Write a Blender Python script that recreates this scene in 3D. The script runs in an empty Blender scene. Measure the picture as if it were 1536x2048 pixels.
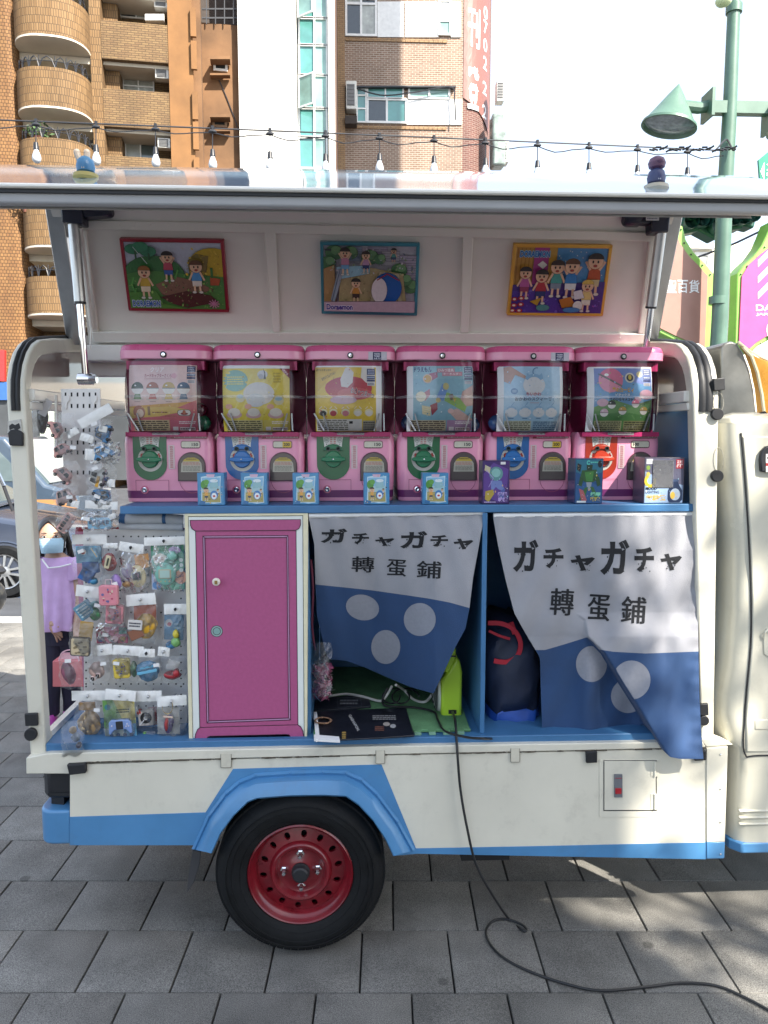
import bpy, bmesh, math, random
from math import sin, cos, pi, radians, sqrt, atan2, exp
from mathutils import Vector as V, Matrix
random.seed(11)
sc = bpy.context.scene
COL = sc.collection
rnd = random.uniform

# ------------------------------------------------------------------ camera
YAW, PIT, FPX = radians(2.5), radians(5.9), 1500.0
CAMP = V((0, 0, 1.76))
FW = V((sin(YAW)*cos(PIT), cos(YAW)*cos(PIT), -sin(PIT)))
RT = V((cos(YAW), -sin(YAW), 0))
UP = RT.cross(FW)
cd = bpy.data.cameras.new('camera'); cam = bpy.data.objects.new('camera', cd); COL.objects.link(cam)
cam.matrix_world = Matrix.Translation(CAMP) @ Matrix((RT, UP, -FW)).transposed().to_4x4()
cd.sensor_fit = 'VERTICAL'; cd.sensor_height = 36; cd.lens = 36*FPX/2048
cd.clip_start = .05; cd.clip_end = 1000
sc.camera = cam
# ------------------------------------------------------------------ light
SUN_AZ, SUN_EL = radians(40), radians(43)          # right of straight behind the viewer
SUN = V((sin(SUN_AZ)*cos(SUN_EL), -cos(SUN_AZ)*cos(SUN_EL), sin(SUN_EL)))
w = bpy.data.worlds.new('World'); sc.world = w; w.use_nodes = True
wn = w.node_tree; bg = wn.nodes['Background']
sk = wn.nodes.new('ShaderNodeTexSky'); sk.sky_type = 'NISHITA'; sk.sun_disc = False
sk.sun_elevation = SUN_EL; sk.sun_rotation = pi-SUN_AZ
sk.air_density = 1.0; sk.dust_density = 1.5; sk.ozone_density = 1.0; sk.altitude = 20
hz = wn.nodes.new('ShaderNodeVectorMath'); hz.operation = 'ADD'; hz.inputs[1].default_value = (3.15, 3.35, 3.6)   # even white haze over the whole sky
wn.links.new(sk.outputs[0], hz.inputs[0]); wn.links.new(hz.outputs[0], bg.inputs[0]); bg.inputs[1].default_value = .06
sl = bpy.data.lights.new('sun', 'SUN'); so = bpy.data.objects.new('sun', sl); COL.objects.link(so)
sl.energy = 3.7; sl.angle = radians(.53); sl.color = (1, .93, .82)
so.rotation_euler = SUN.to_track_quat('Z', 'Y').to_euler(); so.location = SUN*60
vs = sc.view_settings
vs.view_transform = 'Standard'; vs.look = 'None'; vs.gamma = 1; vs.use_curve_mapping = False
vs.exposure = 2.0
sc.cycles.max_bounces = 10; sc.cycles.transparent_max_bounces = 24; sc.cycles.glossy_bounces = 4
sc.cycles.caustics_reflective = False; sc.cycles.caustics_refractive = False
sc.cycles.use_denoising = True

# ------------------------------------------------------------------ planes seen through the picture
def ray(px, py):
    return RT*((px-768)/FPX) + UP*((1024-py)/FPX) + FW
class Frame:                                        # a turned local frame for a building or the paving
    def __init__(s, p=(0, 0, 0), a=0.0):
        s.p = V(p); s.a = a; s.R = Matrix.Rotation(a, 3, 'Z'); s.I = s.R.transposed()
    def loc(s, p): return s.I @ (V(p)-s.p)
    def wld(s, p): return s.R @ V(p) + s.p
W0 = Frame()
class PL:
    def __init__(s, p, n, fr=W0):
        s.fr = fr; s.p = V(p); s.n = V(n).normalized(); s.o = fr.loc(CAMP)
    def __call__(s, px, py, h=0):
        d = s.fr.I @ ray(px, py)
        return s.o + d*((s.p+s.n*h-s.o).dot(s.n)/d.dot(s.n))
def YP(y, fr=W0): return PL((0, y, 0), (0, -1, 0), fr)
def XP(x, sgn=1): return PL((x, 0, 0), (sgn, 0, 0))
def ZP(z): return PL((0, 0, z), (0, 0, 1))
def at(px, py, y): return YP(y)(px, py)

def hx(s):
    c = [int(s[i:i+2], 16)/255 for i in (0, 2, 4)]
    return tuple(x/12.92 if x <= .04045 else ((x+.055)/1.055)**2.4 for x in c)

# ------------------------------------------------------------------ materials
MATS = {}
def N(nt, t, **k):
    n = nt.nodes.new('ShaderNode'+t)
    for a, b in k.items():
        if hasattr(n, a) and a not in n.inputs: setattr(n, a, b)
        else: n.inputs[a.replace('_', ' ')].default_value = b
    return n
def base_mat(name):
    m = bpy.data.materials.new(name); m.use_nodes = True
    nt = m.node_tree; return m, nt, nt.nodes['Principled BSDF'], nt.nodes['Material Output']
def mat(name, col, rough=.5, metal=0, var=.08, vs=6., bump=0, bs=80., coat=0, spec=.5, rvar=.08, emit=None, rand=0, sheen=0, grime=0):
    """painted or plain surface: colour with slight mottling, uneven gloss, fine relief"""
    if name in MATS: return MATS[name]
    if isinstance(col, str): col = hx(col)
    m, nt, p, out = base_mat(name); L = nt.links.new
    tc = N(nt, 'TexCoord'); no = N(nt, 'TexNoise', Scale=vs, Detail=6, Roughness=.6)
    L(tc.outputs['Object'], no.inputs['Vector'])
    mr = N(nt, 'MapRange', From_Min=.25, From_Max=.75, To_Min=1-var*1.6, To_Max=1+var)
    L(no.outputs['Fac'], mr.inputs['Value'])
    mx = N(nt, 'VectorMath', operation='SCALE'); mx.inputs[0].default_value = col[:3]
    L(mr.outputs[0], mx.inputs['Scale']); src = mx.outputs[0]
    if rand:
        oi = N(nt, 'ObjectInfo'); m2 = N(nt, 'MapRange', To_Min=1-rand, To_Max=1+rand); L(oi.outputs['Random'], m2.inputs['Value'])
        s2 = N(nt, 'VectorMath', operation='SCALE'); L(src, s2.inputs[0]); L(m2.outputs[0], s2.inputs['Scale']); src = s2.outputs[0]
    if grime:                                          # smudges, water runs and fine scuffs
        g1 = N(nt, 'TexNoise', Scale=11, Detail=9, Roughness=.72); L(tc.outputs['Object'], g1.inputs['Vector'])
        mp = N(nt, 'Mapping'); mp.inputs['Scale'].default_value = (26, 26, 1.6); g2 = N(nt, 'TexNoise', Scale=1, Detail=5, Roughness=.7); L(tc.outputs['Object'], mp.inputs[0]); L(mp.outputs[0], g2.inputs['Vector'])
        mp2 = N(nt, 'Mapping'); mp2.inputs['Scale'].default_value = (9, 9, 120); g3 = N(nt, 'TexNoise', Scale=1, Detail=2); L(tc.outputs['Object'], mp2.inputs[0]); L(mp2.outputs[0], g3.inputs['Vector'])
        q = None
        for g, lo, hi, amt in ((g1, .54, .74, grime*.9), (g2, .58, .8, grime*.3), (g3, .7, .74, grime*.16)):
            k = N(nt, 'MapRange', From_Min=lo, From_Max=hi, To_Min=1, To_Max=1-amt); L(g.outputs['Fac'], k.inputs['Value'])
            if q: mm = N(nt, 'Math', operation='MULTIPLY'); L(q, mm.inputs[0]); L(k.outputs[0], mm.inputs[1]); q = mm.outputs[0]
            else: q = k.outputs[0]
        dm = N(nt, 'Mix', data_type='RGBA'); dm.inputs[6].default_value = (.12, .1, .08, 1); L(q, dm.inputs[0]); L(src, dm.inputs[7]); src = dm.outputs[2]
    L(src, p.inputs['Base Color'])
    r = N(nt, 'MapRange', To_Min=max(.02, rough-rvar), To_Max=min(1, rough+rvar)); L(no.outputs['Fac'], r.inputs['Value']); L(r.outputs[0], p.inputs['Roughness'])
    p.inputs['Metallic'].default_value = metal; p.inputs['Specular IOR Level'].default_value = spec
    p.inputs['Coat Weight'].default_value = coat; p.inputs['Coat Roughness'].default_value = .06
    if sheen: p.inputs['Sheen Weight'].default_value = sheen
    if bump:
        n2 = N(nt, 'TexNoise', Scale=bs, Detail=3); L(tc.outputs['Object'], n2.inputs['Vector'])
        b = N(nt, 'Bump', Strength=bump, Distance=.004); L(n2.outputs['Fac'], b.inputs['Height']); L(b.outputs[0], p.inputs['Normal'])
    if emit: p.inputs['Emission Color'].default_value = (*col[:3], 1); p.inputs['Emission Strength'].default_value = emit
    MATS[name] = m; return m
def print_mat(name, rough=.55, coat=0, jig=0):
    """flat print: colours of the ink live in the mesh's colour layer; optional jigsaw cut lines"""
    if name in MATS: return MATS[name]
    m, nt, p, out = base_mat(name); L = nt.links.new
    a = N(nt, 'Attribute', attribute_name='col'); tc = N(nt, 'TexCoord')
    no = N(nt, 'TexNoise', Scale=90, Detail=3); L(tc.outputs['Object'], no.inputs['Vector'])
    mr = N(nt, 'MapRange', To_Min=.86, To_Max=1.1); L(no.outputs['Fac'], mr.inputs['Value'])
    s = N(nt, 'VectorMath', operation='SCALE'); L(a.outputs['Color'], s.inputs[0]); L(mr.outputs[0], s.inputs['Scale'])
    L(s.outputs[0], p.inputs['Base Color']); p.inputs['Roughness'].default_value = rough
    p.inputs['Coat Weight'].default_value = coat; p.inputs['Coat Roughness'].default_value = .05
    if jig:
        v = N(nt, 'TexVoronoi', Scale=75, feature='DISTANCE_TO_EDGE', Randomness=.35); L(tc.outputs['Object'], v.inputs['Vector'])
        b = N(nt, 'Bump', Strength=.5, Distance=.002); L(v.outputs['Distance'], b.inputs['Height']); L(b.outputs[0], p.inputs['Normal'])
    MATS[name] = m; return m
def film_mat(name, tint=(1, 1, 1), bump=.0, bs=30, rough=.05, fog=.0, refl=1.0):
    """thin clear plastic: see-through, with surface reflections and an optional milky share"""
    if name in MATS: return MATS[name]
    m, nt, p, out = base_mat(name); L = nt.links.new; nt.nodes.remove(p)
    tr = N(nt, 'BsdfTransparent'); tr.inputs[0].default_value = (*tint, 1)
    gl = N(nt, 'BsdfGlossy', Roughness=rough); df = N(nt, 'BsdfDiffuse'); df.inputs[0].default_value = (.85, .87, .9, 1)
    fr = N(nt, 'Fresnel', IOR=1.5)
    mm = N(nt, 'MixShader'); mm.inputs[0].default_value = fog; L(tr.outputs[0], mm.inputs[1]); L(df.outputs[0], mm.inputs[2])
    sc_ = N(nt, 'Math', operation='MULTIPLY'); L(fr.outputs[0], sc_.inputs[0]); sc_.inputs[1].default_value = refl
    m3 = N(nt, 'MixShader'); L(sc_.outputs[0], m3.inputs[0]); L(mm.outputs[0], m3.inputs[1]); L(gl.outputs[0], m3.inputs[2]); L(m3.outputs[0], out.inputs[0])
    if bump:
        tc = N(nt, 'TexCoord'); no = N(nt, 'TexNoise', Scale=bs, Detail=3, Distortion=1.5); L(tc.outputs['Object'], no.inputs['Vector'])
        b = N(nt, 'Bump', Strength=bump, Distance=.02); L(no.outputs['Fac'], b.inputs['Height'])
        for q in (gl, fr, df): L(b.outputs[0], q.inputs['Normal'])
    MATS[name] = m; return m
def brick_mat(name, c1, c2, mortar, bw, bh, ms=.012, rough=.8, off=.5, stain=.25, bump=.6):
    """far brick or tile cladding, sized in metres through the UV map, streaked with grime"""
    if name in MATS: return MATS[name]
    m, nt, p, out = base_mat(name); L = nt.links.new
    tc = N(nt, 'TexCoord'); b = N(nt, 'TexBrick', Scale=1.0, offset=off)
    b.inputs['Color1'].default_value = (*hx(c1), 1); b.inputs['Color2'].default_value = (*hx(c2), 1); b.inputs['Mortar'].default_value = (*hx(mortar), 1)
    b.inputs['Brick Width'].default_value = bw; b.inputs['Row Height'].default_value = bh; b.inputs['Mortar Size'].default_value = ms; b.inputs['Mortar Smooth'].default_value = .2
    L(tc.outputs['UV'], b.inputs['Vector'])
    no = N(nt, 'TexNoise', Scale=.45, Detail=8, Roughness=.65); mp = N(nt, 'Mapping'); mp.inputs['Scale'].default_value = (2.2, .6, 1)
    L(tc.outputs['UV'], mp.inputs[0]); L(mp.outputs[0], no.inputs['Vector'])
    mr = N(nt, 'MapRange', From_Min=.3, From_Max=.7, To_Min=1-stain, To_Max=1.08); L(no.outputs['Fac'], mr.inputs['Value'])
    s = N(nt, 'VectorMath', operation='SCALE'); L(b.outputs['Color'], s.inputs[0]); L(mr.outputs[0], s.inputs['Scale']); L(s.outputs[0], p.inputs['Base Color'])
    p.inputs['Roughness'].default_value = rough
    bp = N(nt, 'Bump', Strength=bump, Distance=.02, invert=True); L(b.outputs['Fac'], bp.inputs['Height']); L(bp.outputs[0], p.inputs['Normal'])
    MATS[name] = m; return m

# ------------------------------------------------------------------ mesh building
class B:
    def __init__(s): s.v = []; s.f = []; s.m = []; s.uv = None; s.sm = []
    def add(s, vs, fs, m=0, X=None):
        o = len(s.v); s.v += [X @ V(p) if X else V(p) for p in vs]
        s.f += [tuple(i+o for i in f) for f in fs]; s.m += [m]*len(fs); return s
    def slab(s, front, d, m=0):                      # polygon pushed back by vector d
        n = len(front); d = V(d); vs = list(front)+[V(p)+d for p in front]
        return s.add(vs, [tuple(range(n)), tuple(range(2*n-1, n-1, -1))]+[(i, i+n, (i+1) % n+n, (i+1) % n) for i in range(n)], m)
    def pslab(s, pl, pts, h0, h1, m=0):              # outline on a plane, from h0 to h1 along its normal
        return s.slab([pl(a, b, h1) for a, b in pts], pl.n*(h0-h1), m)
    def prect(s, pl, x0, y0, x1, y1, h0, h1, m=0): return s.pslab(pl, [(x0, y0), (x1, y0), (x1, y1), (x0, y1)], h0, h1, m)
    def bx(s, x0, x1, y0, y1, z0, z1, m=0, X=None):
        vs = [(x, y, z) for z in (z0, z1) for y in (y0, y1) for x in (x0, x1)]
        return s.add(vs, [(0, 2, 3, 1), (4, 5, 7, 6), (0, 1, 5, 4), (2, 6, 7, 3), (0, 4, 6, 2), (1, 3, 7, 5)], m, X)
    def prism(s, poly, z0, z1, m=0, X=None):         # plan outline (x, y) raised from z0 to z1
        n = len(poly)
        return s.add([(a, b, z0) for a, b in poly]+[(a, b, z1) for a, b in poly],
                     [tuple(range(n-1, -1, -1)), tuple(range(n, 2*n))]+[(i, (i+1) % n, (i+1) % n+n, i+n) for i in range(n)], m, X)
    def loft(s, rings, m=0, caps=True, closed=True, X=None):
        n = len(rings[0]); fs = []
        for k in range(len(rings)-1):
            for i in range(n if closed else n-1):
                j = (i+1) % n; fs.append((k*n+i, k*n+j, (k+1)*n+j, (k+1)*n+i))
        if caps: fs += [tuple(range(n-1, -1, -1)), tuple((len(rings)-1)*n+i for i in range(n))]
        return s.add([p for r in rings for p in r], fs, m, X)
    def tube(s, pts, r, n=8, m=0, r1=None):
        pts = [V(p) for p in pts]; rings = []; prev = None
        for i, p in enumerate(pts):
            t = (pts[min(i+1, len(pts)-1)]-pts[max(i-1, 0)]).normalized()
            a = prev if prev else (V((0, 0, 1)) if abs(t.z) < .9 else V((1, 0, 0)))
            u = (a-t*a.dot(t)).normalized(); prev = u; q = t.cross(u)
            rr = r if r1 is None else r+(r1-r)*i/(len(pts)-1)
            rings.append([p+(u*cos(2*pi*k/n)+q*sin(2*pi*k/n))*rr for k in range(n)])
        return s.loft(rings, m)
    def lathe(s, prof, c=(0, 0, 0), ax='z', n=24, m=0, X=None, caps=False):
        c = V(c); rings = []
        for r, h in prof:
            ring = []
            for k in range(n):
                a = 2*pi*k/n; u, q = r*cos(a), r*sin(a)
                ring.append(c+V({'z': (u, q, h), 'y': (u, h, q), 'x': (h, u, q)}[ax]))
            rings.append(ring)
        return s.loft(rings, m, caps, True, X)
    def ball(s, c, r, nu=14, nv=9, m=0, X=None):
        r = (r, r, r) if not hasattr(r, '__len__') else r; c = V(c)
        rings = [[c+V((r[0]*sin(pi*j/nv)*cos(2*pi*i/nu), r[1]*sin(pi*j/nv)*sin(2*pi*i/nu), -r[2]*cos(pi*j/nv))) for i in range(nu)] for j in range(nv+1)]
        rings[0] = [p+V((r[0]*.02*cos(i), r[1]*.02*sin(i), 0)) for i, p in enumerate(rings[0])]
        return s.loft(rings, m, False, True, X)
    def grid(s, fn, nu, nv, m=0):
        return s.add([fn(i/nu, j/nv) for j in range(nv+1) for i in range(nu+1)],
                     [(j*(nu+1)+i, j*(nu+1)+i+1, (j+1)*(nu+1)+i+1, (j+1)*(nu+1)+i) for j in range(nv) for i in range(nu)], m)
def rrect(x0, x1, y0, y1, r, n=4):
    out = []
    for cx, cy, a in ((x1-r, y1-r, 0), (x0+r, y1-r, pi/2), (x0+r, y0+r, pi), (x1-r, y0+r, 3*pi/2)):
        out += [(cx+r*cos(a+pi/2*k/n), cy+r*sin(a+pi/2*k/n)) for k in range(n+1)]
    return out
def curve(pts, n=8):
    """smooth path through points"""
    P = [V(p) for p in pts]; out = []
    for i in range(len(P)-1):
        a, b, c, d = P[max(i-1, 0)], P[i], P[i+1], P[min(i+2, len(P)-1)]
        for k in range(n):
            t = k/n
            out.append(.5*((2*b)+(c-a)*t+(2*a-5*b+4*c-d)*t*t+(3*b-a-3*c+d)*t**3))
    return out+[P[-1]]
def lerp(pts, x):
    for (a, b), (c, d) in zip(pts, pts[1:]):
        if x <= c: return b+(d-b)*max(0, (x-a))/(c-a)
    return pts[-1][1]

def mk(name, b, mats, base=(0, 0, 0), parent=None, bevel=0, seg=2, ang=35, boxuv=True):
    me = bpy.data.meshes.new(name); base = V(base)
    me.from_pydata([tuple(p-base) for p in b.v], [], b.f)
    mats = mats if isinstance(mats, (list, tuple)) else [mats]
    for m in mats: me.materials.append(m)
    if len(mats) > 1: me.polygons.foreach_set('material_index', b.m)
    bm = bmesh.new(); bm.from_mesh(me); bmesh.ops.recalc_face_normals(bm, faces=bm.faces)
    bm.to_mesh(me); bm.free()
    if ang: me.polygons.foreach_set('use_smooth', [True]*len(me.polygons)); me.set_sharp_from_angle(angle=radians(ang))
    if boxuv:
        uv = me.uv_layers.new(name='UVMap'); d = uv.data
        for f in me.polygons:
            n = f.normal
            for li in f.loop_indices:
                p = b.v[me.loops[li].vertex_index]
                d[li].uv = (p.x, p.y) if abs(n.z) > .7 else ((p.y, p.z) if abs(n.x) > abs(n.y) else (p.x, p.z))
        if b.uv:
            for f in me.polygons:
                for li in f.loop_indices: d[li].uv = b.uv[me.loops[li].vertex_index]
    o = bpy.data.objects.new(name, me); COL.objects.link(o)
    if parent: o.parent = parent
    if bevel:
        md = o.modifiers.new('bevel', 'BEVEL'); md.width = bevel; md.segments = seg; md.limit_method = 'ANGLE'; md.angle_limit = radians(40); md.harden_normals = False
    return o
class T:
    """a thing: an Empty at its base that parents its parts"""
    def __init__(s, name, label, cat, base=(0, 0, 0), fr=W0, group=None, kind=None):
        s.o = bpy.data.objects.new(name, None); COL.objects.link(s.o); s.b = V(base)
        s.o.location = fr.wld(base); s.o.rotation_euler.z = fr.a; s.o.empty_display_size = .1
        if kind: s.o['kind'] = kind
        else:
            s.o['label'] = label; s.o['category'] = cat
            if group: s.o['group'] = group
    def part(s, name, b, m, parent=None, label=None, **k):
        o = mk(name, b, m, s.b, parent or s.o, **k)
        if label: o['label'] = label
        return o
def solo(name, b, m, label, cat, base, fr=W0, group=None, kind=None, **k):
    o = mk(name, b, m, base, None, **k); o.location = fr.wld(base); o.rotation_euler.z = fr.a
    if kind: o['kind'] = kind
    else:
        o['label'] = label; o['category'] = cat
        if group: o['group'] = group
    return o

# ------------------------------------------------------------------ flat print (lettering, posters, labels)
TX = {}
def glyphs(body, bold=0):
    if (body, bold) not in TX:
        c = bpy.data.curves.new('t', 'FONT'); c.body = body; c.resolution_u = 3; c.offset = bold
        o = bpy.data.objects.new('t', c); COL.objects.link(o)
        dg = bpy.context.evaluated_depsgraph_get(); me = bpy.data.meshes.new_from_object(o.evaluated_get(dg))
        vs = [(v.co.x, v.co.y) for v in me.vertices]; fs = [tuple(p.vertices) for p in me.polygons]
        bpy.data.objects.remove(o); bpy.data.curves.remove(c); bpy.data.meshes.remove(me)
        x0 = min(v[0] for v in vs); x1 = max(v[0] for v in vs); y0 = min(v[1] for v in vs); y1 = max(v[1] for v in vs)
        TX[(body, bold)] = ([((x-x0)/(x1-x0), (y-y0)/(y1-y0)) for x, y in vs], fs)
    return TX[(body, bold)]
class Print:
    def __init__(s, fn, step=.0003, h0=.0006): s.fn = fn; s.step = step; s.h0 = h0; s.it = []
    def put(s, vs, fs, col):
        if isinstance(col, str): col = hx(col)
        b = (min(v[0] for v in vs), max(v[0] for v in vs), min(v[1] for v in vs), max(v[1] for v in vs)); l = 0
        for _, _, _, q, k in s.it:
            if b[0] < q[1] and q[0] < b[1] and b[2] < q[3] and q[2] < b[3]: l = max(l, k+1)
        s.it.append((vs, fs, col, b, l)); return s
    clip = None; ink = None
    def poly(s, pts, col):
        pts = list(pts)
        if s.clip:                                     # trim to the printed sheet
            u0, v0, u1, v1 = s.clip
            for ax, lim, sg in ((0, u0, 1), (0, u1, -1), (1, v0, 1), (1, v1, -1)):
                out = []
                for p, q in zip(pts, pts[1:]+pts[:1]):
                    a, c = (p[ax]-lim)*sg, (q[ax]-lim)*sg
                    if a >= 0: out.append(p)
                    if a*c < 0: t = a/(a-c); out.append((p[0]+(q[0]-p[0])*t, p[1]+(q[1]-p[1])*t))
                pts = out
                if len(pts) < 3: return s
        if s.ink and len(pts) > 2: s.line(pts+[pts[0]], s.ink, (.03, .025, .03))
        return s.put(pts, [tuple(range(len(pts)))], col)
    def rect(s, a, b, c, d, col): return s.poly([(a, b), (c, b), (c, d), (a, d)], col)
    def ell(s, u, v, ru, rv, col, n=20, a0=0, a1=2*pi, rot=0):
        k = n+1 if a1-a0 < 6.28 else n
        P = [(ru*cos(a0+(a1-a0)*i/n), rv*sin(a0+(a1-a0)*i/n)) for i in range(k)]
        return s.poly([(u+x*cos(rot)-y*sin(rot), v+x*sin(rot)+y*cos(rot)) for x, y in P], col)
    def arc(s, u, v, r0, r1, a0, a1, col, n=18):
        P = [(u+r*cos(a0+(a1-a0)*i/n), v+r*sin(a0+(a1-a0)*i/n)) for i in range(n+1) for r in (r0, r1)]
        return s.put(P, [(2*i, 2*i+1, 2*i+3, 2*i+2) for i in range(n)], col)
    def line(s, pts, wd, col):
        keep, s.ink = s.ink, None
        for (a, b), (c, d) in zip(pts, pts[1:]):
            L = sqrt((c-a)**2+(d-b)**2) or 1; nx, ny = -(d-b)/L*wd/2, (c-a)/L*wd/2
            ex, ey = (c-a)/L*wd*.4, (d-b)/L*wd*.4
            s.poly([(a-ex+nx, b-ey+ny), (c+ex+nx, d+ey+ny), (c+ex-nx, d+ey-ny), (a-ex-nx, b-ey-ny)], col)
        s.ink = keep; return s
    def text(s, body, u0, v0, u1, v1, col, bold=0, rot=0, warp=None):
        vs, fs = glyphs(body, bold); cu, cv = (u0+u1)/2, (v0+v1)/2; out = []
        for x, y in vs:
            a, b = (x-.5)*(u1-u0), (.5-y)*(v1-v0)
            p = (cu+a*cos(rot)-b*sin(rot), cv+a*sin(rot)+b*cos(rot))
            out.append(warp(*p) if warp else p)
        return s.put(out, fs, col)
    def scrib(s, u0, v0, u1, v1, col, rows=2, seed=0):   # rows of print too small to read
        r = random.Random(seed+int(u0*9999)); hgt = (v1-v0)/rows
        for k in range(rows):
            u = u0
            while u < u1-(u1-u0)*.05:
                L = (u1-u0)*r.uniform(.06, .2); e = min(u+L, u1)
                s.rect(u, v0+k*hgt+hgt*.2, e, v0+k*hgt+hgt*.72, col); u = e+(u1-u0)*.025
        return s
    def build(s, name, base, parent, m, sub=None):
        bm = bmesh.new(); lay = bm.loops.layers.float_color.new('col'); hl = bm.verts.layers.float.new('h')
        for vs, fs, col, bb, l in s.it:
            bv = [bm.verts.new((x, y, 0)) for x, y in vs]
            for q in bv: q[hl] = s.h0+l*s.step
            for f in fs:
                try: fc = bm.faces.new([bv[i] for i in f])
                except ValueError: continue
                for lp in fc.loops: lp[lay] = (*col[:3], 1)
        bmesh.ops.triangulate(bm, faces=bm.faces)
        if sub:
            for _ in range(4):
                es = [e for e in bm.edges if e.calc_length() > sub]
                if not es: break
                bmesh.ops.subdivide_edges(bm, edges=es, cuts=1)
                bmesh.ops.triangulate(bm, faces=[f for f in bm.faces if len(f.verts) > 4])
        base = V(base)
        for q in bm.verts: q.co = V(s.fn(q.co.x, q.co.y, q[hl]))-base
        me = bpy.data.meshes.new(name); bm.to_mesh(me); bm.free(); me.materials.append(m)
        o = bpy.data.objects.new(name, me); COL.objects.link(o); o.parent = parent; return o

# shared materials
PRINT = print_mat('print_matt', .5); PRINTG = print_mat('print_gloss', .3, .4); PUZZ = print_mat('print_jigsaw', .3, .15, 1)
CREAM = mat('cream_paint', (.67, .645, .545), .36, var=.06, vs=3, bump=.05, bs=40, coat=.12, grime=.2)
WHITEP = mat('white_enamel', (.79, .77, .71), .3, var=.05, vs=3, coat=.25, grime=.08)
CABW = mat('cab_white_paint', (.62, .6, .5), .25, var=.04, coat=.4, grime=.14)
BLUEP = mat('blue_paint', (.075, .235, .46), .34, var=.09, vs=5, coat=.25, grime=.2)
BLUEB = mat('blue_board', (.05, .16, .33), .42, var=.1, vs=8, bump=.08, bs=60)
BLACKR = mat('black_rubber', (.012, .013, .016), .55, var=.2, vs=30)
BLACKP = mat('black_plastic', (.015, .016, .02), .4, var=.15)
ALU = mat('brushed_aluminium', (.55, .56, .57), .32, metal=.9, var=.08, vs=20)
STEEL = mat('chrome_steel', (.72, .72, .74), .12, metal=1, var=.05)
GREYL = mat('light_grey_liner', (.76, .74, .69), .42, var=.05, vs=3)
PINK = mat('pink_plastic', (.76, .31, .45), .3, var=.04, coat=.2)
PINKD = mat('deep_pink_plastic', (.6, .1, .24), .28, var=.04, coat=.2)
MAGENTA = mat('magenta_plastic', (.32, .012, .09), .4, var=.06)
CLEAR = film_mat('clear_dome', (1, .99, 1), fog=.0, refl=.8)
FILM = film_mat('clear_bag_film', (.97, .98, .99), bump=.55, bs=34, rough=.1, fog=.07, refl=1.5)
PAPERW = mat('white_card', (.8, .8, .8), .6, var=.03)
GLASSD = mat('dark_window_glass', (.03, .04, .045), .08, var=.1, spec=.8)

# ================================================================== ground
def project(p):
    q = V(p)-CAMP; z = q.dot(FW)
    return (768+FPX*q.dot(RT)/z, 1024-FPX*q.dot(UP)/z) if z > .05 else (9e9, 9e9)
PF = Frame((0, 0, 0), -YAW)
def paver_mat():
    m, nt, p, out = base_mat('paver_concrete'); L = nt.links.new
    tc = N(nt, 'TexCoord'); oi = N(nt, 'ObjectInfo'); geo = N(nt, 'NewGeometry')
    pos = geo.outputs['Position']
    n1 = N(nt, 'TexNoise', Scale=330, Detail=3, Roughness=.7); n2 = N(nt, 'TexNoise', Scale=7, Detail=6); n3 = N(nt, 'TexVoronoi', Scale=260); n4 = N(nt, 'TexNoise', Scale=1.1, Detail=4)
    for n in (n1, n2, n3, n4): L(pos, n.inputs['Vector'])
    r1 = N(nt, 'MapRange', From_Min=.35, From_Max=.65, To_Min=.35, To_Max=1.8); L(n1.outputs['Fac'], r1.inputs['Value'])
    r2 = N(nt, 'MapRange', From_Min=.3, From_Max=.7, To_Min=.8, To_Max=1.15); L(n2.outputs['Fac'], r2.inputs['Value'])
    r3 = N(nt, 'MapRange', To_Min=.88, To_Max=1.12); L(oi.outputs['Random'], r3.inputs['Value'])
    r4 = N(nt, 'MapRange', From_Min=.35, From_Max=.65, To_Min=.7, To_Max=1.15); L(n4.outputs['Fac'], r4.inputs['Value'])
    a = N(nt, 'Math', operation='MULTIPLY'); L(r1.outputs[0], a.inputs[0]); L(r2.outputs[0], a.inputs[1])
    b = N(nt, 'Math', operation='MULTIPLY'); L(a.outputs[0], b.inputs[0]); L(r3.outputs[0], b.inputs[1])
    c = N(nt, 'Math', operation='MULTIPLY'); L(b.outputs[0], c.inputs[0]); L(r4.outputs[0], c.inputs[1])
    gv = N(nt, 'TexVoronoi', Scale=2.6); L(pos, gv.inputs['Vector']); gm = N(nt, 'MapRange', From_Min=.045, From_Max=.06, To_Min=.55, To_Max=1); L(gv.outputs['Distance'], gm.inputs['Value'])   # trodden gum spots
    sn = N(nt, 'TexNoise', Scale=3.2, Detail=9, Roughness=.75, Distortion=.6); L(pos, sn.inputs['Vector']); sm = N(nt, 'MapRange', From_Min=.56, From_Max=.68, To_Min=1, To_Max=.72); L(sn.outputs['Fac'], sm.inputs['Value'])
    for q_ in (gm, sm):
        c2 = N(nt, 'Math', operation='MULTIPLY'); L(c.outputs[0], c2.inputs[0]); L(q_.outputs[0], c2.inputs[1]); c = c2
    # pale aggregate flecks
    fl = N(nt, 'MapRange', From_Min=.05, From_Max=.14, To_Min=.5, To_Max=0); L(n3.outputs['Distance'], fl.inputs['Value'])
    d = N(nt, 'Math', operation='ADD'); L(c.outputs[0], d.inputs[0]); L(fl.outputs[0], d.inputs[1])
    s = N(nt, 'VectorMath', operation='SCALE'); s.inputs[0].default_value = (.165, .16, .147); L(d.outputs[0], s.inputs['Scale'])
    L(s.outputs[0], p.inputs['Base Color']); p.inputs['Roughness'].default_value = .62; p.inputs['Specular IOR Level'].default_value = .5
    bp = N(nt, 'Bump', Strength=.55, Distance=.003); L(n1.outputs['Fac'], bp.inputs['Height']); L(bp.outputs[0], p.inputs['Normal'])
    return m
PAVER = paver_mat()
SAND = mat('joint_sand', (.045, .043, .04), .95, var=.4, vs=60)
b = B(); b.bx(-9, 9, -3, 6.9, -.2, -.016)
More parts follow.
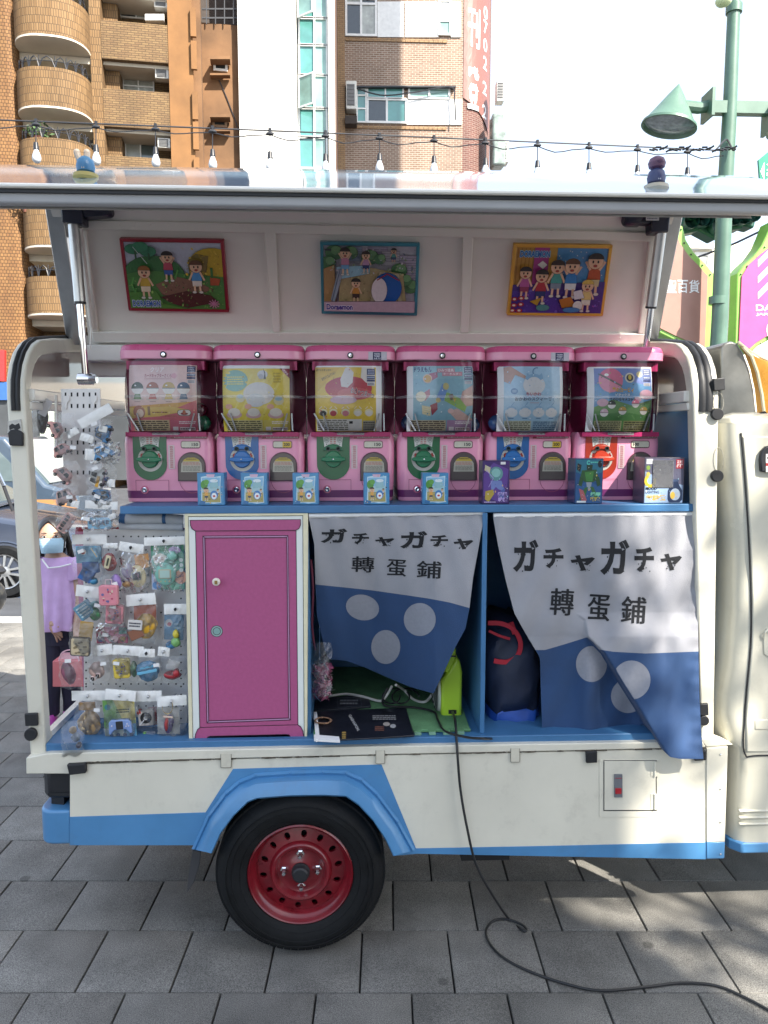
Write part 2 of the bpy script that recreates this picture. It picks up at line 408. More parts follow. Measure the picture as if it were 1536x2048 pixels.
PAVE = solo('pavement', b, SAND, 0, 0, (0, 0, 0), PF, kind='structure')
def paver_mesh():
    h = .1481; c = .0038; rows = [(h, -.03), (h, -c), (h-c*.35, -c*.3), (h-c*1.2, 0)]
    b = B(); rings = [[(sx*r, sy*r, z) for sx, sy in ((-1, -1), (1, -1), (1, 1), (-1, 1))] for r, z in rows]
    b.loft(rings, 0, False); b.f.append(tuple(range(12, 16))); b.m.append(0)
    o = mk('paver', b, PAVER, ang=30, boxuv=False); me = o.data; bpy.data.objects.remove(o); return me
PM = paver_mesh()
slots = []
offs = {-1: .087, 0: .225, 1: .034, 2: .19}
for r in range(-6, 16):
    off = offs.get(r, (.21 if r % 2 == 0 else .06)+rnd(-.02, .02))
    for k in range(-26, 22):
        x, y = off+.302*k+.151, 2.21+.3*r+.15
        if abs(x) > 7.6 or y > 6.9: continue
        wp = PF.wld((x, y, 0)); px, py = project(wp) if wp.y > .4 else (9e9, 9e9)
        vis = -120 < px < 1660 and py < 2150 and (py > 1640 or px < 190)
        slots.append((vis, -wp.length, x, y))
slots.sort(key=lambda s: (not s[0], -s[1]))
rest = B()
for i, (vis, d, x, y) in enumerate(slots):
    X = Matrix.Translation((x, y, rnd(-.0012, .0008))) @ Matrix.Rotation(rnd(-.004, .004), 4, 'Z') @ Matrix.Rotation(rnd(-.004, .004), 4, 'X') @ Matrix.Rotation(rnd(-.004, .004), 4, 'Y')
    if i < 290 and vis:
        o = bpy.data.objects.new('paver', PM); COL.objects.link(o); o.parent = PAVE; o.matrix_basis = X
    else: rest.add([v.co for v in PM.vertices], [tuple(f.vertices) for f in PM.polygons], 0, X)
o = mk('far_pavers', rest, PAVER, parent=PAVE, ang=30); o['kind'] = 'stuff'
KERB = mat('kerb_stone', (.3, .3, .29), .8, var=.2, vs=12, bump=.3, bs=120)
b = B()
for k in range(-14, 8): b.bx(k*1.0+.004, k*1.0+.996, 6.9, 7.15, -.2, .004)
solo('kerb', b, KERB, 0, 0, (0, 7, 0), PF, kind='structure', bevel=.012)
ASPH = mat('asphalt', (.06, .064, .072), .75, var=.25, vs=2.5, bump=.5, bs=220)
b = B(); b.bx(-60, 60, 7.15, 26, -.3, -.12); solo('road', b, ASPH, 0, 0, (0, 7.2, -.12), PF, kind='structure')
b = B(); b.bx(-40, 40, 7.42, 7.54, -.119, -.115); solo('road_line', b, mat('road_white', (.75, .75, .73), .6, var=.2, vs=9), 0, 0, (0, 7.5, -.115), PF, kind='structure')
b = B(); b.bx(-400, 400, -400, 400, -.6, -.31); solo('ground', b, mat('far_ground', (.16, .16, .16), .9), 0, 0, (0, 0, -.31), kind='structure')

# ================================================================== unseen buildings and a tree, added to cast shade
CONC = mat('plain_render_wall', (.55, .53, .49), .8, var=.1, vs=.6)
b = B(); b.bx(.6, 7.63, -12, -5.5, -.3, 12.0)
solo('added_shade_building', b, CONC, 0, 0, (0, -6, 0), kind='structure')  # unseen block added and sized to keep sun off most of the truck
# unseen tree added so its thin crown dapples sun on the truck's front end
t = T('added_shade_tree', 'unseen slender tree added right of the viewer to dapple the sun', 'tree', (6.15, -3.15, -.02))
b = B(); b.tube(curve([(6.15, -3.15, -.02), (6.12, -3.1, 2.5), (6.0, -3.0, 5), (5.92, -2.92, 8.6)]), .09, 12, r1=.025)
for k in range(14): a = k*2.4; z = 5.4+k*.27; b.tube([(5.97, -2.97, z), (5.95+.6*cos(a), -2.95+.6*sin(a), z+.35), (5.92+1.25*cos(a), -2.92+1.25*sin(a), z+.5)], .028, 6, r1=.007)
t.part('trunk', b, mat('tree_bark', (.12, .09, .065), .9, var=.3, vs=12, bump=.6, bs=40))
b = B(); r_ = random.Random(21)
while len(b.f) < 1150:
    q = V((r_.uniform(-1, 1), r_.uniform(-1, 1), r_.uniform(-1, 1)))
    if q.length > 1 or r_.random() > 1.05-q.length*.6: continue
    c = V((5.9+1.7*q.x, -2.9+1.7*q.y, 7.6+2.5*q.z)); d = V((r_.gauss(0, 1), r_.gauss(0, 1), r_.gauss(0, .6))).normalized()*r_.uniform(.05, .085); e = d.cross(V((r_.gauss(0, 1), r_.gauss(0, 1), r_.gauss(0, 1)))).normalized()*d.length*.6
    b.add([c-d, c+e, c+d*1.1, c-e], [(0, 1, 2, 3)])
t.part('crown', b, mat('tree_leaf', (.06, .1, .03), .55, var=.3, vs=6), ang=0)['kind'] = 'stuff'
b = B(); b.bx(12.4, 13.9, 16.2, 20.1, -.3, 42)
solo('added_shade_tower', b, CONC, 0, 0, (12.8, 15, 0), kind='structure')  # unseen slim tower, added so its shadow falls on the brick facade

# ================================================================== far buildings
TILE = brick_mat('tan_tile', '6e5538', '806744', '54422c', .25, .08, .012, stain=.35)
TILEV = brick_mat('tan_tile_upright', '745836', '876a46', '54422c', .085, .26, .011, stain=.35)
WEAVE = brick_mat('ochre_tile', '7d5834', '8e683e', '50381f', .12, .12, .012, stain=.4)
STUC = mat('orange_stucco', hx('845f3a'), .9, var=.25, vs=.5, bump=.4, bs=12)
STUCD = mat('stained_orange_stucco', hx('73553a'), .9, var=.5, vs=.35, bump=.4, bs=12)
SOFF = mat('cream_soffit', (.62, .56, .46), .8, var=.1, vs=1)
WFR = mat('white_window_frame', (.7, .7, .68), .4)
DKFR = mat('dark_recess', (.05, .04, .035), .8, var=.2)
GLASSW = mat('window_glass', (.1, .13, .13), .06, var=.3, vs=.8, spec=.8)
CURT = mat('curtain_behind_glass', (.35, .37, .34), .25, var=.25, vs=3, spec=.7)
IRON = mat('wrought_iron', (.02, .022, .028), .5)
ACW = mat('air_conditioner_white', (.66, .65, .6), .45, var=.1)
def window(t, pl, x0, y0, x1, y1, cols, rows, fw=.05, fm=WFR, gm=GLASSW, d=.08, parent=None):
    """frame with mullions standing proud of recessed panes, each pane its own piece"""
    b = B(); P = lambda x, y: pl(x, y)
    A, D = pl(x0, y0), pl(x1, y1); X0, X1, Z1, Z0 = A.x, D.x, A.z, D.z; Y = A.y
    cs = cols if isinstance(cols, list) else [i/cols for i in range(cols+1)]; rs = rows if isinstance(rows, list) else [i/rows for i in range(rows+1)]
    for c in cs: x = X0+(X1-X0)*c; b.bx(x-fw/2, x+fw/2, Y-d, Y, Z0-fw/2, Z1+fw/2)
    for j in range(len(cs)-1):
        xa, xb = X0+(X1-X0)*cs[j]+fw/2, X0+(X1-X0)*cs[j+1]-fw/2
        for r in rs: z = Z0+(Z1-Z0)*r; b.bx(xa, xb, Y-d+.005, Y, z-fw/2, z+fw/2)
    f = t.part('window', b, fm, parent)
    for j in range(len(cs)-1):
        for k in range(len(rs)-1):
            g = B(); g.bx(X0+(X1-X0)*cs[j]+fw/2, X0+(X1-X0)*cs[j+1]-fw/2, Y-.03, Y-.015, Z0+(Z1-Z0)*rs[k]+fw/2, Z0+(Z1-Z0)*rs[k+1]-fw/2)
            t.part('pane', g, gm if not isinstance(gm, list) else gm[(j+k) % len(gm)], f)
    return f
def aircon(t, pl, x0, y0, x1, y1, dep=.35, win=True):
    A, D = pl(x0, y0), pl(x1, y1); b = B(); b.bx(A.x, D.x, A.y-dep, A.y, D.z, A.z)
    o = t.part('air_conditioner', b, ACW, bevel=.02)
    g = B(); wd, hg = D.x-A.x, A.z-D.z; gx = A.x+wd*.1; g.bx(gx, A.x+wd*.82, A.y-dep-.012, A.y-dep, D.z+hg*.12, A.z-hg*.12)
    n = 6
    for k in range(n): z = D.z+hg*(.18+.66*k/(n-1)); g.bx(gx+.01, A.x+wd*.8, A.y-dep-.03, A.y-dep-.011, z-hg*.02, z+hg*.02)
    t.part('grille', g, mat('ac_grille', (.16, .16, .16), .5), o)

# ---- ochre apartment block with round balconies
LB = Frame((-9, 30, 0), radians(7)); q0 = YP(0, LB); q1 = YP(1.5, LB); qr = YP(.8, LB)
t = T('apartment_building', 'ochre tiled apartment block with stacked round balconies at the left', 'building', (0, 0, -.3), LB)
lx = lambda px, pl=q0: pl(px, 300).x
zA, zB = q0(45, 101).z, q0(45, 238).z; FH = zA-zB; HP = q0(45, 163).z-zB
ztop = zA+2.2*FH
b = B(); x = lx(48); b.bx(x-9, x, -.5, 6, -.3, ztop); t.part('corner_wall', b, WEAVE, bevel=.3, seg=4)
b = B(); b.bx(lx(343), lx(391), -.15, 7, -.3, ztop); t.part('pier', b, STUC)
b = B(); b.bx(x, lx(343), 1.5, 1.7, -.3, ztop); t.part('rear_wall', b, TILE)
b = B(); b.bx(lx(189), lx(211), -.1, 1.5, -.3, ztop); t.part('pilaster', b, TILEV)
xl, xr = lx(46), lx(190)
for k in range(-1, 5):
    zb = zA-k*FH; zt = zb+HP
    # round balcony: tiled parapet wall curving forward
    n = 20; cx, hw, dp = (xl+xr)/2, (xr-xl)/2, 1.35
    pr = [(cx-hw*(abs(cos(pi*i/n))**.8)*(1 if cos(pi*i/n) > 0 else -1), -dp*sin(pi*i/n)**.75) for i in range(n+1)]
    b = B(); arc = [0]
    for (a, c), (d, e) in zip(pr, pr[1:]): arc.append(arc[-1]+sqrt((d-a)**2+(e-c)**2))
    ins = [(cx+(p-cx)*.93, q*.93) for p, q in pr]
    rings = []
    uv = []
    for i in range(n+1):
        rings.append([(pr[i][0], pr[i][1], zb), (pr[i][0], pr[i][1], zt), (ins[i][0], ins[i][1], zt), (ins[i][0], ins[i][1], zb)])
        uv += [(arc[i], zb), (arc[i], zt), (arc[i], zt+.1), (arc[i], zb)]
    b.loft(rings, 0, True); b.uv = uv
    bal = t.part('balcony', b, TILEV)
    b = B(); b.prism([(p*1.0, q) for p, q in pr]+[(xr, 1.5), (xl, 1.5)], zb-.06, zb+.02); t.part('soffit', b, SOFF, bal)
    b = B(); b.bx(xl-.05, xr+.35, .0, 1.5, zb-.3, zb-.07); t.part('slab', b, SOFF, bal)
    b = B()                                           # scrolled iron railing
    for i in range(1, n-1, 2):
        p, c = V((*ins[i], zt)), V((*ins[min(i+2, n)], zt)); m_ = (p+c)/2
        b.tube([p, p.lerp(c, .2)+V((0, 0, .3)), m_+V((0, 0, .4)), p.lerp(c, .8)+V((0, 0, .3)), c], .022, 5)
        b.tube([p, p+V((0, 0, .42))], .016, 4)
    b.tube([V((*p, zt+.24)) for p in ins], .016, 5)
    t.part('railing', b, IRON, bal)
    if k < 4:
        # wide glazed door behind the balcony, window unit at its right
        A = q1(70, 300).x; z0 = zb+.1
        zz = lambda z: z
        f = B()
        for xx in (A, A+1.05, A+2.1): f.bx(xx-.035, xx+.035, 1.4, 1.5, zb, zb+2.3)
        f.bx(A, A+2.1, 1.41, 1.5, zb+2.26, zb+2.34); fo = t.part('balcony_door', f, WFR)
        for j in range(2):
            g = B(); g.bx(A+.04+1.05*j, A+1.01+1.05*j, 1.44, 1.46, zb, zb+2.26); t.part('pane', g, [GLASSW, GLASSD][j], fo)
    # square loggia parapet right of the pilaster
    zl = zb-.1; b = B(); b.bx(lx(211)+.01, lx(343)-.01, -.12, .12, zl, zl+HP*1.02); t.part('parapet', b, TILE)
    b = B(); b.bx(lx(211)+.01, lx(343)-.01, .121, 1.5, zl-.12, zl+.05); t.part('loggia_slab', b, SOFF)
    b = B(); b.bx(lx(211)+.01, lx(240), .5, 1.49, zl+.06, zl+FH-.15); t.part('loggia_pier', b, TILEV)
b = B(); b.bx(lx(211), lx(343), 1.3, 1.49, -.3, ztop); t.part('loggia_wall', b, TILE)
qw = YP(1.28, LB)
window(t, qw, 240, 4, 304, 40, 2, [0, .6, 1], gm=[GLASSD, CURT]); window(t, qw, 246, 146, 308, 190, 2, [0, .35, 1], gm=[CURT, CURT]); window(t, qw, 251, 282, 312, 330, 2, 1, gm=[CURT, GLASSW])
aircon(t, YP(.5, LB), 310, 2, 338, 26); aircon(t, YP(.5, LB), 312, 145, 340, 166); aircon(t, YP(.5, LB), 317, 282, 343, 303); aircon(t, YP(1.2, LB), 166, 134, 204, 160); aircon(t, YP(1.2, LB), 180, 270, 212, 298)
b = B(); b.prect(YP(.2, LB), 290, 28, 328, 40, 0, .3); t.part('white_box', b, WFR)
# receding side and stained rear wing
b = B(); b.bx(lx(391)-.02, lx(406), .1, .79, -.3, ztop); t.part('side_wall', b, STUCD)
for y0 in (25, 90, 190, 250, 320):
    b = B(); p = q0(394, y0); b.bx(lx(388), lx(399), -.3, -.16, p.z-1.0, p.z); t.part('window_hood', b, STUC)
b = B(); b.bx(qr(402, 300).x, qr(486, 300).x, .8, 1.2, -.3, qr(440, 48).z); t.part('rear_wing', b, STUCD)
b = B(); b.bx(qr(402, 300).x, qr(486, 300).x, 2.2, 2.4, -.3, ztop); t.part('rear_wing_top', b, DKFR)
qq = YP(.77, LB)
window(t, qq, 429, 124, 453, 142, 1, 1, .09, gm=GLASSD); window(t, qq, 427, 235, 452, 254, 1, 1, .09, mat('rust_frame', (.25, .16, .1), .7), gm=GLASSD)
for y0 in (112, 228): b = B(); b.prect(YP(.72, LB), 420, y0, 460, y0+6, 0, .5); t.part('window_ledge', b, STUCD)
for y0 in (146, 258): b = B(); b.prect(YP(.72, LB), 420, y0, 460, y0+4, 0, .3); t.part('window_ledge', b, STUCD)
b = B()
for y0 in (16, 34): b.prect(YP(.72, LB), 404, y0, 482, y0+3, 0, .05)
for x0 in (412, 430, 448, 466): b.prect(YP(.7, LB), x0, 0, x0+2, 48, 0, .04)
t.part('window_grille', b, IRON)
b = B(); b.tube(curve([qq(438, 160), qq(455, 200), qq(478, 262)]), .02, 5); t.part('cable', b, IRON)
# street level: red and blue shop boards
b = B(); b.prect(YP(-1.1, LB), -120, 700, 9, 762, 0, .2); t.part('red_shop_board', b, mat('red_board', (.6, .03, .03), .4))
b = B(); b.prect(YP(-1.1, LB), -120, 764, 14, 800, 0, .15); t.part('blue_shop_board', b, mat('blue_board_far', (.03, .1, .3), .4))
b = B(); b.prect(YP(-1.0, LB), -150, 800, 420, 960, 0, .1); t.part('shopfront', b, mat('shopfront_dark', (.05, .055, .06), .4, var=.3, vs=.5))
b = B(); b.prect(YP(-1.15, LB), 35, 815, 62, 900, 0, .1); b.prect(YP(-1.15, LB), 80, 805, 108, 930, 0, .1); t.part('shop_shutter', b, mat('pale_shutter', (.45, .5, .42), .6, var=.3))
# leafy pots on two balconies
LEAF = mat('potted_leaf', (.05, .1, .03), .6, var=.4, vs=9)
for px, k, lab in ((90, 2, 'leafy green pot plant on the balcony behind the first bulb'), (62, 3, 'small pot plant on the balcony just left of the wing')):
    zt = zA-k*FH+HP; c = V((lx(px), -.9, zt)); tp = T('pot_plant', lab, 'plant', c-V((0, 0, .1)), LB)
    b = B(); b.lathe([(.12, -.1), (.17, .16)], c, n=12, caps=True); tp.part('pot', b, mat('clay_pot', (.2, .08, .05), .8))
    b = B()
    for i in range(90):
        a, e, r = rnd(0, 6.28), rnd(-.1, 1.3), rnd(.15, .55); p = c+V((cos(a)*cos(e)*r, sin(a)*cos(e)*r*.6, .2+sin(e)*r)); s_ = rnd(.06, .13); d1 = V((rnd(-1, 1), rnd(-1, 1), rnd(-1, 1))).normalized()*s_; d2 = d1.cross(V((rnd(-1, 1), rnd(-1, 1), .3))).normalized()*s_*.5
        b.add([p-d1, p+d2, p+d1, p-d2], [(0, 1, 2, 3)])
    tp.part('leaves', b, LEAF, ang=0)

# ---- white tiled building with glazed stair strip
WTILE = brick_mat('white_tile', 'd8d6d0', 'd0cec6', 'a9a59c', .26, .07, .006, .5, stain=.1, bump=.3)
CTILE = brick_mat('cream_brick', '9c7c5a', 'a88a66', '7c6650', .24, .08, .012, stain=.2)
WB = Frame((-4, 31, 0), 0); w0 = YP(0, WB); wx = lambda px: w0(px, 200).x
TEAL = mat('teal_stair_glass', (.09, .27, .25), .08, var=.35, vs=.5, spec=.9)
TEALL = mat('pale_teal_glass', (.25, .42, .37), .12, var=.35, vs=.7, spec=.9)
t = T('white_building', 'white tiled building with a strip of teal stair windows', 'building', (0, 0, -.3), WB)
b = B(); b.bx(wx(478), wx(594), 0, 7, -.3, 26); t.part('wall', b, WTILE)
b = B(); b.bx(wx(657), wx(670), -.02, 7, -.3, 26); t.part('pier', b, WTILE)
b = B(); b.bx(wx(670), wx(673.5), .25, 7, -.3, 26); t.part('joint', b, mat('brown_joint', (.1, .06, .045), .8))
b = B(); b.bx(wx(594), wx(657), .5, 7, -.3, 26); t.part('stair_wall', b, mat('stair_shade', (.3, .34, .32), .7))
rows = [-70, -28, 38, 92, 152, 218, 276, 338]
for a, c in zip(rows, rows[1:]): window(t, YP(.3, WB), 598, a, 654, c, [0, .55, 1], 1, .07, WFR, [TEAL, TEALL], .1)
for y0, y1 in ((-8, 35), (153, 216)):
    A = V((wx(597), .05, w0(600, y1).z)); h_ = w0(600, y0).z-A.z; b = B(); X = Matrix.Translation(A) @ Matrix.Rotation(radians(-38), 4, 'Z')
    for u in ((0, .06), (.72, .78)): b.bx(u[0], u[1], -.03, .03, 0, h_, 0, X)
    for z in ((0, .06), (h_-.06, h_)): b.bx(.06, .72, -.03, .03, z[0], z[1], 0, X)
    o = t.part('open_casement', b, WFR)
    b = B(); b.bx(.06, .72, -.008, .008, .06, h_-.06, 0, X); t.part('pane', b, TEALL, o)

# ---- brick building with a curved corner carrying the sign
RBR = brick_mat('red_brown_brick', '7c6352', '8e7463', 'b0a698', .24, .085, .012, stain=.2)
RBD = brick_mat('dark_brick', '5d3a34', '6b463e', '8b7a70', .24, .085, .01, stain=.2)
BB = Frame((2, 34, 0), 0); b0 = YP(0, BB); bxx = lambda px: b0(px, 200).x
t = T('brick_building', 'brick building with white windows and a curved corner sign', 'building', (0, 0, -.3), BB)
b = B(); b.bx(bxx(668), bxx(690), -.35, 6, -.3, 26); t.part('pilaster', b, CTILE)
b = B(); b.bx(bxx(690), bxx(926), 0, 6, -.3, 26); t.part('wall', b, RBR)
cr, xc = 1.75, bxx(926)
b = B(); n = 12; rings = []
for i in range(n+1): a = pi/2*i/n*.95; rings.append([(xc+cr*sin(a), .02+cr*2.2*(1-cos(a)), z) for z in (-.3, 26)])
b.loft(rings, 0, False, False); t.part('curved_corner', b, RBD)
b = B(); b.bx(xc-.2, xc+cr-.02, 3.9, 8, -.3, 26); t.part('rear_wall', b, RBD)
# windows
window(t, YP(-.02, BB), 692, -55, 752, 72, 2, [0, .5, .58, 1], .09, WFR, [GLASSD, CURT])
window(t, YP(-.02, BB), 878, 2, 900, 70, 1, [0, .4, 1], .08, WFR, [TEALL, WFR])
for x0, x1, lab in ((755, 808, 0), (811, 877, 0), (902, 922, 0)):
    b = B(); b.prect(YP(0, BB), x0, 3, x1, 74, 0, .05); t.part('white_panel', b, WFR)
window(t, YP(-.02, BB), 714, 178, 732, 245, 1, [0, .4, .8, 1], .06, WFR, TEAL); window(t, YP(-.02, BB), 735, 199, 812, 246, 2, 1, .09, WFR, [GLASSD, TEAL]); window(t, YP(-.02, BB), 735, 176, 806, 198, 2, 1, .06, WFR, TEAL); window(t, YP(-.02, BB), 818, 176, 898, 198, 2, 1, .08, WFR, TEALL)
b = B(); b.prect(YP(0, BB), 812, 199, 924, 249, 0, .05); t.part('white_panel', b, WFR)
b = B(); b.prect(YP(0, BB), 690, 171, 912, 174, 0, .25); t.part('canopy', b, IRON)
aircon(t, YP(-.05, BB), 692, 172, 713, 228, .5); b = B(); b.prect(YP(-.05, BB), 690, 231, 714, 247, 0, .5); t.part('bracket', b, DKFR)
b = B(); b.tube(curve([b0(700, 172, .3), b0(760, 190, .3), b0(820, 186, .3), b0(900, 174, .3), b0(909, 200, .3), b0(911, 240, .3)]), .03, 5); t.part('cable', b, IRON)
for y0 in (75, 250): 
    b = B()
    for i in range(22): xx = bxx(690)+i*.2; b.bx(xx+.01, xx+.19, -.05, 0, b0(700, y0+7).z, b0(700, y0).z-.02)
    t.part('brick_sill', b, CTILE)
# sign wrapped on the corner
def corner(u, v, h):                                   # u metres round the corner, v height
    a = u/(cr*1.25); return V((xc+(cr+h)*sin(a), .02+cr*2.2*(1-cos(a))-h*cos(a), v))
zt = b0(930, -60).z; zb0, zb1 = b0(928, 196).z, b0(975, 246).z
s = Print(corner, .012, .05)
s.poly([(0, zt), (1.9, zt)]+[(1.9-.1*i*1.9/2, zb1+(zb0-zb1)*(i/20)**.8) for i in range(21)], hx('7d544c'))
for ch, y0, y1 in (('刊', 12, 88), ('登', 130, 212)): s.text(ch, .22, b0(950, y0).z, .95, b0(950, y1).z-.1, hx('d9dcdf'), .02)
for ch, y0 in (('0', -6), ('7', 24), ('0', 60), ('2', 97), ('2', 148), ('2', 196)): s.text(ch, 1.2, b0(978, y0).z, 1.55, b0(978, y0+27).z, hx('d5d8db'), .015)
# text rows run downwards, so build() mirrors v through the sign of the box height
s.build('corner_sign', t.b, t.o, print_mat('sign_vinyl', .5), sub=.25)
aircon(t, YP(.6, BB), 990, 170, 1004, 212, .5); aircon(t, YP(.5, BB), 988, 290, 1012, 334, .6)
b = B(); b.prect(YP(.6, BB), 985, 224, 1012, 330, 0, .8); t.part('glazed_bay', b, mat('bay_glass', (.3, .36, .33), .15, var=.5, vs=2), bevel=.1)

# ---- pale buildings low on the right
t = T('pale_building', 'sunlit cream building seen low between the green sign boards', 'building', (0, 0, -.3), Frame((18, 42, 0), 0))
FB = Frame((18, 42, 0), 0); f0 = YP(0, FB)
b = B(); b.bx(f0(1300, 500).x, f0(1420, 500).x, 0, 8, -.3, f0(1380, 500).z); b.bx(f0(1422, 500).x, f0(1700, 500).x, 0, 8, -.3, f0(1500, 488).z); t.part('wall', b, mat('pale_wall', (.8, .76, .62), .8, var=.1, vs=.4))
window(t, YP(-.05, FB), 1392, 508, 1416, 560, 1, 2, .2, WFR, CURT)
b = B(); b.bx(f0(1300, 500).x, f0(1425, 500).x, -.4, 0, f0(1380, 500).z+.01, f0(1380, 494).z); t.part('cornice', b, WFR)

# ================================================================== lamp post, boards, traffic lights
GRN = mat('lamp_green_paint', (.085, .16, .12), .4, var=.12, vs=4, coat=.1)
GRL = mat('lime_frame_paint', (.26, .5, .1), .4, var=.1, vs=4, coat=.1)
t = T('street_lamp', 'tall green street lamp post with twin cone lamp heads', 'street lamp', (at(1438, 690, 10).x, 10, 0))
b = B(); ax, bx_ = at(1440, 640, 10), at(1470, -40, 10); foot = V((at(1437, 690, 10).x-.05, 10, 0))
b.tube([foot, ax, at(1449, 400, 10)], .115, 20, r1=.1); b.tube([at(1449, 400, 10), at(1460, 210, 10), bx_], .1, 20, r1=.075); t.part('pole', b, GRN)
b = B(); b.lathe([(.1, -.05), (.1, .05)], at(1468, 18, 10), n=16, caps=True); t.part('collar', b, GRN)
b = B(); b.ball(at(1447, 2, 9.8), (.1, .1, .07)); t.part('top_lamp', b, mat('milk_lens', (.6, .7, .4), .3))
b = B(); b.lathe([(.118, -.05), (.118, .05)], at(1436, 601, 10), n=16, caps=True); t.part('clamp', b, GRN)
def lamp_head(apex, cen, rad, armx):
    A, C = at(*apex, 10), at(*cen, 10); ax = (C-A); H = ax.length
    X = Matrix.Translation(A) @ ax.to_track_quat('Z', 'Y').to_matrix().to_4x4()
    b = B(); b.lathe([(.005, 0), (rad*.3, H*.28), (rad*.62, H*.62), (rad*.92, H*.93), (rad, H*.97), (rad*1.02, H*1.03), (rad*.94, H*1.03), (rad*.9, H*.95)], n=32, X=X)
    o = t.part('lamp_head', b, GRN)
    b = B(); b.lathe([(.001, H*.99), (rad*.5, H*1.0), (rad*.9, H*.95)], n=28, X=X); t.part('lens', b, mat('lamp_lens', (.3, .34, .42), .12, var=.4, vs=12, spec=.8), o)
    b = B(); c1, c2 = at(apex[0]+(40 if armx > 0 else -40), apex[1]+48, 10), at(apex[0]+(58 if armx > 0 else -58), apex[1]+44, 10)
    b.tube([A.lerp(C, .5), c1, c2], .075, 10); b.bx(c2.x-.02, c2.x+.02, 9.84, 10.16, c2.z-.17, c2.z+.17); t.part('lamp_bracket', b, GRN, o)
    return c2
c2 = lamp_head((1358, 168), (1338, 252), .345, 1); c3 = lamp_head((1596, 195), (1592, 262), .345, -1)
for c in (c2, c3):
    b = B(); m_ = at(1463, 217, 10); lo, hi = min(c.x, m_.x), max(c.x, m_.x); b.bx(lo, hi, 9.94, 10.06, m_.z-.075, m_.z+.075); t.part('arm', b, GRN)
def board(name, lab, outer, inner, col, deco):
    pl = YP(10.35)
    t = T(name, lab, 'sign board', pl(outer[0][0], outer[0][1]), group='department store sign boards on the lamp post')
    b = B(); b.pslab(pl, outer, -.3, .02); t.part('frame', b, GRL, bevel=.02)
    b = B(); b.pslab(pl, inner, .021, .04); t.part('panel', b, mat(name+'_panel', col, .45, var=.05))
    s = Print(lambda u, v, h: pl(u, v, h), .004, .045); st = deco(s); s.build('lettering', t.b, t.o, PRINT)
    for q in (st or []):
        if isinstance(q, list): s = Print(lambda u, v, h: pl(u, v, h), .004, .045); s.poly(q, hx('e8e8ea')); s.build('stripe', t.b, t.o, PRINT)
    b = B()
    for x, y in outer[1:-1]: 
        p = pl(x, y, .03); b.ball(p+(pl(inner[0][0]+20, 580)-p).normalized()*.05, .012, 6, 4)
    t.part('rivets', b, IRON)
board('brown_sign_board', 'brown store sign in lime frame left of the lamp post', [(1280, 425), (1366, 452), (1373, 480), (1388, 504), (1412, 527), (1428, 547), (1422, 708), (1390, 698), (1357, 685), (1322, 668), (1280, 640)],
      [(1280, 436), (1350, 462), (1361, 488), (1378, 512), (1402, 536), (1416, 552), (1410, 696), (1390, 688), (1357, 674), (1322, 657), (1280, 628)], hx('9a7468'),
      lambda s: [s.text(c, 1332+i*23, 560, 1353+i*23, 586, hx('e6e6e6'), .01) for i, c in enumerate('聖百貨')])
board('pink_sign_board', 'pink store sign with white stripes at the right edge', [(1640, 420), (1545, 440), (1534, 468), (1524, 490), (1508, 512), (1488, 530), (1475, 547), (1469, 690), (1500, 708), (1516, 692), (1540, 679), (1640, 655)],
      [(1640, 440), (1560, 470), (1536, 497), (1520, 509), (1498, 529), (1484, 552), (1478, 688), (1500, 697), (1513, 685), (1537, 670), (1640, 645)], hx('c24a86'),
      lambda s: [[(1516, y+19), (1516, y+32), (1580, y-32), (1580, y-45)] for y in (502, 534, 566)] + [s.text('DAISO', 1512, 609, 1580, 622, hx('f0f0f0'), .02), s.text('JAPAN', 1512, 626, 1556, 632, hx('f0f0f0'), .02)] and None or [[(1516, y+19), (1516, y+32), (1580, y-32), (1580, y-45)] for y in (502, 534, 566)])
s = Print(lambda u, v, h: YP(10.35)(u, v, h), .004, .045); s.arc(1560, 660, 18, 27, 0, 6.2, hx('f0f0f0')); pk = [o for o in sc.objects if o.name == 'pink_sign_board'][0]; s.build('emblem', pk.location, pk, PRINT)
TGR = mat('traffic_green', (.02, .09, .07), .45, var=.2, vs=6)
t = T('traffic_signal', 'dark green traffic signal heads mounted behind the lamp post', 'traffic light', at(1436, 470, 11))
for x, y, a, L in ((1393, 432, .12, .75), (1407, 455, -.45, .42), (1376, 450, .2, .3), (1470, 436, -.2, .5), (1458, 445, .1, .28)):
    c = at(x, y, 11); X = Matrix.Translation(c) @ Matrix.Rotation(-a, 4, 'Y'); b = B(); b.bx(-L/2, L/2, -.14, .14, -.13, .13, 0, X)
    o = t.part('signal_housing', b, TGR, bevel=.03)
    b = B()
    for k in (-1, 1): b.lathe([(.1, 0), (.11, -.16)], X @ V((k*L*.25, -.14, 0)), 'y', 12)
    t.part('visor', b, TGR, o)
b = B(); b.tube([at(1350, 436, 11), at(1500, 436, 11)], .05, 8); t.part('bracket', b, TGR)
t = T('direction_sign', 'green hexagonal direction sign with white arrow at right edge', 'road sign', at(1545, 360, 12))
b = B(); b.pslab(YP(12), [(1517, 320), (1560, 285), (1620, 320), (1620, 362), (1520, 360)], -.04, 0); t.part('plate', b, mat('sign_green', (.0, .2, .13), .4))
s = Print(lambda u, v, h: YP(12)(u, v, h), .004, .005); s.poly([(1521, 343), (1529, 324), (1529, 361)], hx('e8e8e8')); s.text('大', 1533, 322, 1552, 342, hx('e8e8e8'), .02); s.text('安', 1533, 343, 1552, 360, hx('e8e8e8'), .02); s.build('lettering', t.b, t.o, PRINT)
b = B(); b.tube([at(1570, 360, 12.1), V((at(1570, 360, 12.1).x, 12.1, 0))], .06, 8); t.part('post', b, GRN)
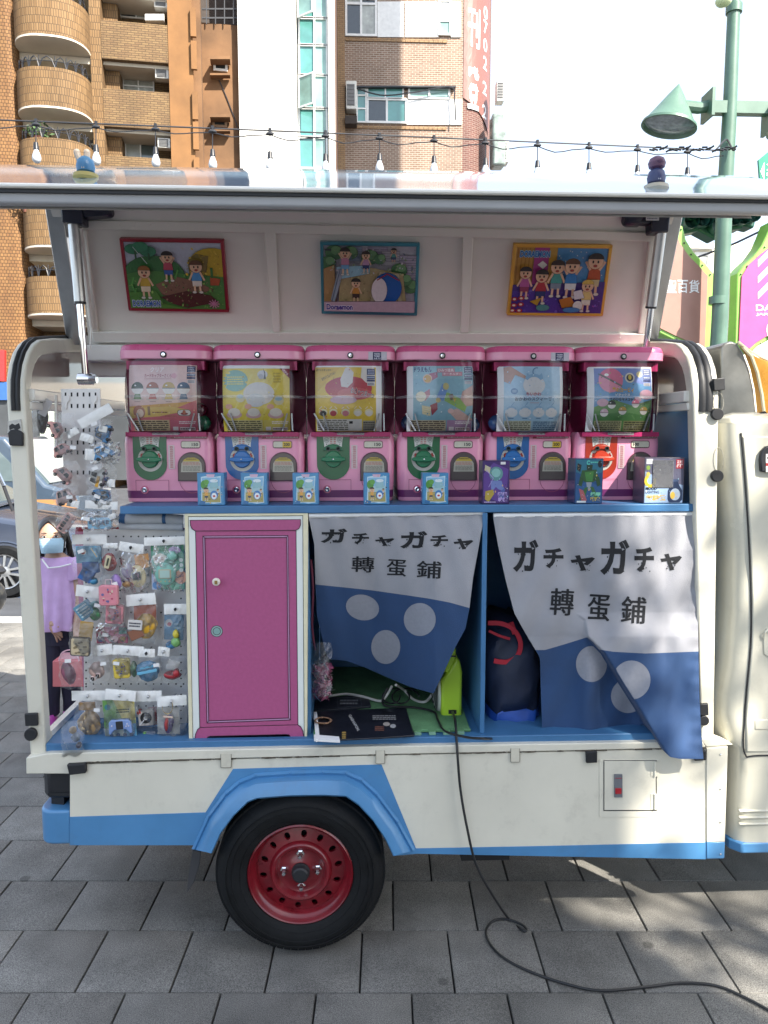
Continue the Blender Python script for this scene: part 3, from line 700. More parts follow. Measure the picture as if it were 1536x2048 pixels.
b = B(); b.tube([at(1380, 520, 20), at(1458, 492, 20), at(1472, 486, 20), at(1522, 462, 20), at(1600, 425, 20)], .03, 5)
solo('overhead_cable', b, IRON, 'dark cable slanting behind the lamp post at right', 'cable', at(1458, 492, 20))

# ---- festoon lights
t = T('string_lights', 'string of white globe bulbs hung on a black cable over the truck', 'string lights', at(768, 300, 9.6))
SY = lambda px: 9.2+.5*px/1465
wy = lambda px: 240+62*px/1465-8*sin(pi*px/1465)*.2
spot = [72, 192, 311, 425, 540, 651, 759, 868, 971, 1075, 1178, 1275, 1375]
b = B(); b.tube([at(p, wy(p), SY(p)) for p in range(-60, 1470, 30)], .009, 6); t.part('support_cable', b, IRON)
pts = []
ss = [-48]+spot+[1462]
for a, c in zip(ss, ss[1:]):
    dr = rnd(4, 9)
    for k in range(6): f = k/6; px = a+(c-a)*f; pts.append(at(px, wy(px)+8+dr*sin(pi*f)*(1+.5*sin(2*pi*f)), SY(px)-.02))
b = B(); b.tube(pts, .0065, 5); t.part('lamp_cable', b, IRON)
BULB = mat('frosted_bulb', (.46, .49, .53), .12, var=.02)
for px in spot:
    y0 = wy(px)+6; Y = SY(px)-.02; k = .86 if px > 700 else 1
    p = at(px, y0, Y); e = at(px, y0+38*k, Y); b = B(); b.tube([p, e], .006, 5); b.ball(p, (.05, .03, .022), 8, 5); b.tube([p+V((0, 0, .06)), p], .02, 6, r1=.01)
    o = t.part('bulb_drop', b, IRON)
    b = B(); b.lathe([(r0*.85, h0*.9) for r0, h0 in ((.0, .02), (.028, .01), (.034, -.04), (.04, -.075), (.0, -.08))], e, n=12); t.part('socket', b, BLACKP, o)
    b = B(); b.lathe([(r0*.85, h0*.9) for r0, h0 in ((.028, -.07), (.034, -.1), (.052, -.14), (.06, -.18), (.054, -.215), (.03, -.24), (.0, -.248))], e, n=16); t.part('bulb', b, BULB, o)
b = B()
for k in range(26): a = k*.9; p = at(1300+k*6.6, 299+2*sin(a*3)-1, 9.62); b.tube([p+V((0, .02, .02*sin(a))), p+V((.05, -.02, -.025*cos(a)))], .012, 5)
b.tube(curve([at(1430, 302, 9.7), at(1445, 285, 9.8), at(1455, 280, 9.9), at(1466, 300, 9.85), at(1472, 296, 9.8)]), .012, 5)
t.part('tie_knots', b, IRON)

# ================================================================== the truck
YB = 2.42                                            # side of the load bed
tk = T('display_truck', 'small cream and blue truck with its side wing raised and red steel wheel', 'truck', (.1, 2.9, 0))
P = YP(YB)
inner = [(424, 1707), (442, 1667), (467, 1633), (496, 1605), (514, 1598), (580, 1593), (646, 1592), (692, 1594), (717, 1611), (746, 1642), (771, 1680), (786, 1712)]
outer = [(383, 1698), (414, 1630), (449, 1583), (477, 1560), (511, 1546), (580, 1541), (646, 1539), (692, 1541), (724, 1555), (755, 1583), (798, 1640), (831, 1700)]
# side panel with the wheel arch cut out, blue band painted as a thin second skin
b = B(); b.pslab(P, [(140, 1530), (450, 1519), (760, 1511), (1100, 1504), (1412, 1497), (1412, 1718), (835, 1707)]+inner[::-1]+[(388, 1690), (140, 1690)], -.025, 0)
side = tk.part('side_panel', b, CREAM)
b = B(); b.pslab(P, [(139.5, 1634), (411, 1625), (466, 1538), (763, 1529), (832, 1697), (1100, 1692), (1412, 1685), (1412.5, 1718.5), (835, 1707.5)]+inner[::-1]+[(388, 1690.5), (139.5, 1690.5)], -.03, .0015)
tk.part('blue_band', b, BLUEP, side)
# cream sill above the seam, and the flat upper flange below the load floor
b = B(); b.pslab(P, [(52, 1516), (96, 1507), (410, 1500), (760, 1493), (1150, 1487), (1405, 1483), (1412, 1495), (1100, 1502.5), (760, 1509.5), (450, 1517.5), (170, 1525), (150, 1548), (52, 1548)], -.05, .004); sill = tk.part('sill', b, CREAM, bevel=.003)
seam = B(); r_ = random.Random(3)
x = 172
while x < 1405:
    L = r_.uniform(6, 40); y = lerp([(140, 1526), (450, 1518.2), (760, 1510.2), (1100, 1503.2), (1412, 1496)], x)
    if r_.random() < .72: seam.pslab(P, [(x, y-.9), (x+L*.5, y-1.2-r_.uniform(0, 1)), (x+L, y-.8), (x+L, y+.5), (x+L*.4, y+.7+r_.uniform(0, .9)), (x, y+.5)], 0, .0052)
    x += L+r_.uniform(0, 8)
tk.part('worn_seam', seam, mat('grimy_seam', (.09, .075, .055), .9, var=.5, vs=60), sill)['kind'] = 'stuff'
# fender flare
Yo, Yc, Yi = YB-.003, YB-.05, YB-.058
rings = []
for o_, i_ in zip(outer, inner):
    O, I = V(o_), V(i_); f = lambda t_, Y: at(*(O.lerp(I, t_)), Y)
    rings.append([f(0, Yo), f(.12, Yo-.012), f(.2, Yo-.008), f(.42, Yc+.006), f(.6, Yc), f(.95, Yi), f(1, Yi+.006), f(1, YB+.04), f(.5, YB+.04)])
rr = []
for a, c in zip(rings, rings[1:]):
    rr += [[p.lerp(q, k/3) for p, q in zip(a, c)] for k in range(3)]
b = B(); b.loft(rr+[rings[-1]], 0); fl = tk.part('fender_flare', b, BLUEP, ang=50)
b = B()
for i in range(1, 11): b.ball(at(*V(outer[i]).lerp(V(inner[i]), .1), Yo-.012), .0035, 8, 5)
tk.part('rivets', b, BLUEP, fl)
# corner trim strip at the front of the bed
b = B(); b.pslab(P, [(1413.5, 1497), (1456, 1493), (1450, 1684), (1413.5, 1684.5)], -.03, .005); ct = tk.part('corner_trim', b, CREAM, bevel=.002)
b = B(); b.pslab(P, [(1413.5, 1685), (1450, 1684.5), (1449, 1717), (1413.5, 1718)], -.03, .005); tk.part('corner_trim_foot', b, BLUEP, bevel=.002)
b = B()
for y in (1509, 1578, 1644, 1708): b.ball(P(1441, y, .006), .0035, 8, 5)
tk.part('rivets', b, STEEL, ct)
b = B(); b.pslab(YP(2.47), [(1400, 1478), (1432, 1476), (1468, 1490), (1413, 1495)], 0, .05); tk.part('corner_cap', b, CREAM, bevel=.004)
# rear bumper: blue, rounded round the corner; black moulding above it
X0, X1, zb_, zt_ = P(75, 1650).x, P(141, 1650).x, P(75, 1690).z, P(100, 1622).z
arc = [(X1, YB-.001), (X0+.05, YB-.001)]+[(X0+.05-.05*sin(a*pi/16), YB+.049-.05*cos(a*pi/16)) for a in range(1, 9)]+[(X0, YB+1.4), (X0+.08, YB+1.4), (X0+.08, YB+.1), (X1, YB+.1)]
b = B(); b.prism(arc, zb_, zt_); tk.part('rear_bumper', b, BLUEP, bevel=.008, seg=3)
b = B(); b.prism([(P(75, 1600).x, YB+.06), (P(78, 1600).x+.02, YB+.03), (P(139, 1600).x, YB+.03), (P(139, 1600).x, YB+.3), (P(75, 1600).x, YB+.3)], P(100, 1606).z, P(100, 1549).z); bk = tk.part('corner_moulding', b, BLACKP, bevel=.008)
b = B(); b.prism([(P(90, 1600).x, YB+.05), (P(118, 1600).x, YB+.04), (P(118, 1600).x, YB+.2), (P(90, 1600).x, YB+.2)], P(100, 1622).z, P(100, 1604).z); b.bx(P(90, 1600).x, P(139, 1600).x, YB+.026, YB+.032, P(100, 1598).z, P(100, 1594).z); tk.part('moulding_rib', b, BLACKR, bk)
# access hatch
b = B(); b.prect(P, 1199, 1520, 1321, 1634, 0, .002); ha = tk.part('hatch_frame', b, CREAM)
b = B(); b.prect(P, 1207, 1520.5, 1313.5, 1622, .0021, .0026); tk.part('hatch_gap', b, BLACKP, ha)
b = B(); b.prect(P, 1209, 1522, 1311.5, 1620, .0027, .0045); tk.part('hatch_door', b, CREAM, ha)
b = B(); b.prect(P, 1229, 1549, 1245, 1595, .0046, .009); tk.part('switch_plate', b, mat('switch_grey', (.16, .17, .19), .4), ha)
b = B(); b.prect(P, 1231, 1577, 1243, 1588, .0091, .012); b.prect(P, 1230.5, 1556, 1243.5, 1557, .0091, .0098); tk.part('rocker', b, mat('rocker_red', (.4, .02, .03), .35), ha)
for y0, y1 in ((1523, 1553), (1588, 1619)): b = B(); b.prect(P, 1302, y0, 1318, y1, .0046, .006); b.tube([P(1310, y0, .008), P(1310, y1, .008)], .0035, 8); tk.part('hinge', b, CREAM, ha)
# clear tape patches
for x0, x1, y0, y1 in ((442, 462, 1508, 1535), (752, 769, 1501, 1527), (1022, 1039, 1497, 1524)):
    b = B(); b.prect(P, x0, y0, x1, y1, .0055, .006); tp_ = tk.part('tape_patch', b, mat('tape_on_cream', (.6, .57, .47), .12, var=.08, vs=40))
    b = B(); w_ = .8
    for q in ((x0-w_, y0, x0, y1), (x1, y0, x1+w_, y1), (x0, y1, x1, y1+w_)): b.prect(P, *q, .0055, .0062)
    tk.part('tape_dirt', b, mat('grimy_seam', 0), tp_)
# black pads
def pad(pl, pts, h=.012): b = B(); b.pslab(pl, pts, 0, h); tk.part('rubber_pad', b, BLACKR, bevel=.003)
def disc(pl, x, y, r, h=.014): b = B(); b.pslab(pl, [(x+r*cos(2*pi*k/20), y+r*sin(2*pi*k/20)) for k in range(20)], 0, h); tk.part('round_pad', b, BLACKR, bevel=.002)
pad(P, [(133, 1530), (170, 1528), (171, 1547), (138, 1551)], .02); pad(P, [(1172, 1504), (1195, 1503), (1195, 1526), (1173, 1527)]); pad(P, [(1390, 1502), (1413, 1501), (1413, 1521), (1390, 1523)])
# posts and arches: swept along the side, over the rounded shoulder and back along the roof
YPST = 2.44
def post(x_top, x_bot, wt, wb, name):
    path = [(YPST, .70), (YPST, 1.3), (YPST, 1.88)]+[(YPST+.2-.2*cos(a), 1.88+.2*sin(a)) for a in [radians(15*k) for k in range(1, 6)]]+[(YPST+.28, 2.095), (3.2, 2.15), (3.75, 2.09), (3.93, 1.9), (3.95, .7)]
    rings = []
    for i, (y, z) in enumerate(path):
        p, n_ = path[max(0, i-1)], path[min(i+1, len(path)-1)]; ty, tz = n_[0]-p[0], n_[1]-p[1]; L = sqrt(ty*ty+tz*tz); ny, nz = tz/L, -ty/L   # towards the inside
        k = min(1, max(0, (1.93-z)/1.23)) if y < 3 else (min(1, max(0, (1.93-z)/1.23)))
        xl, wd = x_top+(x_bot-x_top)*k, wt+(wb-wt)*k
        rings.append([(xl, y, z), (xl+wd, y, z), (xl+wd, y+ny*.05, z+nz*.05), (xl, y+ny*.05, z+nz*.05)])
    b = B(); b.loft(rings); return tk.part(name, b, CREAM, bevel=.007, seg=3, ang=50), path
pL, path = post(-1.087, -1.068, .058, .052, 'rear_post'); pR, _ = post(1.119, 1.2, .088, .046, 'front_post')
for xa, wd, par in ((-1.073, .03, pL), (1.141, .048, pR)):   # rubber weather strip over each shoulder
    rings = []
    for i in range(2, 10):
        y, z = path[i]; p, n_ = path[i-1], path[min(i+1, len(path)-1)]; ty, tz = n_[0]-p[0], n_[1]-p[1]; L = sqrt(ty*ty+tz*tz); oy, oz = -tz/L, ty/L
        if i == 9: y, z = 2.9, 2.121
        prof = [(0, 0), (.2, .007), (.42, .005), (.5, .002), (.58, .005), (.8, .007), (1, 0)]
        rings.append([(xa+wd*u, y+oy*(.001+h_), z+oz*(.001+h_)) for u, h_ in prof]+[(xa+wd, y-oy*.004, z-oz*.004), (xa, y-oy*.004, z-oz*.004)])
    y0, z0 = path[2]; rings.insert(0, [(p[0], YPST-(YPST-p[1]), p[2]-.045) for p in rings[0]])
    b = B(); b.loft(rings); tk.part('weather_strip', b, BLACKR, par, ang=50)
PP = YP(YPST-.001)
pad(PP, [(15, 866), (20, 860), (30, 858), (40, 862), (45, 866), (45, 892), (18, 891)]); disc(PP, 60, 1470, 12.5); pad(PP, [(48, 1428), (74, 1427), (75, 1452), (50, 1453)])
b = B(); b.pslab(PP, [(16, 842), (42, 838), (44, 864), (15, 866)], 0, .003); torn = tk.part('torn_pad', b, mat('torn_pad_foam', (.55, .54, .5), .9, var=.2, vs=90), bevel=.001)
b = B(); b.pslab(PP, [(18, 852), (24, 847), (30, 850), (38, 846), (41, 856), (34, 860), (27, 857), (19, 860)], .003, .004); tk.part('torn_edge', b, BLACKR, torn)
disc(PP, 1436, 828, 12); disc(PP, 1436, 952, 12); disc(PP, 1409, 1442, 10); pad(PP, [(1427, 757), (1450, 755), (1451, 780), (1428, 782)]); pad(PP, [(1399, 1409), (1417, 1407), (1418, 1431), (1400, 1432)])
for y0, y1 in ((785, 825), (895, 945)):
    b = B(); b.tube([PP(1437+10*cos(a), (y0+y1)/2+(y1-y0)/2*sin(a), .0005) for a in [2*pi*k/24 for k in range(25)]], .0009, 4); tk.part('glue_ring', b, mat('glue_residue', (.42, .4, .34), .9, var=.4, vs=90), pR)
# end walls: glossy panels above a rail, open below at the rear
ENDP = mat('end_panel_gloss', (.3, .25, .22), .1, var=.05, coat=.6)
def endwall(x, sgn):
    arch = [(2.5, 1.9), (2.51, 1.98), (2.57, 2.05), (2.66, 2.075), (3.2, 2.11), (3.73, 2.05), (3.88, 1.9)]
    b = B(); f = [V((x, y, z)) for y, z in arch]; b.slab(f, (.012*sgn, 0, 0)); e = tk.part('end_panel', b, ENDP)
    b = B(); b.bx(min(x, x-.03*sgn), max(x, x-.03*sgn), 2.47, 3.93, 1.868, 1.905); b.bx(min(x, x-.018*sgn), max(x, x-.018*sgn), 2.47, 3.93, 1.84, 1.865); tk.part('end_rail', b, WHITEP, e, bevel=.004)
endwall(-1.04, -1); endwall(1.135, 1)
# roof, far side and load floor
b = B(); b.bx(-1.02, 1.12, 2.92, 3.72, 2.1, 2.13); tk.part('roof', b, GREYL)
b = B(); b.bx(-1.02, 1.12, 3.9, 3.93, .72, 2.02); tk.part('far_wing', b, WHITEP)
b = B(); b.bx(-.99, 1.12, 2.86, 2.93, 2.03, 2.09); b.bx(-1.0, 1.12, 2.94, 2.98, 1.98, 2.05); tk.part('hinge_beam', b, GREYL, bevel=.006)
fl_t = at(97, 1487, YPST).z
b = B(); b.prism([(-1.015, YPST-.002), (1.199, YPST-.002), (1.199, 3.9), (-1.1, 3.9)], fl_t-.034, fl_t); tk.part('load_floor', b, BLUEB, bevel=.003)
b = B(); b.bx(-1.04, -1.018, YPST+.06, 3.9, fl_t-.05, fl_t+.02); tk.part('tail_lip', b, WHITEP)
b = B(); b.bx(-.9, 1.25, 2.62, 3.6, .36, .66); b.bx(.2, .36, 2.5, 2.62, .29, .36); b.bx(.38, .55, 2.48, 2.6, .27, .35); b.bx(-1.0, -.62, 2.6, 3.6, .45, .64); tk.part('chassis', b, mat('chassis_black', (.012, .012, .014), .8))
# mud flap behind the wheel
b = B(); f = [(385, 1700), (402, 1704), (399, 1730), (388, 1765), (374, 1786), (376, 1752)]; b.pslab(YP(2.47), f, -.008, 0); tk.part('mud_flap', b, mat('flap_rubber', (.05, .05, .055), .6), bevel=.002)
# ---- wheels
def wheel(cx, cz, yf, sgn=-1):
    c = V((cx, yf, cz)); R = .287
    b = B(); b.lathe([(.176, .03), (.179, .004), (.19, -.003), (.214, -.012), (.238, -.013), (.252, -.008), (.262, .0), (.272, .012), (.281, .026), (.2865, .045), (.287, .09), (.286, .13), (.276, .155), (.25, .17), (.18, .165)], c, 'y', 72)
    for k in range(72):                               # shoulder tread blocks
        a = 2*pi*k/72; X = Matrix.Translation(c) @ Matrix.Rotation(a, 4, 'Y'); b.bx(-.0115, .0115, .024, .06, .27, .2868, 0, X)
    ty = mat('tyre_rubber', (.007, .0078, .009), .7, var=.35, vs=18, bump=.25, bs=200, spec=.25); tt = tk.part('wheel', b, ty)
    b = B()
    for r in (.2, .228, .246): b.lathe([(r, -.0125 if r > .21 else -.006), (r+.0015, -.0155 if r > .21 else -.009), (r+.003, -.0125 if r > .21 else -.006)], c, 'y', 72)
    tk.part('sidewall_rib', b, ty, tt)
    s = Print(lambda u, v, h: c+V((u*cos(v), -.0135-h, u*sin(v))), .0004, .001)
    red = mat('red_wheel_paint', (.17, .007, .014), .3, var=.18, vs=20, coat=.35)
    b = B(); b.lathe([(.17, .05), (.174, .012), (.1775, .003), (.173, -.001), (.169, .004), (.166, .013), (.158, .022), (.152, .03), (.149, .041)], c, 'y', 64)
    b.lathe([(.106, .031), (.101, .018), (.096, .014), (.088, .016), (.083, .024), (.078, .033), (.07, .036), (.06, .035), (.045, .03), (.036, .025), (.03, .024)], c, 'y', 48)
    b.lathe([(.149, .041), (.151, .12), (.15, .15)], c, 'y', 48)
    nh = 14                                           # ring of ventilation holes
    for k in range(nh):
        a0 = 2*pi*(k+.3)/nh; hw = pi/nh; ring = [(.106, .031), (.149, .041)]
        per = []; ell = []
        for j in range(16):
            t_ = 2*pi*j/16; u, q = cos(t_), sin(t_); m_ = max(abs(u), abs(q)); rr_ = .1275+.0215*u/m_; aa = a0+hw*q/m_
            per.append(c+V((rr_*cos(aa), .031+.01*(rr_-.106)/.043, rr_*sin(aa))))
            rr_, aa = .128+.0125*u, a0+q*.0125*.75/.128*1.05; ell.append(c+V((rr_*cos(aa), .031+.01*(rr_-.106)/.043, rr_*sin(aa))))
        dp = [p+V((0, .012, 0)) for p in ell]; b.loft([per, ell, dp], 0, False)
    rim = tk.part('rim', b, red, tt, ang=40)
    b = B(); b.lathe([(.001, .075), (.15, .075)], c, 'y', 40); tk.part('brake_drum', b, BLACKP, tt)
    b = B(); b.lathe([(.001, -.006), (.022, -.006), (.027, -.001), (.028, .012), (.031, .016), (.031, .03)], c, 'y', 28); tk.part('hub_cap', b, BLACKR, tt)
    for k in range(4):
        a = pi/2*k+.02; q = c+V((.057*cos(a), 0, .057*sin(a))); b = B(); b.lathe([(.001, .008), (.006, .009), (.0085, .013), (.0095, .02), (.0095, .031), (.014, .033), (.0145, .037)], q, 'y', 6); tk.part('lug_nut', b, STEEL, tt, ang=20)
wheel(-.177, .287, 2.39)
b = B(); b.lathe([(.17, 0), (.25, -.01), (.28, .02), (.287, .05), (.287, .13), (.25, .16), (.17, .16)], (-.176, 3.6, .287), 'y', 40); b.lathe([(.001, .03), (.17, .0)], (-.176, 3.6, .287), 'y', 40); tk.part('wheel', b, mat('tyre_rubber', 0))
b = B(); b.tube([(-.176, 2.5, .287), (-.176, 3.6, .287)], .04, 10); tk.part('axle', b, mat('chassis_black', 0))
# ---- raised wing: outer skin, lip, liner and framed underside
SKIN = mat('wing_skin_gloss', (.32, .48, .66), .05, var=.06, vs=2, coat=1, spec=.7, rvar=.03)
WX0, WX1 = -1.12, 1.32
fz, ry, rz = 2.405, 2.66, 2.652
b = B(); sk_ = [(2.075, fz+.006), (2.2, 2.465), (2.4, 2.556), (2.56, 2.622), (ry, rz), (ry+.02, rz-.02), (2.55, 2.595), (2.2, 2.44), (2.085, fz-.01)]
b.loft([[(x, y, z) for y, z in sk_] for x in (WX0, -.4, .3, WX1)]); wg = tk.part('wing', b, SKIN, ang=30)
b = B(); b.tube([(WX0, 2.07, fz+.0), (WX1, 2.07, fz-.002)], .007, 10); tk.part('lip_bead', b, WHITEP, wg)
b = B(); b.bx(WX0, WX1, 2.073, 2.079, fz-.016, fz-.005); tk.part('lip_gasket', b, BLACKR, wg)
lipm = mat('lip_grey', (.42, .43, .45), .4, var=.05)
b = B(); b.loft([[(x, y, z) for y, z in ((2.08, fz-.013), (2.085, fz-.038), (2.1, fz-.044), (2.16, fz-.02), (2.16, fz+.01))] for x in (WX0, WX1)]); tk.part('front_lip', b, lipm, wg, bevel=.004)
b = B(); b.loft([[(x, y, z) for y, z in ((2.12, 2.36), (2.3, 2.45), (2.5, 2.525), (2.575, 2.545), (2.62, 2.535), (2.648, 2.5), (2.715, 2.435), (2.73, 2.45), (2.69, 2.54), (2.6, 2.57), (2.3, 2.47), (2.14, 2.39))] for x in (-1.0, 1.12)]); tk.part('liner', b, mat('liner_white', (.8, .78, .74), .4, var=.04), wg, ang=60)
WP = PL((0, 2.88, 2.105), (0, -.866, -.5))            # plane of the framed underside
ol = [(118, 420), (1345, 425), (1290, 700), (165, 690)]
b = B(); b.pslab(WP, [(150, 430), (1318, 455), (1290, 695), (178, 690)], -.03, -.012); und = tk.part('under_panel', b, GREYL, wg)
b = B()
fr = [[(160, 440), (1318, 466), (1316, 484), (163, 459)], [(183, 664), (1293, 668), (1291, 688), (187, 686)],
      [(528, 462), (551, 462.5), (561, 664.5), (546, 664.4)], [(926, 470), (947, 470.4), (937, 666.2), (921, 666)], [(160, 459), (172, 459), (196, 664), (184, 664)], [(1300, 478), (1316, 478), (1292, 668), (1277, 668)]]
for f in fr: b.pslab(WP, f, -.0125, .006)
tk.part('frame_rails', b, WHITEP, wg, bevel=.003)
b = B()
for x, y in ((560, 671), (660, 672), (760, 671), (820, 674), (300, 672), (420, 671), (1080, 676), (1180, 675), (1240, 676), (300, 450), (700, 462), (640, 446)): b.ball(WP(x, y, .007), .003, 8, 5)
tk.part('rivets', b, WHITEP, wg)
# side edges of the wing
b = B(); b.pslab(WP, [(86, 398), (122, 400), (163, 690), (134, 690)], -.07, -.001); tk.part('wing_end', b, ALU, wg, bevel=.004)
b = B(); b.pslab(WP, [(1330, 420), (1368, 424), (1312, 700), (1290, 700)], -.07, -.001); tk.part('wing_end', b, ALU, wg, bevel=.004)
b = B(); b.tube([at(160, 455, 2.63), at(184, 655, 2.84)], .008, 8); b.tube([at(183, 655, 2.84), at(180, 700, 2.84)], .003, 6); tk.part('gas_strut', b, WHITEP, wg)
# linear actuators that hold the wing up
def actuator(mx, top, mid, bot, ytop, ybot, flip):
    A, M_, Z = at(*top, ytop), at(*mid, (ytop*.45+ybot*.55)), at(*bot, ybot)
    b = B(); b.tube([A, M_], .0185, 18); ac = tk.part('actuator', b, ALU)
    b = B(); b.tube([M_+(A-M_)*.01, M_+(Z-M_)*.02], .0195, 18); tk.part('end_cap', b, BLACKP, ac)
    b = B(); b.tube([M_, Z], .0115, 14); b.lathe([(.001, -.03), (.02, -.025), (.02, .025), (.001, .03)], Z, 'x', 14); tk.part('rod', b, STEEL, ac)
    b = B(); pl = YP(ytop-.03)
    b.pslab(pl, mx[0], -.06, 0); b.pslab(pl, mx[1], -.05, -.006)
    x0, x1 = (mx[1][0][0], mx[1][1][0]); b.lathe([(.001, 0), (.024, 0), (.03, .012), (.03, .05), (.026, .06), (.001, .06)], pl((x0+x1)/2+(-18 if flip else 18), (mx[1][0][1]+mx[1][2][1])/2, -.03)+V((-.03, 0, 0)), 'x', 18)
    tk.part('motor', b, mat('motor_black', (.012, .015, .035), .35), ac, bevel=.005)
    b = B(); c = Z+V((.028, -.01, 0)); b.lathe([(.001, -.012), (.016, -.012), (.016, .012), (.001, .012)], c, 'x', 10); tk.part('pivot_bolt', b, STEEL, ac)
    return ac
actuator([[(120, 404), (164, 405), (166, 447), (123, 444)], [(160, 405), (218, 406), (217, 430), (160, 434)]], (147, 446), (160, 605), (172, 758), 2.63, 2.66, 0)
ar = actuator([[(1302, 425), (1342, 426), (1338, 464), (1304, 463)], [(1258, 426), (1305, 425), (1304, 446), (1260, 446)]], (1322, 464), (1302, 614), (1286, 745), 2.63, 2.75, 1)
s = Print(YP(2.592)); s.rect(1292, 427, 1318, 441, hx('b9bcc4')); s.scrib(1294, 429, 1315, 439, hx('555b70'), 3); s.build('motor_label', tk.b, ar, PRINT)
# ---- cab
CPY = 2.43; C = YP(CPY)
outl = [(1446, 846), (1449, 900), (1455, 960), (1463, 1040), (1468, 1120), (1468, 1220), (1461, 1335), (1449, 1392), (1446, 1430), (1449, 1490), (1466, 1500), (1470, 1560), (1463, 1692)]
rail = [p for p in outl]
b = B(); secs = []
for x, y in outl:
    p = C(x, y); secs.append([p+V((.0, .16, 0)), p+V((.006, .07, 0)), p+V((.022, .02, 0)), p+V((.05, .002, 0)), V((p.x+.12, CPY, p.z)), V((2.4, CPY, p.z)), V((2.4, 3.85, p.z)), V((p.x, 3.85, p.z))])
b.loft(secs); cabo = tk.part('cab', b, CABW, ang=45)
b = B(); p = C(1446, 846); q = C(1462, 838)
b.loft([[(p.x, CPY+.16, p.z-.003), (p.x+.04, CPY+.01, p.z-.003), (2.4, CPY+.004, p.z-.003), (2.4, 3.8, p.z-.003), (p.x, 3.8, p.z-.003)], [(p.x+.01, CPY+.17, p.z+.02), (p.x+.05, CPY+.045, p.z+.022), (2.4, CPY+.035, p.z+.022), (2.4, 3.8, p.z+.03), (p.x+.01, 3.8, p.z+.03)], [(p.x+.08, CPY+.25, p.z+.04), (p.x+.1, CPY+.14, p.z+.042), (2.4, CPY+.12, p.z+.042), (2.4, 3.7, p.z+.05), (p.x+.08, 3.7, p.z+.05)]]); tk.part('cab_roof', b, CABW, cabo, bevel=.008, seg=3)
dpts = [(1486, 872), (1493, 960), (1501, 1090), (1505, 1200), (1504, 1290), (1496, 1380), (1492, 1440), (1493, 1505), (1760, 1508), (1760, 872)]
b = B(); b.pslab(C, dpts, -.02, .004); dr = tk.part('door', b, CABW, cabo, bevel=.006, seg=3)
b = B(); b.tube(curve([C(1482, 866, .001), C(1490, 960, .001), C(1498, 1090, .001), C(1502, 1200, .001), C(1501, 1290, .001), C(1493, 1380, .001), C(1489, 1440, .001), C(1490, 1508, .001), C(1530, 1511, .001), C(1760, 1512, .001)]), .003, 6); tk.part('door_gap_line', b, BLACKR, cabo)  # black tube laid on to stand for the shade in the door gap
b = B(); b.pslab(C, [(1533, 1258), (1550, 1258), (1590, 1262), (1590, 1320), (1545, 1320), (1528, 1308), (1527, 1275)], .0041, .008); b.tube(curve([C(1528, 1278, .01), C(1533, 1262, .016), C(1560, 1258, .016)]), .004, 6); tk.part('handle_recess', b, CABW, cabo, bevel=.003)
b = B(); b.prect(C, 1508, 1438, 1760, 1462, -.01, .0065); tk.part('waist_rib', b, CABW, cabo, bevel=.008, seg=3)
b = B()
for y in (1621, 1634, 1647): b.pslab(C, [(1479, y), (1760, y-3), (1760, y+2), (1479, y+5)], -.01, .005)
tk.part('cab_ribs', b, CABW, cabo, bevel=.004)
b = B(); a = C(1461, 1692); b.prism([(a.x, CPY+.2), (a.x+.01, CPY+.03), (a.x+.04, CPY-.004), (2.4, CPY-.004), (2.4, 3.8), (a.x, 3.8)], C(1470, 1707).z, C(1470, 1686).z); tk.part('cab_blue_foot', b, BLUEP, cabo, bevel=.006)
b = B(); b.bx(1.27, 1.31, 2.62, 3.8, .7, 1.78); tk.part('cab_rear_wall', b, mat('shaded_metal', (.3, .3, .27), .5), cabo)
# roof fairing: steel side, amber printed nose
def fair(x0, x1, k):
    pr = [(0, 0), (0, .12), (.02, .2), (.05, .25), (.1, .27)]
    return [(x, 2.55+u, C(1446, 842).z+.045+v*k) for x, (u, v) in ((x0, q) for q in pr)]
FY = YP(2.55)
b = B(); b.pslab(FY, [(1442, 694), (1450, 686), (1462, 682), (1474, 686), (1487, 706), (1499, 738), (1508, 780), (1514, 838), (1440, 838)], -.9, 0); fa = tk.part('roof_fairing', b, mat('fairing_steel', (.3, .3, .28), .38, metal=.6, var=.18, vs=9), bevel=.006)
b = B(); f0_ = [(1475.5, 686), (1488.5, 706), (1500.5, 738), (1509.5, 780), (1515.5, 838)]; f1_ = [(1486, 694), (1503, 712), (1515, 745), (1524, 790), (1530, 838)]; f2_ = [(1540, 722), (1590, 740), (1620, 760), (1640, 800), (1650, 838)]
AMB = mat('amber_print', (.7, .33, .05), .28, var=.25, vs=7, coat=.4)
b.loft([[FY(*p, .0) for p in f0_], [FY(*p, .012) for p in f1_], [FY(*p, .0) for p in f2_], [FY(*p, -.85) for p in f2_], [FY(*p, -.85) for p in f0_]], 0, False, False); tk.part('fairing_nose', b, AMB, fa, ang=60)
b = B(); b.tube([FY(*p, .012) for p in f1_], .006, 6); b.tube([FY(*p, .004) for p in [(1476, 684), (1500, 704), (1540, 722), (1590, 740)]], .006, 6); tk.part('fairing_edge', b, mat('amber_edge', (.8, .72, .5), .3), fa)
b = B(); b.pslab(FY, [(1515, 842), (1517, 828), (1530, 822), (1536, 828), (1545, 826), (1545, 838), (1528, 838)], -.02, .02); tk.part('fairing_bracket', b, BLACKP, fa)
b = B(); b.pslab(C, [(1523, 944), (1521, 920), (1524, 902), (1533, 893), (1545, 890), (1580, 890), (1580, 944)], .004, .02); tk.part('door_badge', b, BLACKP, dr, bevel=.004)
s = Print(C, .0003, .0205); s.rect(1532, 908, 1560, 944, hx('cfcfcf')); s.rect(1532, 926, 1560, 932, hx('8a2020')); s.rect(1534, 914, 1556, 918, hx('333333')); s.build('badge_print', tk.b, dr, PRINT)

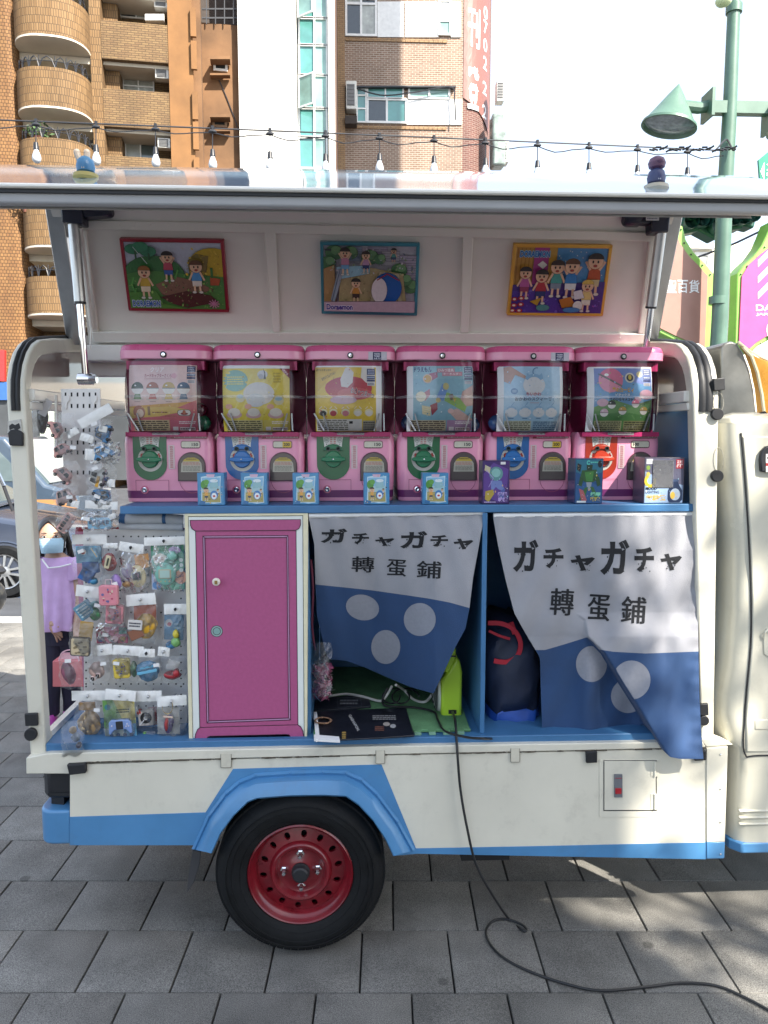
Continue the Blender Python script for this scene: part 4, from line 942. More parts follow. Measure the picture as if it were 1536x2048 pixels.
# ================================================================== display cabinet built into the load bed
SZ = 1.528
cab_t = T('display_cabinet', 'blue painted shelf cabinet fitted inside the open truck side', 'shelf cabinet', (.2, 2.8, fl_t))
b = B(); b.bx(-.752, 1.156, 2.46, 3.2, SZ-.026, SZ); cab_t.part('shelf', b, BLUEB, bevel=.003)
b = B(); b.bx(.436, .452, 2.462, 3.2, fl_t, SZ-.027); cab_t.part('divider', b, BLUEB, bevel=.0015)
b = B(); b.prism([(-.158, 2.49), (-.142, 2.49), (-.142, 3.2), (-.158, 3.2)], fl_t, SZ-.027); cab_t.part('side_board', b, BLUEB)
b = B(); b.bx(-.14, 1.156, 3.2, 3.215, fl_t, SZ-.027); cab_t.part('back_board', b, BLUEB)
b = B(); b.bx(1.158, 1.172, 2.47, 3.3, fl_t, 1.87); cab_t.part('end_board', b, BLUEB)
b = B(); b.bx(-.55, -.159, 2.5, 3.2, fl_t, SZ-.027); cab_t.part('cupboard_body', b, BLUEB)
# cream framed cupboard door printed as a pink wardrobe
D = YP(2.465)
t = T('cupboard_door', 'cream framed cupboard door printed with a pink wardrobe', 'cupboard door', D(495, 1495))
fo = [(369, 1026), (616, 1023), (614, 1491), (378, 1497)]; fi = [(376, 1033), (606, 1031), (609, 1482), (385.5, 1488)]
CR2 = mat('cream_wood', (.7, .66, .47), .5, var=.08, vs=14)
for i in range(4):
    j = (i+1) % 4; b = B(); b.pslab(D, [fo[i], fo[j], fi[j], fi[i]], -.03, .003); t.part('frame_rail', b, CR2, bevel=.001)
b = B(); b.pslab(D, [(x+(.7 if x < 500 else -.7), y+(.7 if y < 1200 else -.7)) for x, y in fi], -.02, 0); door = t.part('door_panel', b, mat('door_white', (.72, .76, .74), .35, var=.03), bevel=.001)
s = Print(D, .0003, .0004); INK = hx('1d0a18'); PKW = hx('a8517e')
def shp(pts, w_=1.2):
    cx, cy = sum(p[0] for p in pts)/len(pts), sum(p[1] for p in pts)/len(pts)
    s.poly(pts, PKW); s.line(list(pts)+[pts[0]], w_, INK)
s.line([fi[0], fi[1], fi[2], fi[3], fi[0]], 1.6, hx('101812'))
shp([(391, 1062), (592, 1060.5), (596, 1449.5), (399.5, 1455)])
shp([(380, 1040.5), (601, 1039), (601, 1050), (598, 1057), (592, 1060.5), (390.5, 1062), (384, 1058), (381, 1051)])
shp([(400, 1455), (596, 1449.5), (602, 1454), (606, 1463), (608, 1475), (582, 1476), (578, 1469.5), (570, 1469), (422, 1472.5), (416, 1474), (413, 1480), (389, 1481), (391, 1468), (395, 1459)])
LV = hx('b98fb4')
o1 = [(405.7, 1072), (576, 1071), (581, 1440), (414, 1446)]; i1 = [(409.5, 1076), (573.6, 1074.7), (577.3, 1436), (417.4, 1442)]
s.line(o1+[o1[0]], 1.3, INK); m1 = [((a+c)/2, (b_+d)/2) for (a, b_), (c, d) in zip(o1, i1)]; s.line(m1+[m1[0]], 2.0, LV); s.line(i1+[i1[0]], 1.2, INK)
for a, c in zip(o1, i1): s.line([a, c], 1.0, INK)
s.ell(433.5, 1262.5, 12.2, 11.6, INK, 28); s.ell(433.5, 1262.5, 11, 10.5, hx('8fa7a6'), 28); s.ell(433.5, 1262.5, 8, 7.8, INK, 24); s.ell(433.5, 1262.5, 6.9, 6.7, hx('7fa39e'), 24)
s.build('wardrobe_print', t.b, door, PRINT)
b = B(); b.lathe([(.004, 0), (.005, -.012), (.012, -.018), (.0135, -.024), (.011, -.03), (.001, -.032)], D(435, 1161), 'y', 20); kb = t.part('knob', b, mat('ivory_knob', (.75, .7, .62), .3), door)
b = B(); b.bx(*[D(435, 1161).x+q for q in (-.004, .005)], D(435, 1161).y-.0335, D(435, 1161).y-.031, D(435, 1161).z-.006, D(435, 1161).z+.006); t.part('knob_inlay', b, mat('brass_wood', (.25, .16, .04), .4), door)

def kid(s, u, v, h, hair, shirt, low, up=0, skin='d8b092'):
    # a plain little child figure
    k = h/20; s.poly([(u-3*k, v-7*k), (u+3*k, v-7*k), (u+4*k, v), (u-4*k, v)], hx(shirt)); s.poly([(u-3.6*k, v), (u+3.6*k, v), (u+3.4*k, v+4*k), (u+.4*k, v+4*k), (u, v+2*k), (u-.4*k, v+4*k), (u-3.4*k, v+4*k)], hx(low))
    for q in (-1, 1):
        s.line([(u+q*1.9*k, v+4*k), (u+q*2.1*k, v+8*k)], 1.5*k, hx(skin)); s.ell(u+q*2.5*k, v+8.4*k, 1.6*k, .9*k, hx('c9c4bc'), 8)
        s.line([(u+q*3*k, v-6*k), (u+q*5.5*k, v-(10 if up else 1)*k)], 1.4*k, hx(skin))
    s.ell(u, v-10.5*k, 4.6*k, 4.4*k, hx(skin), 16); s.ell(u, v-12*k, 4.7*k, 3.4*k, hx(hair), 14, pi, 2*pi); s.ell(u-1.5*k, v-10.3*k, .5*k, .8*k, hx('1a1414'), 6); s.ell(u+1.5*k, v-10.3*k, .5*k, .8*k, hx('1a1414'), 6); s.ell(u, v-8*k, 1.2*k, .7*k, hx('a03a34'), 8)
def busy(s, u0, v0, u1, v1, cols, n, seed, big=1.0):
    # small brush marks, leaves and pebbles
    r = random.Random(seed); keep, s.ink = s.ink, None
    for _ in range(n):
        u, v, c = r.uniform(u0, u1), r.uniform(v0, v1), hx(r.choice(cols)); w_ = r.uniform(.5, 1.6)*big
        if r.random() < .5: s.ell(u, v, w_, w_*r.uniform(.4, 1), c, 7, rot=r.uniform(0, 3))
        else: s.line([(u, v), (u+r.uniform(-2, 2)*big, v+r.uniform(-2, 1)*big)], .45*big, c)
    s.ink = keep
# ================================================================== six capsule machines
def machine(i, col, dialmat, price, pyel, lab, poster, ring, balls):
    cx = -.782+.1565+.3122*i; yf = 2.6; z0 = SZ
    t = T('capsule_machine', lab, 'capsule machine', (cx, yf+.15, z0), group='pink capsule toy machines on the blue shelf')
    sc_ = 577.0; Z = lambda v: z0+(1003-v)/sc_
    F = lambda u, v, h: V((cx+u/sc_, yf-h, Z(v)))
    b = B(); b.loft([[(cx+x*k, yf+.15+(y-.15)*k, z) for x, y in rrect(-.152, .152, 0, .3, .03, 5)] for z, k in ((z0+.001, .965), (z0+.06, .985), (z0+.2, 1.0), (z0+.222, .985), (z0+.24, .93))])
    base = t.part('base', b, PINK, bevel=.002, ang=40)
    b = B(); b.loft([[(cx+x*k, yf+.15+(y-.15)*k, z) for x, y in rrect(-.1522, .1522, 0, .3, .03, 5)] for z, k in ((z0+.0147, .9735), (z0+.04, .9815))], 0, False); t.part('purple_band', b, mat('purple_band', hx('6e2c63'), .35), base)
    b = B(); b.loft([[(cx+x*k, yf+.14+(y-.14)*k, z) for x, y in rrect(-.157, .157, -.022, .29, .055, 7)] for z, k in ((z0+.484, .985), (z0+.486, 1.0), (z0+.512, 1.0))]); cap = t.part('cap', b, PINK, bevel=.002, ang=50)
    b = B(); b.loft([[(cx+x*k, yf+.14+(y-.14)*k, z) for x, y in rrect(-.156, .156, -.021, .29, .055, 7)] for z, k in ((z0+.5122, 1.0), (z0+.525, .985), (z0+.532, .95), (z0+.534, .9))]); t.part('lid', b, PINKD, cap, ang=60)
    p = F(0, 711, .0); c = V((cx, yf-.022, z0+.498))
    b = B(); b.lathe([(.0105, .002), (.0105, -.004), (.008, -.005), (.0075, -.003), (.001, -.003)], c, 'y', 20); t.part('lock_ring', b, mat('lock_black', (.02, .02, .025), .3), cap)
    b = B(); b.lathe([(.0072, -.003), (.006, -.0055), (.001, -.006)], c, 'y', 16); b.lathe([(.002, -.0058), (.001, -.0064)], c, 'y', 8); t.part('lock', b, STEEL, cap)
    if i in (2, 4):
        s = Print(lambda u, v, h: V((cx+u/sc_, yf-.022-h, z0+.512-(v-698)/sc_)), .0003, .0006)
        s.rect(35, 699, 71, 715, hx('b9b3bd')); s.rect(44, 699.5, 60, 714.5, hx('14164a'))
        for k, w_ in enumerate(('TAKARA', 'TOMY', 'A.R.T.S')): s.text(w_, 46, 701.5+k*4.3, 58.5, 704.7+k*4.3, hx('d8d8e4'), .03)
        s.build('maker_sticker', t.b, cap, PRINT)
    # clear barrel shaped dome
    def dome(u, v, k=1.0):
        a = pi+pi*(u*1.16-.08); e = 2/2.7; s_ = lerp([(0, .83), (.06, .92), (.16, .985), (.35, 1.03), (.6, 1.03), (.85, .985), (1, .94)], v)
        ca, sa = cos(a), sin(a); sg = lambda q: (1 if q > 0 else -1)
        return V((cx+.154*k*s_*sg(ca)*abs(ca)**e, yf+.115+.165*k*s_*sg(sa)*abs(sa)**e*(1 if sa < 0 else .7), z0+.234+.252*v))
    b = B(); b.grid(lambda u, v: dome(u, v), 40, 16); t.part('dome', b, CLEAR, ang=80)
    b = B(); b.grid(lambda u, v: dome(u, .48+.035*v, 1.006), 40, 2); t.part('dome_band', b, film_mat('band_film', (.93, .93, .95), fog=.16))
    b = B(); b.loft([[V(dome(k/30, .0, 1.01))+V((0, 0, q)) for k in range(31)] for q in (-.004, .006)], 0, False, False); t.part('dome_rim', b, film_mat('rim_film', (.75, .7, .75), fog=.2))
    # magenta inner box and toy capsules behind the card
    b = B(); b.bx(cx-.1545, cx+.1545, yf+.085, yf+.13, z0+.232, z0+.483); b.bx(cx-.13, cx+.13, yf-.0, yf+.1, z0+.45, z0+.48); b.bx(cx-.135, cx+.135, yf-.02, yf+.1, z0+.225, z0+.24); t.part('inner_back', b, MAGENTA)
    for (u, v, cc) in balls:
        c = F(u, v, -.03); b = B(); b.ball(c, .029, 18, 12); b.lathe([(.0295, -.002), (.0295, .002)], c, 'z', 18); t.part('toy_capsule', b, mat('capsule_'+cc, hx(cc), .25, coat=.3))
    for u0, u1 in ((-66, -52), (-50, -44), (52, 46), (60, 66)):
        b = B(); b.tube([F(u0*1.08, 828, .026), F(u1*1.0, 862, .02)], .0028, 6); t.part('guide', b, film_mat('guide_film', (.9, .9, .9), fog=.5))
    # curved printed card
    def cardf(u, v, h): x = u/sc_; return V((cx+x, yf-.03+1.0*x*x-h+.00001*(v-800)**2*.4, Z(v)))
    b = B(); b.grid(lambda u, v: cardf(-69+130*u, 735+128*v, 0), 12, 6); b.grid(lambda u, v: cardf(-69+130*u, 735+128*v, -.0012), 12, 6); card = t.part('poster_card', b, PAPERW)
    s = Print(cardf, .0003, .0005); poster(s); s.build('poster_print', t.b, card, PRINTG, sub=18)
    # front of the base: dial plate, labels, chute
    s = Print(F, .0004, .0012)
    s.poly([(-68, 866), (-2, 866), (-2.5, 926)]+[(-35+33*cos(a), 926+33*sin(a)) for a in [pi*k/14 for k in range(1, 14)]]+[(-67.5, 926)], col)
    s.poly([(-56.5, 867), (-13.5, 867), (-17, 884), (-18, 894), (-26, 889), (-35, 887.5), (-44, 889), (-52.5, 894), (-53.5, 884)], hx('bdbdb8'))
    s.scrib(-50, 869, -22, 874, hx('333333'), 1, i)
    for u in (-48, -22):
        s.arc(u, 880, 4.4, 5.2, 0, 6.28, hx('50605a')); s.scrib(u-3, 877, u+3, 883, hx('50605a'), 2, i+3); s.poly([(u-1.5, 887.5), (u+1.5, 887.5), (u, 890)], hx('222222'))
    s.scrib(-41, 874, -36.5, 888, hx('a03030'), 4, 5); s.scrib(-34, 874, -29.5, 888, hx('a03030'), 4, 6)
    if ring: 
        s.arc(-35, 918, 17.5, 24, radians(-30), radians(200), hx('b0aea6')) ; s.arc(-35, 918, 17.5, 24, radians(202), radians(236), hx('b0aea6')); s.arc(-35, 918, 17.5, 24, radians(-58), radians(-33), hx('b0aea6'))
        s.poly([(-53.5, 908), (-49, 905), (-50, 914), (-53, 916)], hx('982018')); s.poly([(-18, 905), (-14, 911), (-16, 915), (-20, 908)], hx('982018'))
    s.poly([(6.5, 869), (79, 868.5), (77.5, 877), (5, 877.3)], hx('7a1030')); s.rect(13, 870.2, 76, 875.8, hx('b9a6ac')); s.scrib(14, 870.6, 75, 875.5, hx('7a3040'), 2, i)
    s.rect(1, 890, 13, 937, hx('c9b6b8')); 
    for k in range(10): s.scrib(4, 892+k*4.4, 10, 895.8+k*4.4, hx('a01828'), 2, k)
    s.poly(rrect(25.5, 64, 881.5, 896.5, 4), hx('7d4a58')); s.poly(rrect(27, 62.5, 883, 895, 3.5), hx('c3bfae')); 
    if pyel: s.rect(45, 883.4, 62, 894.6, hx('c9a82a'))
    if price: s.text(price, (47 if price != '100' else 30), 885.6, (59.5 if price != '100' else 42), 892, hx('181818'), .03); s.scrib(29, 894, 61, 896.2, hx('30201c'), 1, i)
    for q in (((-64, 959), (0, 959)), ((0, 959), (0, 980)), ((-64, 959), (-64, 980))): s.line(q, .8, hx('8f3a58'))
    s.ell(-47.5, 978, 8, 8, hx('c45a80')); s.arc(46, 960, 24, 25, .1, pi-.1, hx('a24a68'))
    s.build('front_print', t.b, base, PRINTG)
    c = F(-35, 918, .002); b = B(); b.lathe([(.029, .001), (.0285, -.006), (.026, -.0085), (.001, -.009)], c, 'y', 28); dl = t.part('dial', b, dialmat, ang=40)
    b = B(); b.loft([[c+V((x, -.008, z)), c+V((x, -.02, z*.8))] for x, z in ((-.04, -.006), (0, -.011), (.04, -.006), (.04, .006), (0, .011), (-.04, .006))], 0, True); 
    b = B(); pts = [(-.041, -.005), (-.02, -.009), (.02, -.009), (.041, -.005), (.041, .005), (.02, .009), (-.02, .009), (-.041, .005)]; b.slab([c+V((x, -.021, z)) for x, z in pts], (0, .012, 0)); t.part('handle', b, dialmat, dl, bevel=.003)
    b = B(); b.ball(c+V((0, -.021, 0)), .003, 8, 5); t.part('screw', b, STEEL, dl)
    b = B()
    b.slab([F(x, y, .008) for x, y in [(-55, 900), (-50, 893), (-40, 890), (-30, 890), (-20, 893), (-15, 900), (-20, 901), (-35, 898), (-50, 901)]], (0, .008, 0)); cs_ = t.part('coin_plate', b, dialmat, bevel=.002)
    for u in (-45, -25): b = B(); b.lathe([(.0075, .0), (.0075, -.006), (.005, -.006), (.004, -.001), (.001, -.001)], F(u, 897, .007), 'y', 14); t.part('coin_slot', b, mat('slot_dark', (.03, .05, .05), .3), cs_)
    arch = lambda r, y1: [(46-r, y1), (46+r, y1), (46+r, 931)]+[(46+r*cos(a), 931-r*sin(a)) for a in [pi*k/16 for k in range(1, 16)]]+[(46-r, 931)]
    b = B(); b.slab([F(x, y, .0035) for x, y in arch(27.5, 961)], (0, .003, 0)); ch = t.part('chute_frame', b, mat('chute_frame', (.09, .03, .05), .35), bevel=.001)
    b = B(); b.slab([F(x, y, .006) for x, y in arch(25.5, 960)], (0, .002, 0)); t.part('chute_door', b, mat('smoked_plastic', (.075, .06, .058), .12, coat=.5), ch, bevel=.001)
    s = Print(F, .0003, .0064); s.poly([(25, 943), (67, 943), (65.5, 926), (60, 918), (53, 914.5), (39, 914.5), (32, 918), (26.5, 926)], hx('a7a496')); s.poly([(60, 918), (53, 914.5), (39, 914.5), (32, 918), (29, 922), (63, 922)], hx('b09a38')); s.scrib(36, 916, 56, 919, hx('2a2418'), 1, 2); s.scrib(29, 923, 63, 930, hx('a86a60'), 3, 4); s.scrib(29, 931, 63, 941, hx('6a6a60'), 4, 9); s.build('chute_label', t.b, ch, PRINTG)
    c = F(-47.5, 978, .002); b = B(); b.lathe([(.009, .001), (.009, -.003), (.006, -.004), (.001, -.002)], c, 'y', 16); t.part('key_lock', b, STEEL)
def logo(s, u=43, v=737):
    s.rect(u, v, u+16, v+12, hx('1a2c5e')); [s.scrib(u+2, v+1.5+k*3.4, u+14, v+4.4+k*3.4, hx('b8c4dc'), 1, k) for k in range(3)]
    s.rect(u, v+14, u+16, v+20, hx('1a2c5e')); s.scrib(u+1, v+15, u+15, v+19, hx('b8c4dc'), 1, 2); s.rect(u, v+21, u+16, v+25, hx('1a2c5e')); s.rect(u+1, v+27, u+15, v+33, hx('d0d0d0')); s.scrib(u+2, v+27.5, u+14, v+32.5, hx('1a2c5e'), 2, 3)
def small(s, c1, c2, ink='4a3a30'):
    s.rect(-62, 841, 8, 862, hx(c1)); s.scrib(-60, 842, 6, 861, hx(ink), 5, 7); s.rect(10, 841, 60, 862, hx(c2)); s.scrib(26, 843, 58, 849, hx('f0e8e8'), 2, 1); s.rect(14, 854, 24, 861, hx('e8dede')); s.rect(27, 855, 56, 861, hx('e8dede')); s.scrib(28, 856, 55, 860.5, hx('7a5058'), 1, 3)
def capsule(s, u, v, r, c1, c2='e6e2da', rot=0):
    s.ell(u, v, r, r, hx(c2), 24); s.ell(u, v, r, r, hx(c1), 14, pi+rot, 2*pi+rot); s.line([(u-r*cos(rot)*.98, v-r*sin(rot)*.98), (u+r*cos(rot)*.98, v+r*sin(rot)*.98)], r*.14, hx('6a6460')); s.ell(u-r*.35, v-r*.45, r*.18, r*.12, hx('f4f2ee'), 10)
def po1(s):
    s.rect(-69, 735, 61, 863, hx('d9b2a8')); s.rect(-69, 735, 61, 815, hx('ddbdb6')); s.poly([(-69, 815), (61, 805), (61, 863), (-69, 863)], hx('d0a04e')); s.poly([(-69, 835), (0, 828), (61, 802), (61, 863), (-69, 863)], hx('c96b72')); s.poly([(-69, 838), (-10, 834), (50, 822), (10, 815), (-69, 818)], hx('d6b55e'))
    s.text('カードキャプターさくら', -38, 752, 14, 760, hx('a0203a'), .015); s.line([(-38, 762), (14, 762)], .6, hx('a0203a')); s.text('クリア', -27, 739, 0, 749, hx('efe4e2'), .03); s.ell(19, 756, 6, 6, hx('d79aa2'), 5)
    logo(s)
    for u, c, b_ in ((-52, '33452e', '4f7a45'), (-22, 'a0562c', 'b84848'), (9, 'bd9a34', 'caa73c'), (37, '274e6c', '2f5a78')):
        capsule(s, u, 780, 12, c); s.ell(u, 801, 13, 3, hx('c9b6b0')); s.poly([(u-8, 801), (u-5, 791), (u+5, 791), (u+8, 801)], hx(b_)); s.scrib(u-6, 805, u+6, 807, hx('7a5a5a'), 1)
    s.ell(-50, 826, 12, 13, hx('b07a68')); s.ell(-48, 828, 7, 8, hx('e0c8b4')); s.rect(-33, 815, -28, 832, hx('8a6a4a')); s.scrib(-24, 825, 5, 828, hx('6a2030'), 1, 2); s.scrib(0, 832, 22, 835, hx('a06040'), 1, 4)
    s.poly(rrect(24, 50, 821, 833, 6), hx('4a5a48')); s.poly(rrect(25, 49, 822, 832, 5), hx('dcd8d0')); s.ell(37, 829, 7, 2.4, hx('8a3a3a')); s.ell(37, 826, 3, 4, hx('b86a4a')); small(s, 'cdb890', 'c76a7c')
    busy(s, -66, 812, 58, 838, ['e0c890', 'b07a50', 'd09a8a'], 26, 11, 1.2)
def po2(s):
    s.rect(-69, 741, 61, 863, hx('d8c23c'))
    for k in range(9): u = -69+k*15; s.poly([(u, 863), (u+5, 863), (min(u+60, 61), 863-min(110, (61-u-0)*1.7)), (min(u+55, 61), 863-min(110, (61-u)*1.7))], hx('dccb58'))
    s.poly([(-44+(19 if k % 2 else 25)*cos(2*pi*k/36), 765+(16 if k % 2 else 21)*sin(2*pi*k/36)) for k in range(36)], hx('7fae9c')); s.scrib(-60, 756, -28, 774, hx('d8cf70'), 4, 3)
    s.poly([(42, 741), (61, 741), (61, 760)], hx('8a1c34')); s.text('9月から', 45, 745, 60, 750, hx('f0d8d8'), .02, .78); s.scrib(30, 748, 44, 770, hx('b8a030'), 4, 2)
    s.ell(2, 790, 30, 22, hx('cfcac2'), 26); s.ell(-4, 803, 18, 13, hx('bfc4c8'), 22); s.ell(9, 753, 10, 8, hx('c9c9c6')); s.ell(6, 757, 5, 5, hx('a8a8a8')); s.poly([(10, 741), (14, 748), (16, 762), (11, 762), (13, 752)], hx('2c3028'))
    for u, v, r in ((-34, 799, 9), (40, 803, 10)): s.ell(u, v, r, r*.9, hx('cdc49a')); s.ell(u, v-3, r*.7, r*.4, hx('9ab8c0'))
    for u in (-47, -9, 34): s.ell(u, 837-6, 15, 7, hx('c8a0a0')); s.ell(u, 826, 12, 8, hx('d6cfc2')); s.ell(u-10, 815, 7, 5, hx('d8a088'))
    small(s, 'c9bd86', 'd2c060', '4a4420')
    busy(s, -66, 745, 58, 838, ['e6da88', 'b8a030', 'c9c4b8'], 50, 12, 1.3)
def po3(s):
    s.rect(-69, 738, 50, 863, hx('d9b93a')); s.poly([(-69, 738), (-20, 738), (-69, 790)], hx('d3ad2e')); s.text('ポケットモンスター', -67, 741, -35, 746, hx('2a2410'), .02); s.text('おすわりコレクション', -58, 752, -28, 758, hx('3a2c10'), .02, -.5)
    s.ell(-4, 779, 46, 23, hx('b02234'), 30); s.ell(8, 790, 34, 12, hx('c04a50'), 24); s.ell(-14, 802, 26, 8, hx('c1a0b8'), 22); s.poly([(-10, 740), (-4, 738), (6, 748), (4, 768), (-6, 778), (-18, 776), (-20, 762)], hx('d5cfc6')); s.poly([(22, 738), (46, 738), (48, 770), (30, 768), (20, 758)], hx('d5cfc6'))
    s.text('わきゃつまーっ', 0, 782, 46, 794, hx('e8e0d8'), .05, .22); s.text('わきゃつまーっ', 0, 782, 46, 794, hx('2c2c48'), .005, .22); logo(s, 32, 741)
    for u, c in ((-54, '2e3230'), (-34, 'a83038'), (-10, 'c07078'), (14, 'd8d2c8'), (36, 'd8d2c8')): s.ell(u, 826, 8.5, 7, hx('d8d0a8')); s.ell(u, 828, 6.5, 5.5, hx(c)); s.line([(u-7, 819), (u-3, 815)], 1.4, hx('e0d8c0')); s.line([(u+7, 819), (u+3, 815)], 1.4, hx('e0d8c0'))
    s.rect(-67, 839, 22, 862, hx('d4d0c8')); s.scrib(-65, 840, -5, 861, hx('55503c'), 6, 3); s.rect(-3, 843, 4, 848, hx('101010')); s.rect(24, 842, 48, 862, hx('9c9888')); s.scrib(25, 844, 47, 861, hx('44403a'), 4, 6)
    busy(s, -66, 742, 48, 836, ['e4cc68', 'a8862a', 'c06a50'], 50, 13, 1.3)
def po4(s):
    s.rect(-57, 735, 61, 863, hx('7ba9b8')); s.rect(-57, 735, 61, 760, hx('86b2bd')); s.text('ドラえもん', -55, 737, -21, 747, hx('1c2a6a'), .04)
    s.poly([(-10, 740), (25, 738), (25, 747), (-10, 748)], hx('c48a98')); s.text('ひみつ道具', -8, 740, 23, 746.5, hx('f0e8e8'), .02); s.poly([(0, 748), (40, 746), (40, 754), (0, 755)], hx('c48a98')); s.text('キーホルダー', 2, 748, 38, 753, hx('f0e8e8'), .02); logo(s, 44, 737)
    s.poly([(-26, 750), (-10, 747), (-9, 757), (-24, 766)], hx('a05068')); s.ell(-29, 760, 9, 9, hx('d6b8a0')); s.ell(-29, 760, 7, 7, hx('c79a34'))
    s.poly([(-40, 790), (-25, 780), (-24, 792), (-34, 804)], hx('a85a70')); s.ell(-42, 795, 10, 10, hx('d8d0b4'))
    s.poly([(-24, 812), (-10, 806), (-9, 820), (-20, 832)], hx('8a1c34')); s.poly([(-40, 812), (-22, 815), (-23, 833), (-39, 829)], hx('cfc49a')); [s.line([(-37, 813+k*4), (-24, 816+k*4)], .6, hx('a59a70')) for k in range(4)]
    s.poly([(8, 786), (52, 806), (45, 825), (4, 803)], hx('86ae52')); s.poly([(0, 770), (12, 776), (2, 804), (-12, 798)], hx('5a86c0')); s.ell(7, 775, 6, 7, hx('b8ae6a')); s.ell(-8, 802, 5, 5, hx('c0b070')); s.poly([(12, 792), (20, 789), (25, 799), (17, 803)], hx('6e5a4a')); s.poly([(20, 796), (28, 800), (24, 806)], hx('c9ae3a'))
    s.poly([(40, 785), (61, 772), (61, 812), (48, 814), (36, 800)], hx('c09a92')); s.poly([(12, 824), (30, 818), (61, 838), (61, 842), (30, 842)], hx('c6a49a')); s.ell(17, 823, 6, 5, hx('d4b0a8')); small(s, 'b9ab8c', 'a884a4')
    busy(s, -54, 740, 58, 838, ['a8ccd4', '5a8ea0', 'd8e0e0'], 50, 14, 1.2)
def po5(s):
    s.rect(-57, 735, 55, 863, hx('9cc0d6')); s.poly([(-57, 737), (-43, 735), (-10, 757), (-13, 761), (-35, 752), (-45, 770), (-57, 765)], hx('b08a76')); s.ell(-12, 758, 3.5, 2.5, hx('d0b0a0'))
    s.ell(2, 772, 22, 19, hx('d2d4d4'), 26); s.poly([(-16, 758), (-10, 748), (-4, 756)], hx('7fa8c6')); s.poly([(20, 758), (18, 748), (10, 755)], hx('7fa8c6')); s.arc(2, 772, 16, 22, pi*1.2, pi*1.8, hx('7fa8c6')); s.arc(8, 746, 7, 9, 2.4, 5.0, hx('5c86ac'))
    s.ell(-37, 784, 7, 6, hx('4a7aa6')); s.scrib(-41, 781, -33, 787, hx('a8c4d8'), 2); s.text('ちいかわ', -14, 786, 16, 793, hx('b04a5a'), .03); s.text('おかおのスクィーズ', -36, 795, 38, 803, hx('2c3e60'), .03); s.scrib(-6, 806, 12, 808, hx('c08a90'), 1); s.arc(46, 800, 4, 5.5, 2, 6, hx('6c96bc'))
    for u in (-42, -15, 12, 38): s.ell(u, 826, 12, 9, hx('d3d6d6')); s.arc(u, 824, 8, 11, pi*1.15, pi*1.85, hx('86aecb')); s.line([(u, 812), (u+5, 806)], 1.2, hx('6c96bc')); s.scrib(u-5, 836, u+5, 839, hx('3a6a96'), 1)
    s.rect(-55, 842, -2, 862, hx('c6c8ae')); s.scrib(-53, 843, -4, 861, hx('5a5a48'), 5, 4); s.rect(0, 842, 54, 862, hx('9ab8c8')); s.scrib(2, 843, 52, 861, hx('2a5a80'), 5, 6)
    busy(s, -54, 740, 52, 838, ['c0dcea', '7aa4c4', 'e4e8ea'], 50, 15, 1.2)
def po6(s):
    s.rect(-56, 738, 60, 863, hx('6a7fb8')); s.poly([(-56, 770), (0, 760), (60, 775), (60, 863), (-56, 863)], hx('5d93bf')); s.poly([(-56, 815), (-20, 800), (20, 812), (60, 800), (60, 863), (-56, 863)], hx('5f8f52')); s.poly([(-56, 832), (0, 824), (60, 834), (60, 863), (-56, 863)], hx('4c7f44'))
    for u, v, r in ((-40, 806, 11), (48, 790, 14), (30, 800, 8)): s.ell(u, v, r, r*.7, hx('c79cae'))
    capsule(s, -24, 762, 24, 'cf6a88', 'd98aa0', .5); s.ell(14, 757, 10, 10, hx('cfcab8')); s.ell(14, 757, 7, 7, hx('2c2c34')); s.ell(14, 756, 3.5, 5, hx('c9b03a')); s.ell(34, 750, 6, 6, hx('d8cc90'))
    s.text('星のカービィ', -22, 776, 22, 786, hx('c99a2a'), .05); s.text('デラックス', -16, 788, 14, 793, hx('ece6da'), .03); s.text('てのひらマスコット', -26, 796, 26, 803, hx('22221e'), .04); logo(s, 42, 740)
    for u, v, c in ((-36, 826, 'd0b0b8'), (-22, 810, '2e3a34'), (0, 822, 'c8a04a'), (26, 808, 'd0708c'), (44, 822, 'c0a050')): capsule(s, u, v, 8, c)
    s.rect(-54, 842, 0, 862, hx('a8a67a')); s.scrib(-52, 843, -2, 861, hx('4a4a30'), 5, 4); s.rect(4, 842, 58, 862, hx('8a8a5c')); s.scrib(6, 843, 56, 861, hx('40402a'), 4, 8)
    busy(s, -54, 742, 58, 838, ['9ab0d8', '7ab06a', 'd0c070', '3c6a3c'], 60, 16, 1.2)
GRD = mat('green_dial', (.01, .16, .07), .35, coat=.2); BLD = mat('blue_dial', (.02, .15, .42), .35, coat=.2); RDD = mat('red_dial', (.45, .04, .015), .35, coat=.2)
g_, b_, r_ = hx('0d5a34'), hx('1c5a96'), hx('9c2e1a')
machine(0, g_, GRD, '150', 0, 'pink capsule machine with pale pink card, leftmost on the shelf', po1, 1, [(66, 846, '1c5a40'), (60, 822, '4a0a22')])
machine(1, b_, BLD, '200', 1, 'pink capsule machine with yellow striped card and blue dial', po2, 1, [(-64, 852, '4a0a22')])
machine(2, g_, GRD, '150', 0, 'pink capsule machine with yellow card showing a big red shape', po3, 0, [])
machine(3, g_, GRD, '150', 0, 'pink capsule machine with teal card of torches and keyrings', po4, 1, [(-63, 846, '2a3a5a'), (64, 850, '2a3a5a')])
machine(4, b_, BLD, '200', 1, 'pink capsule machine with pale blue card and pointing finger', po5, 1, [(-66, 846, '3a5a8a')])
machine(5, r_, RDD, '100', 0, 'pink capsule machine with red dial, at the right shelf end', po6, 1, [])

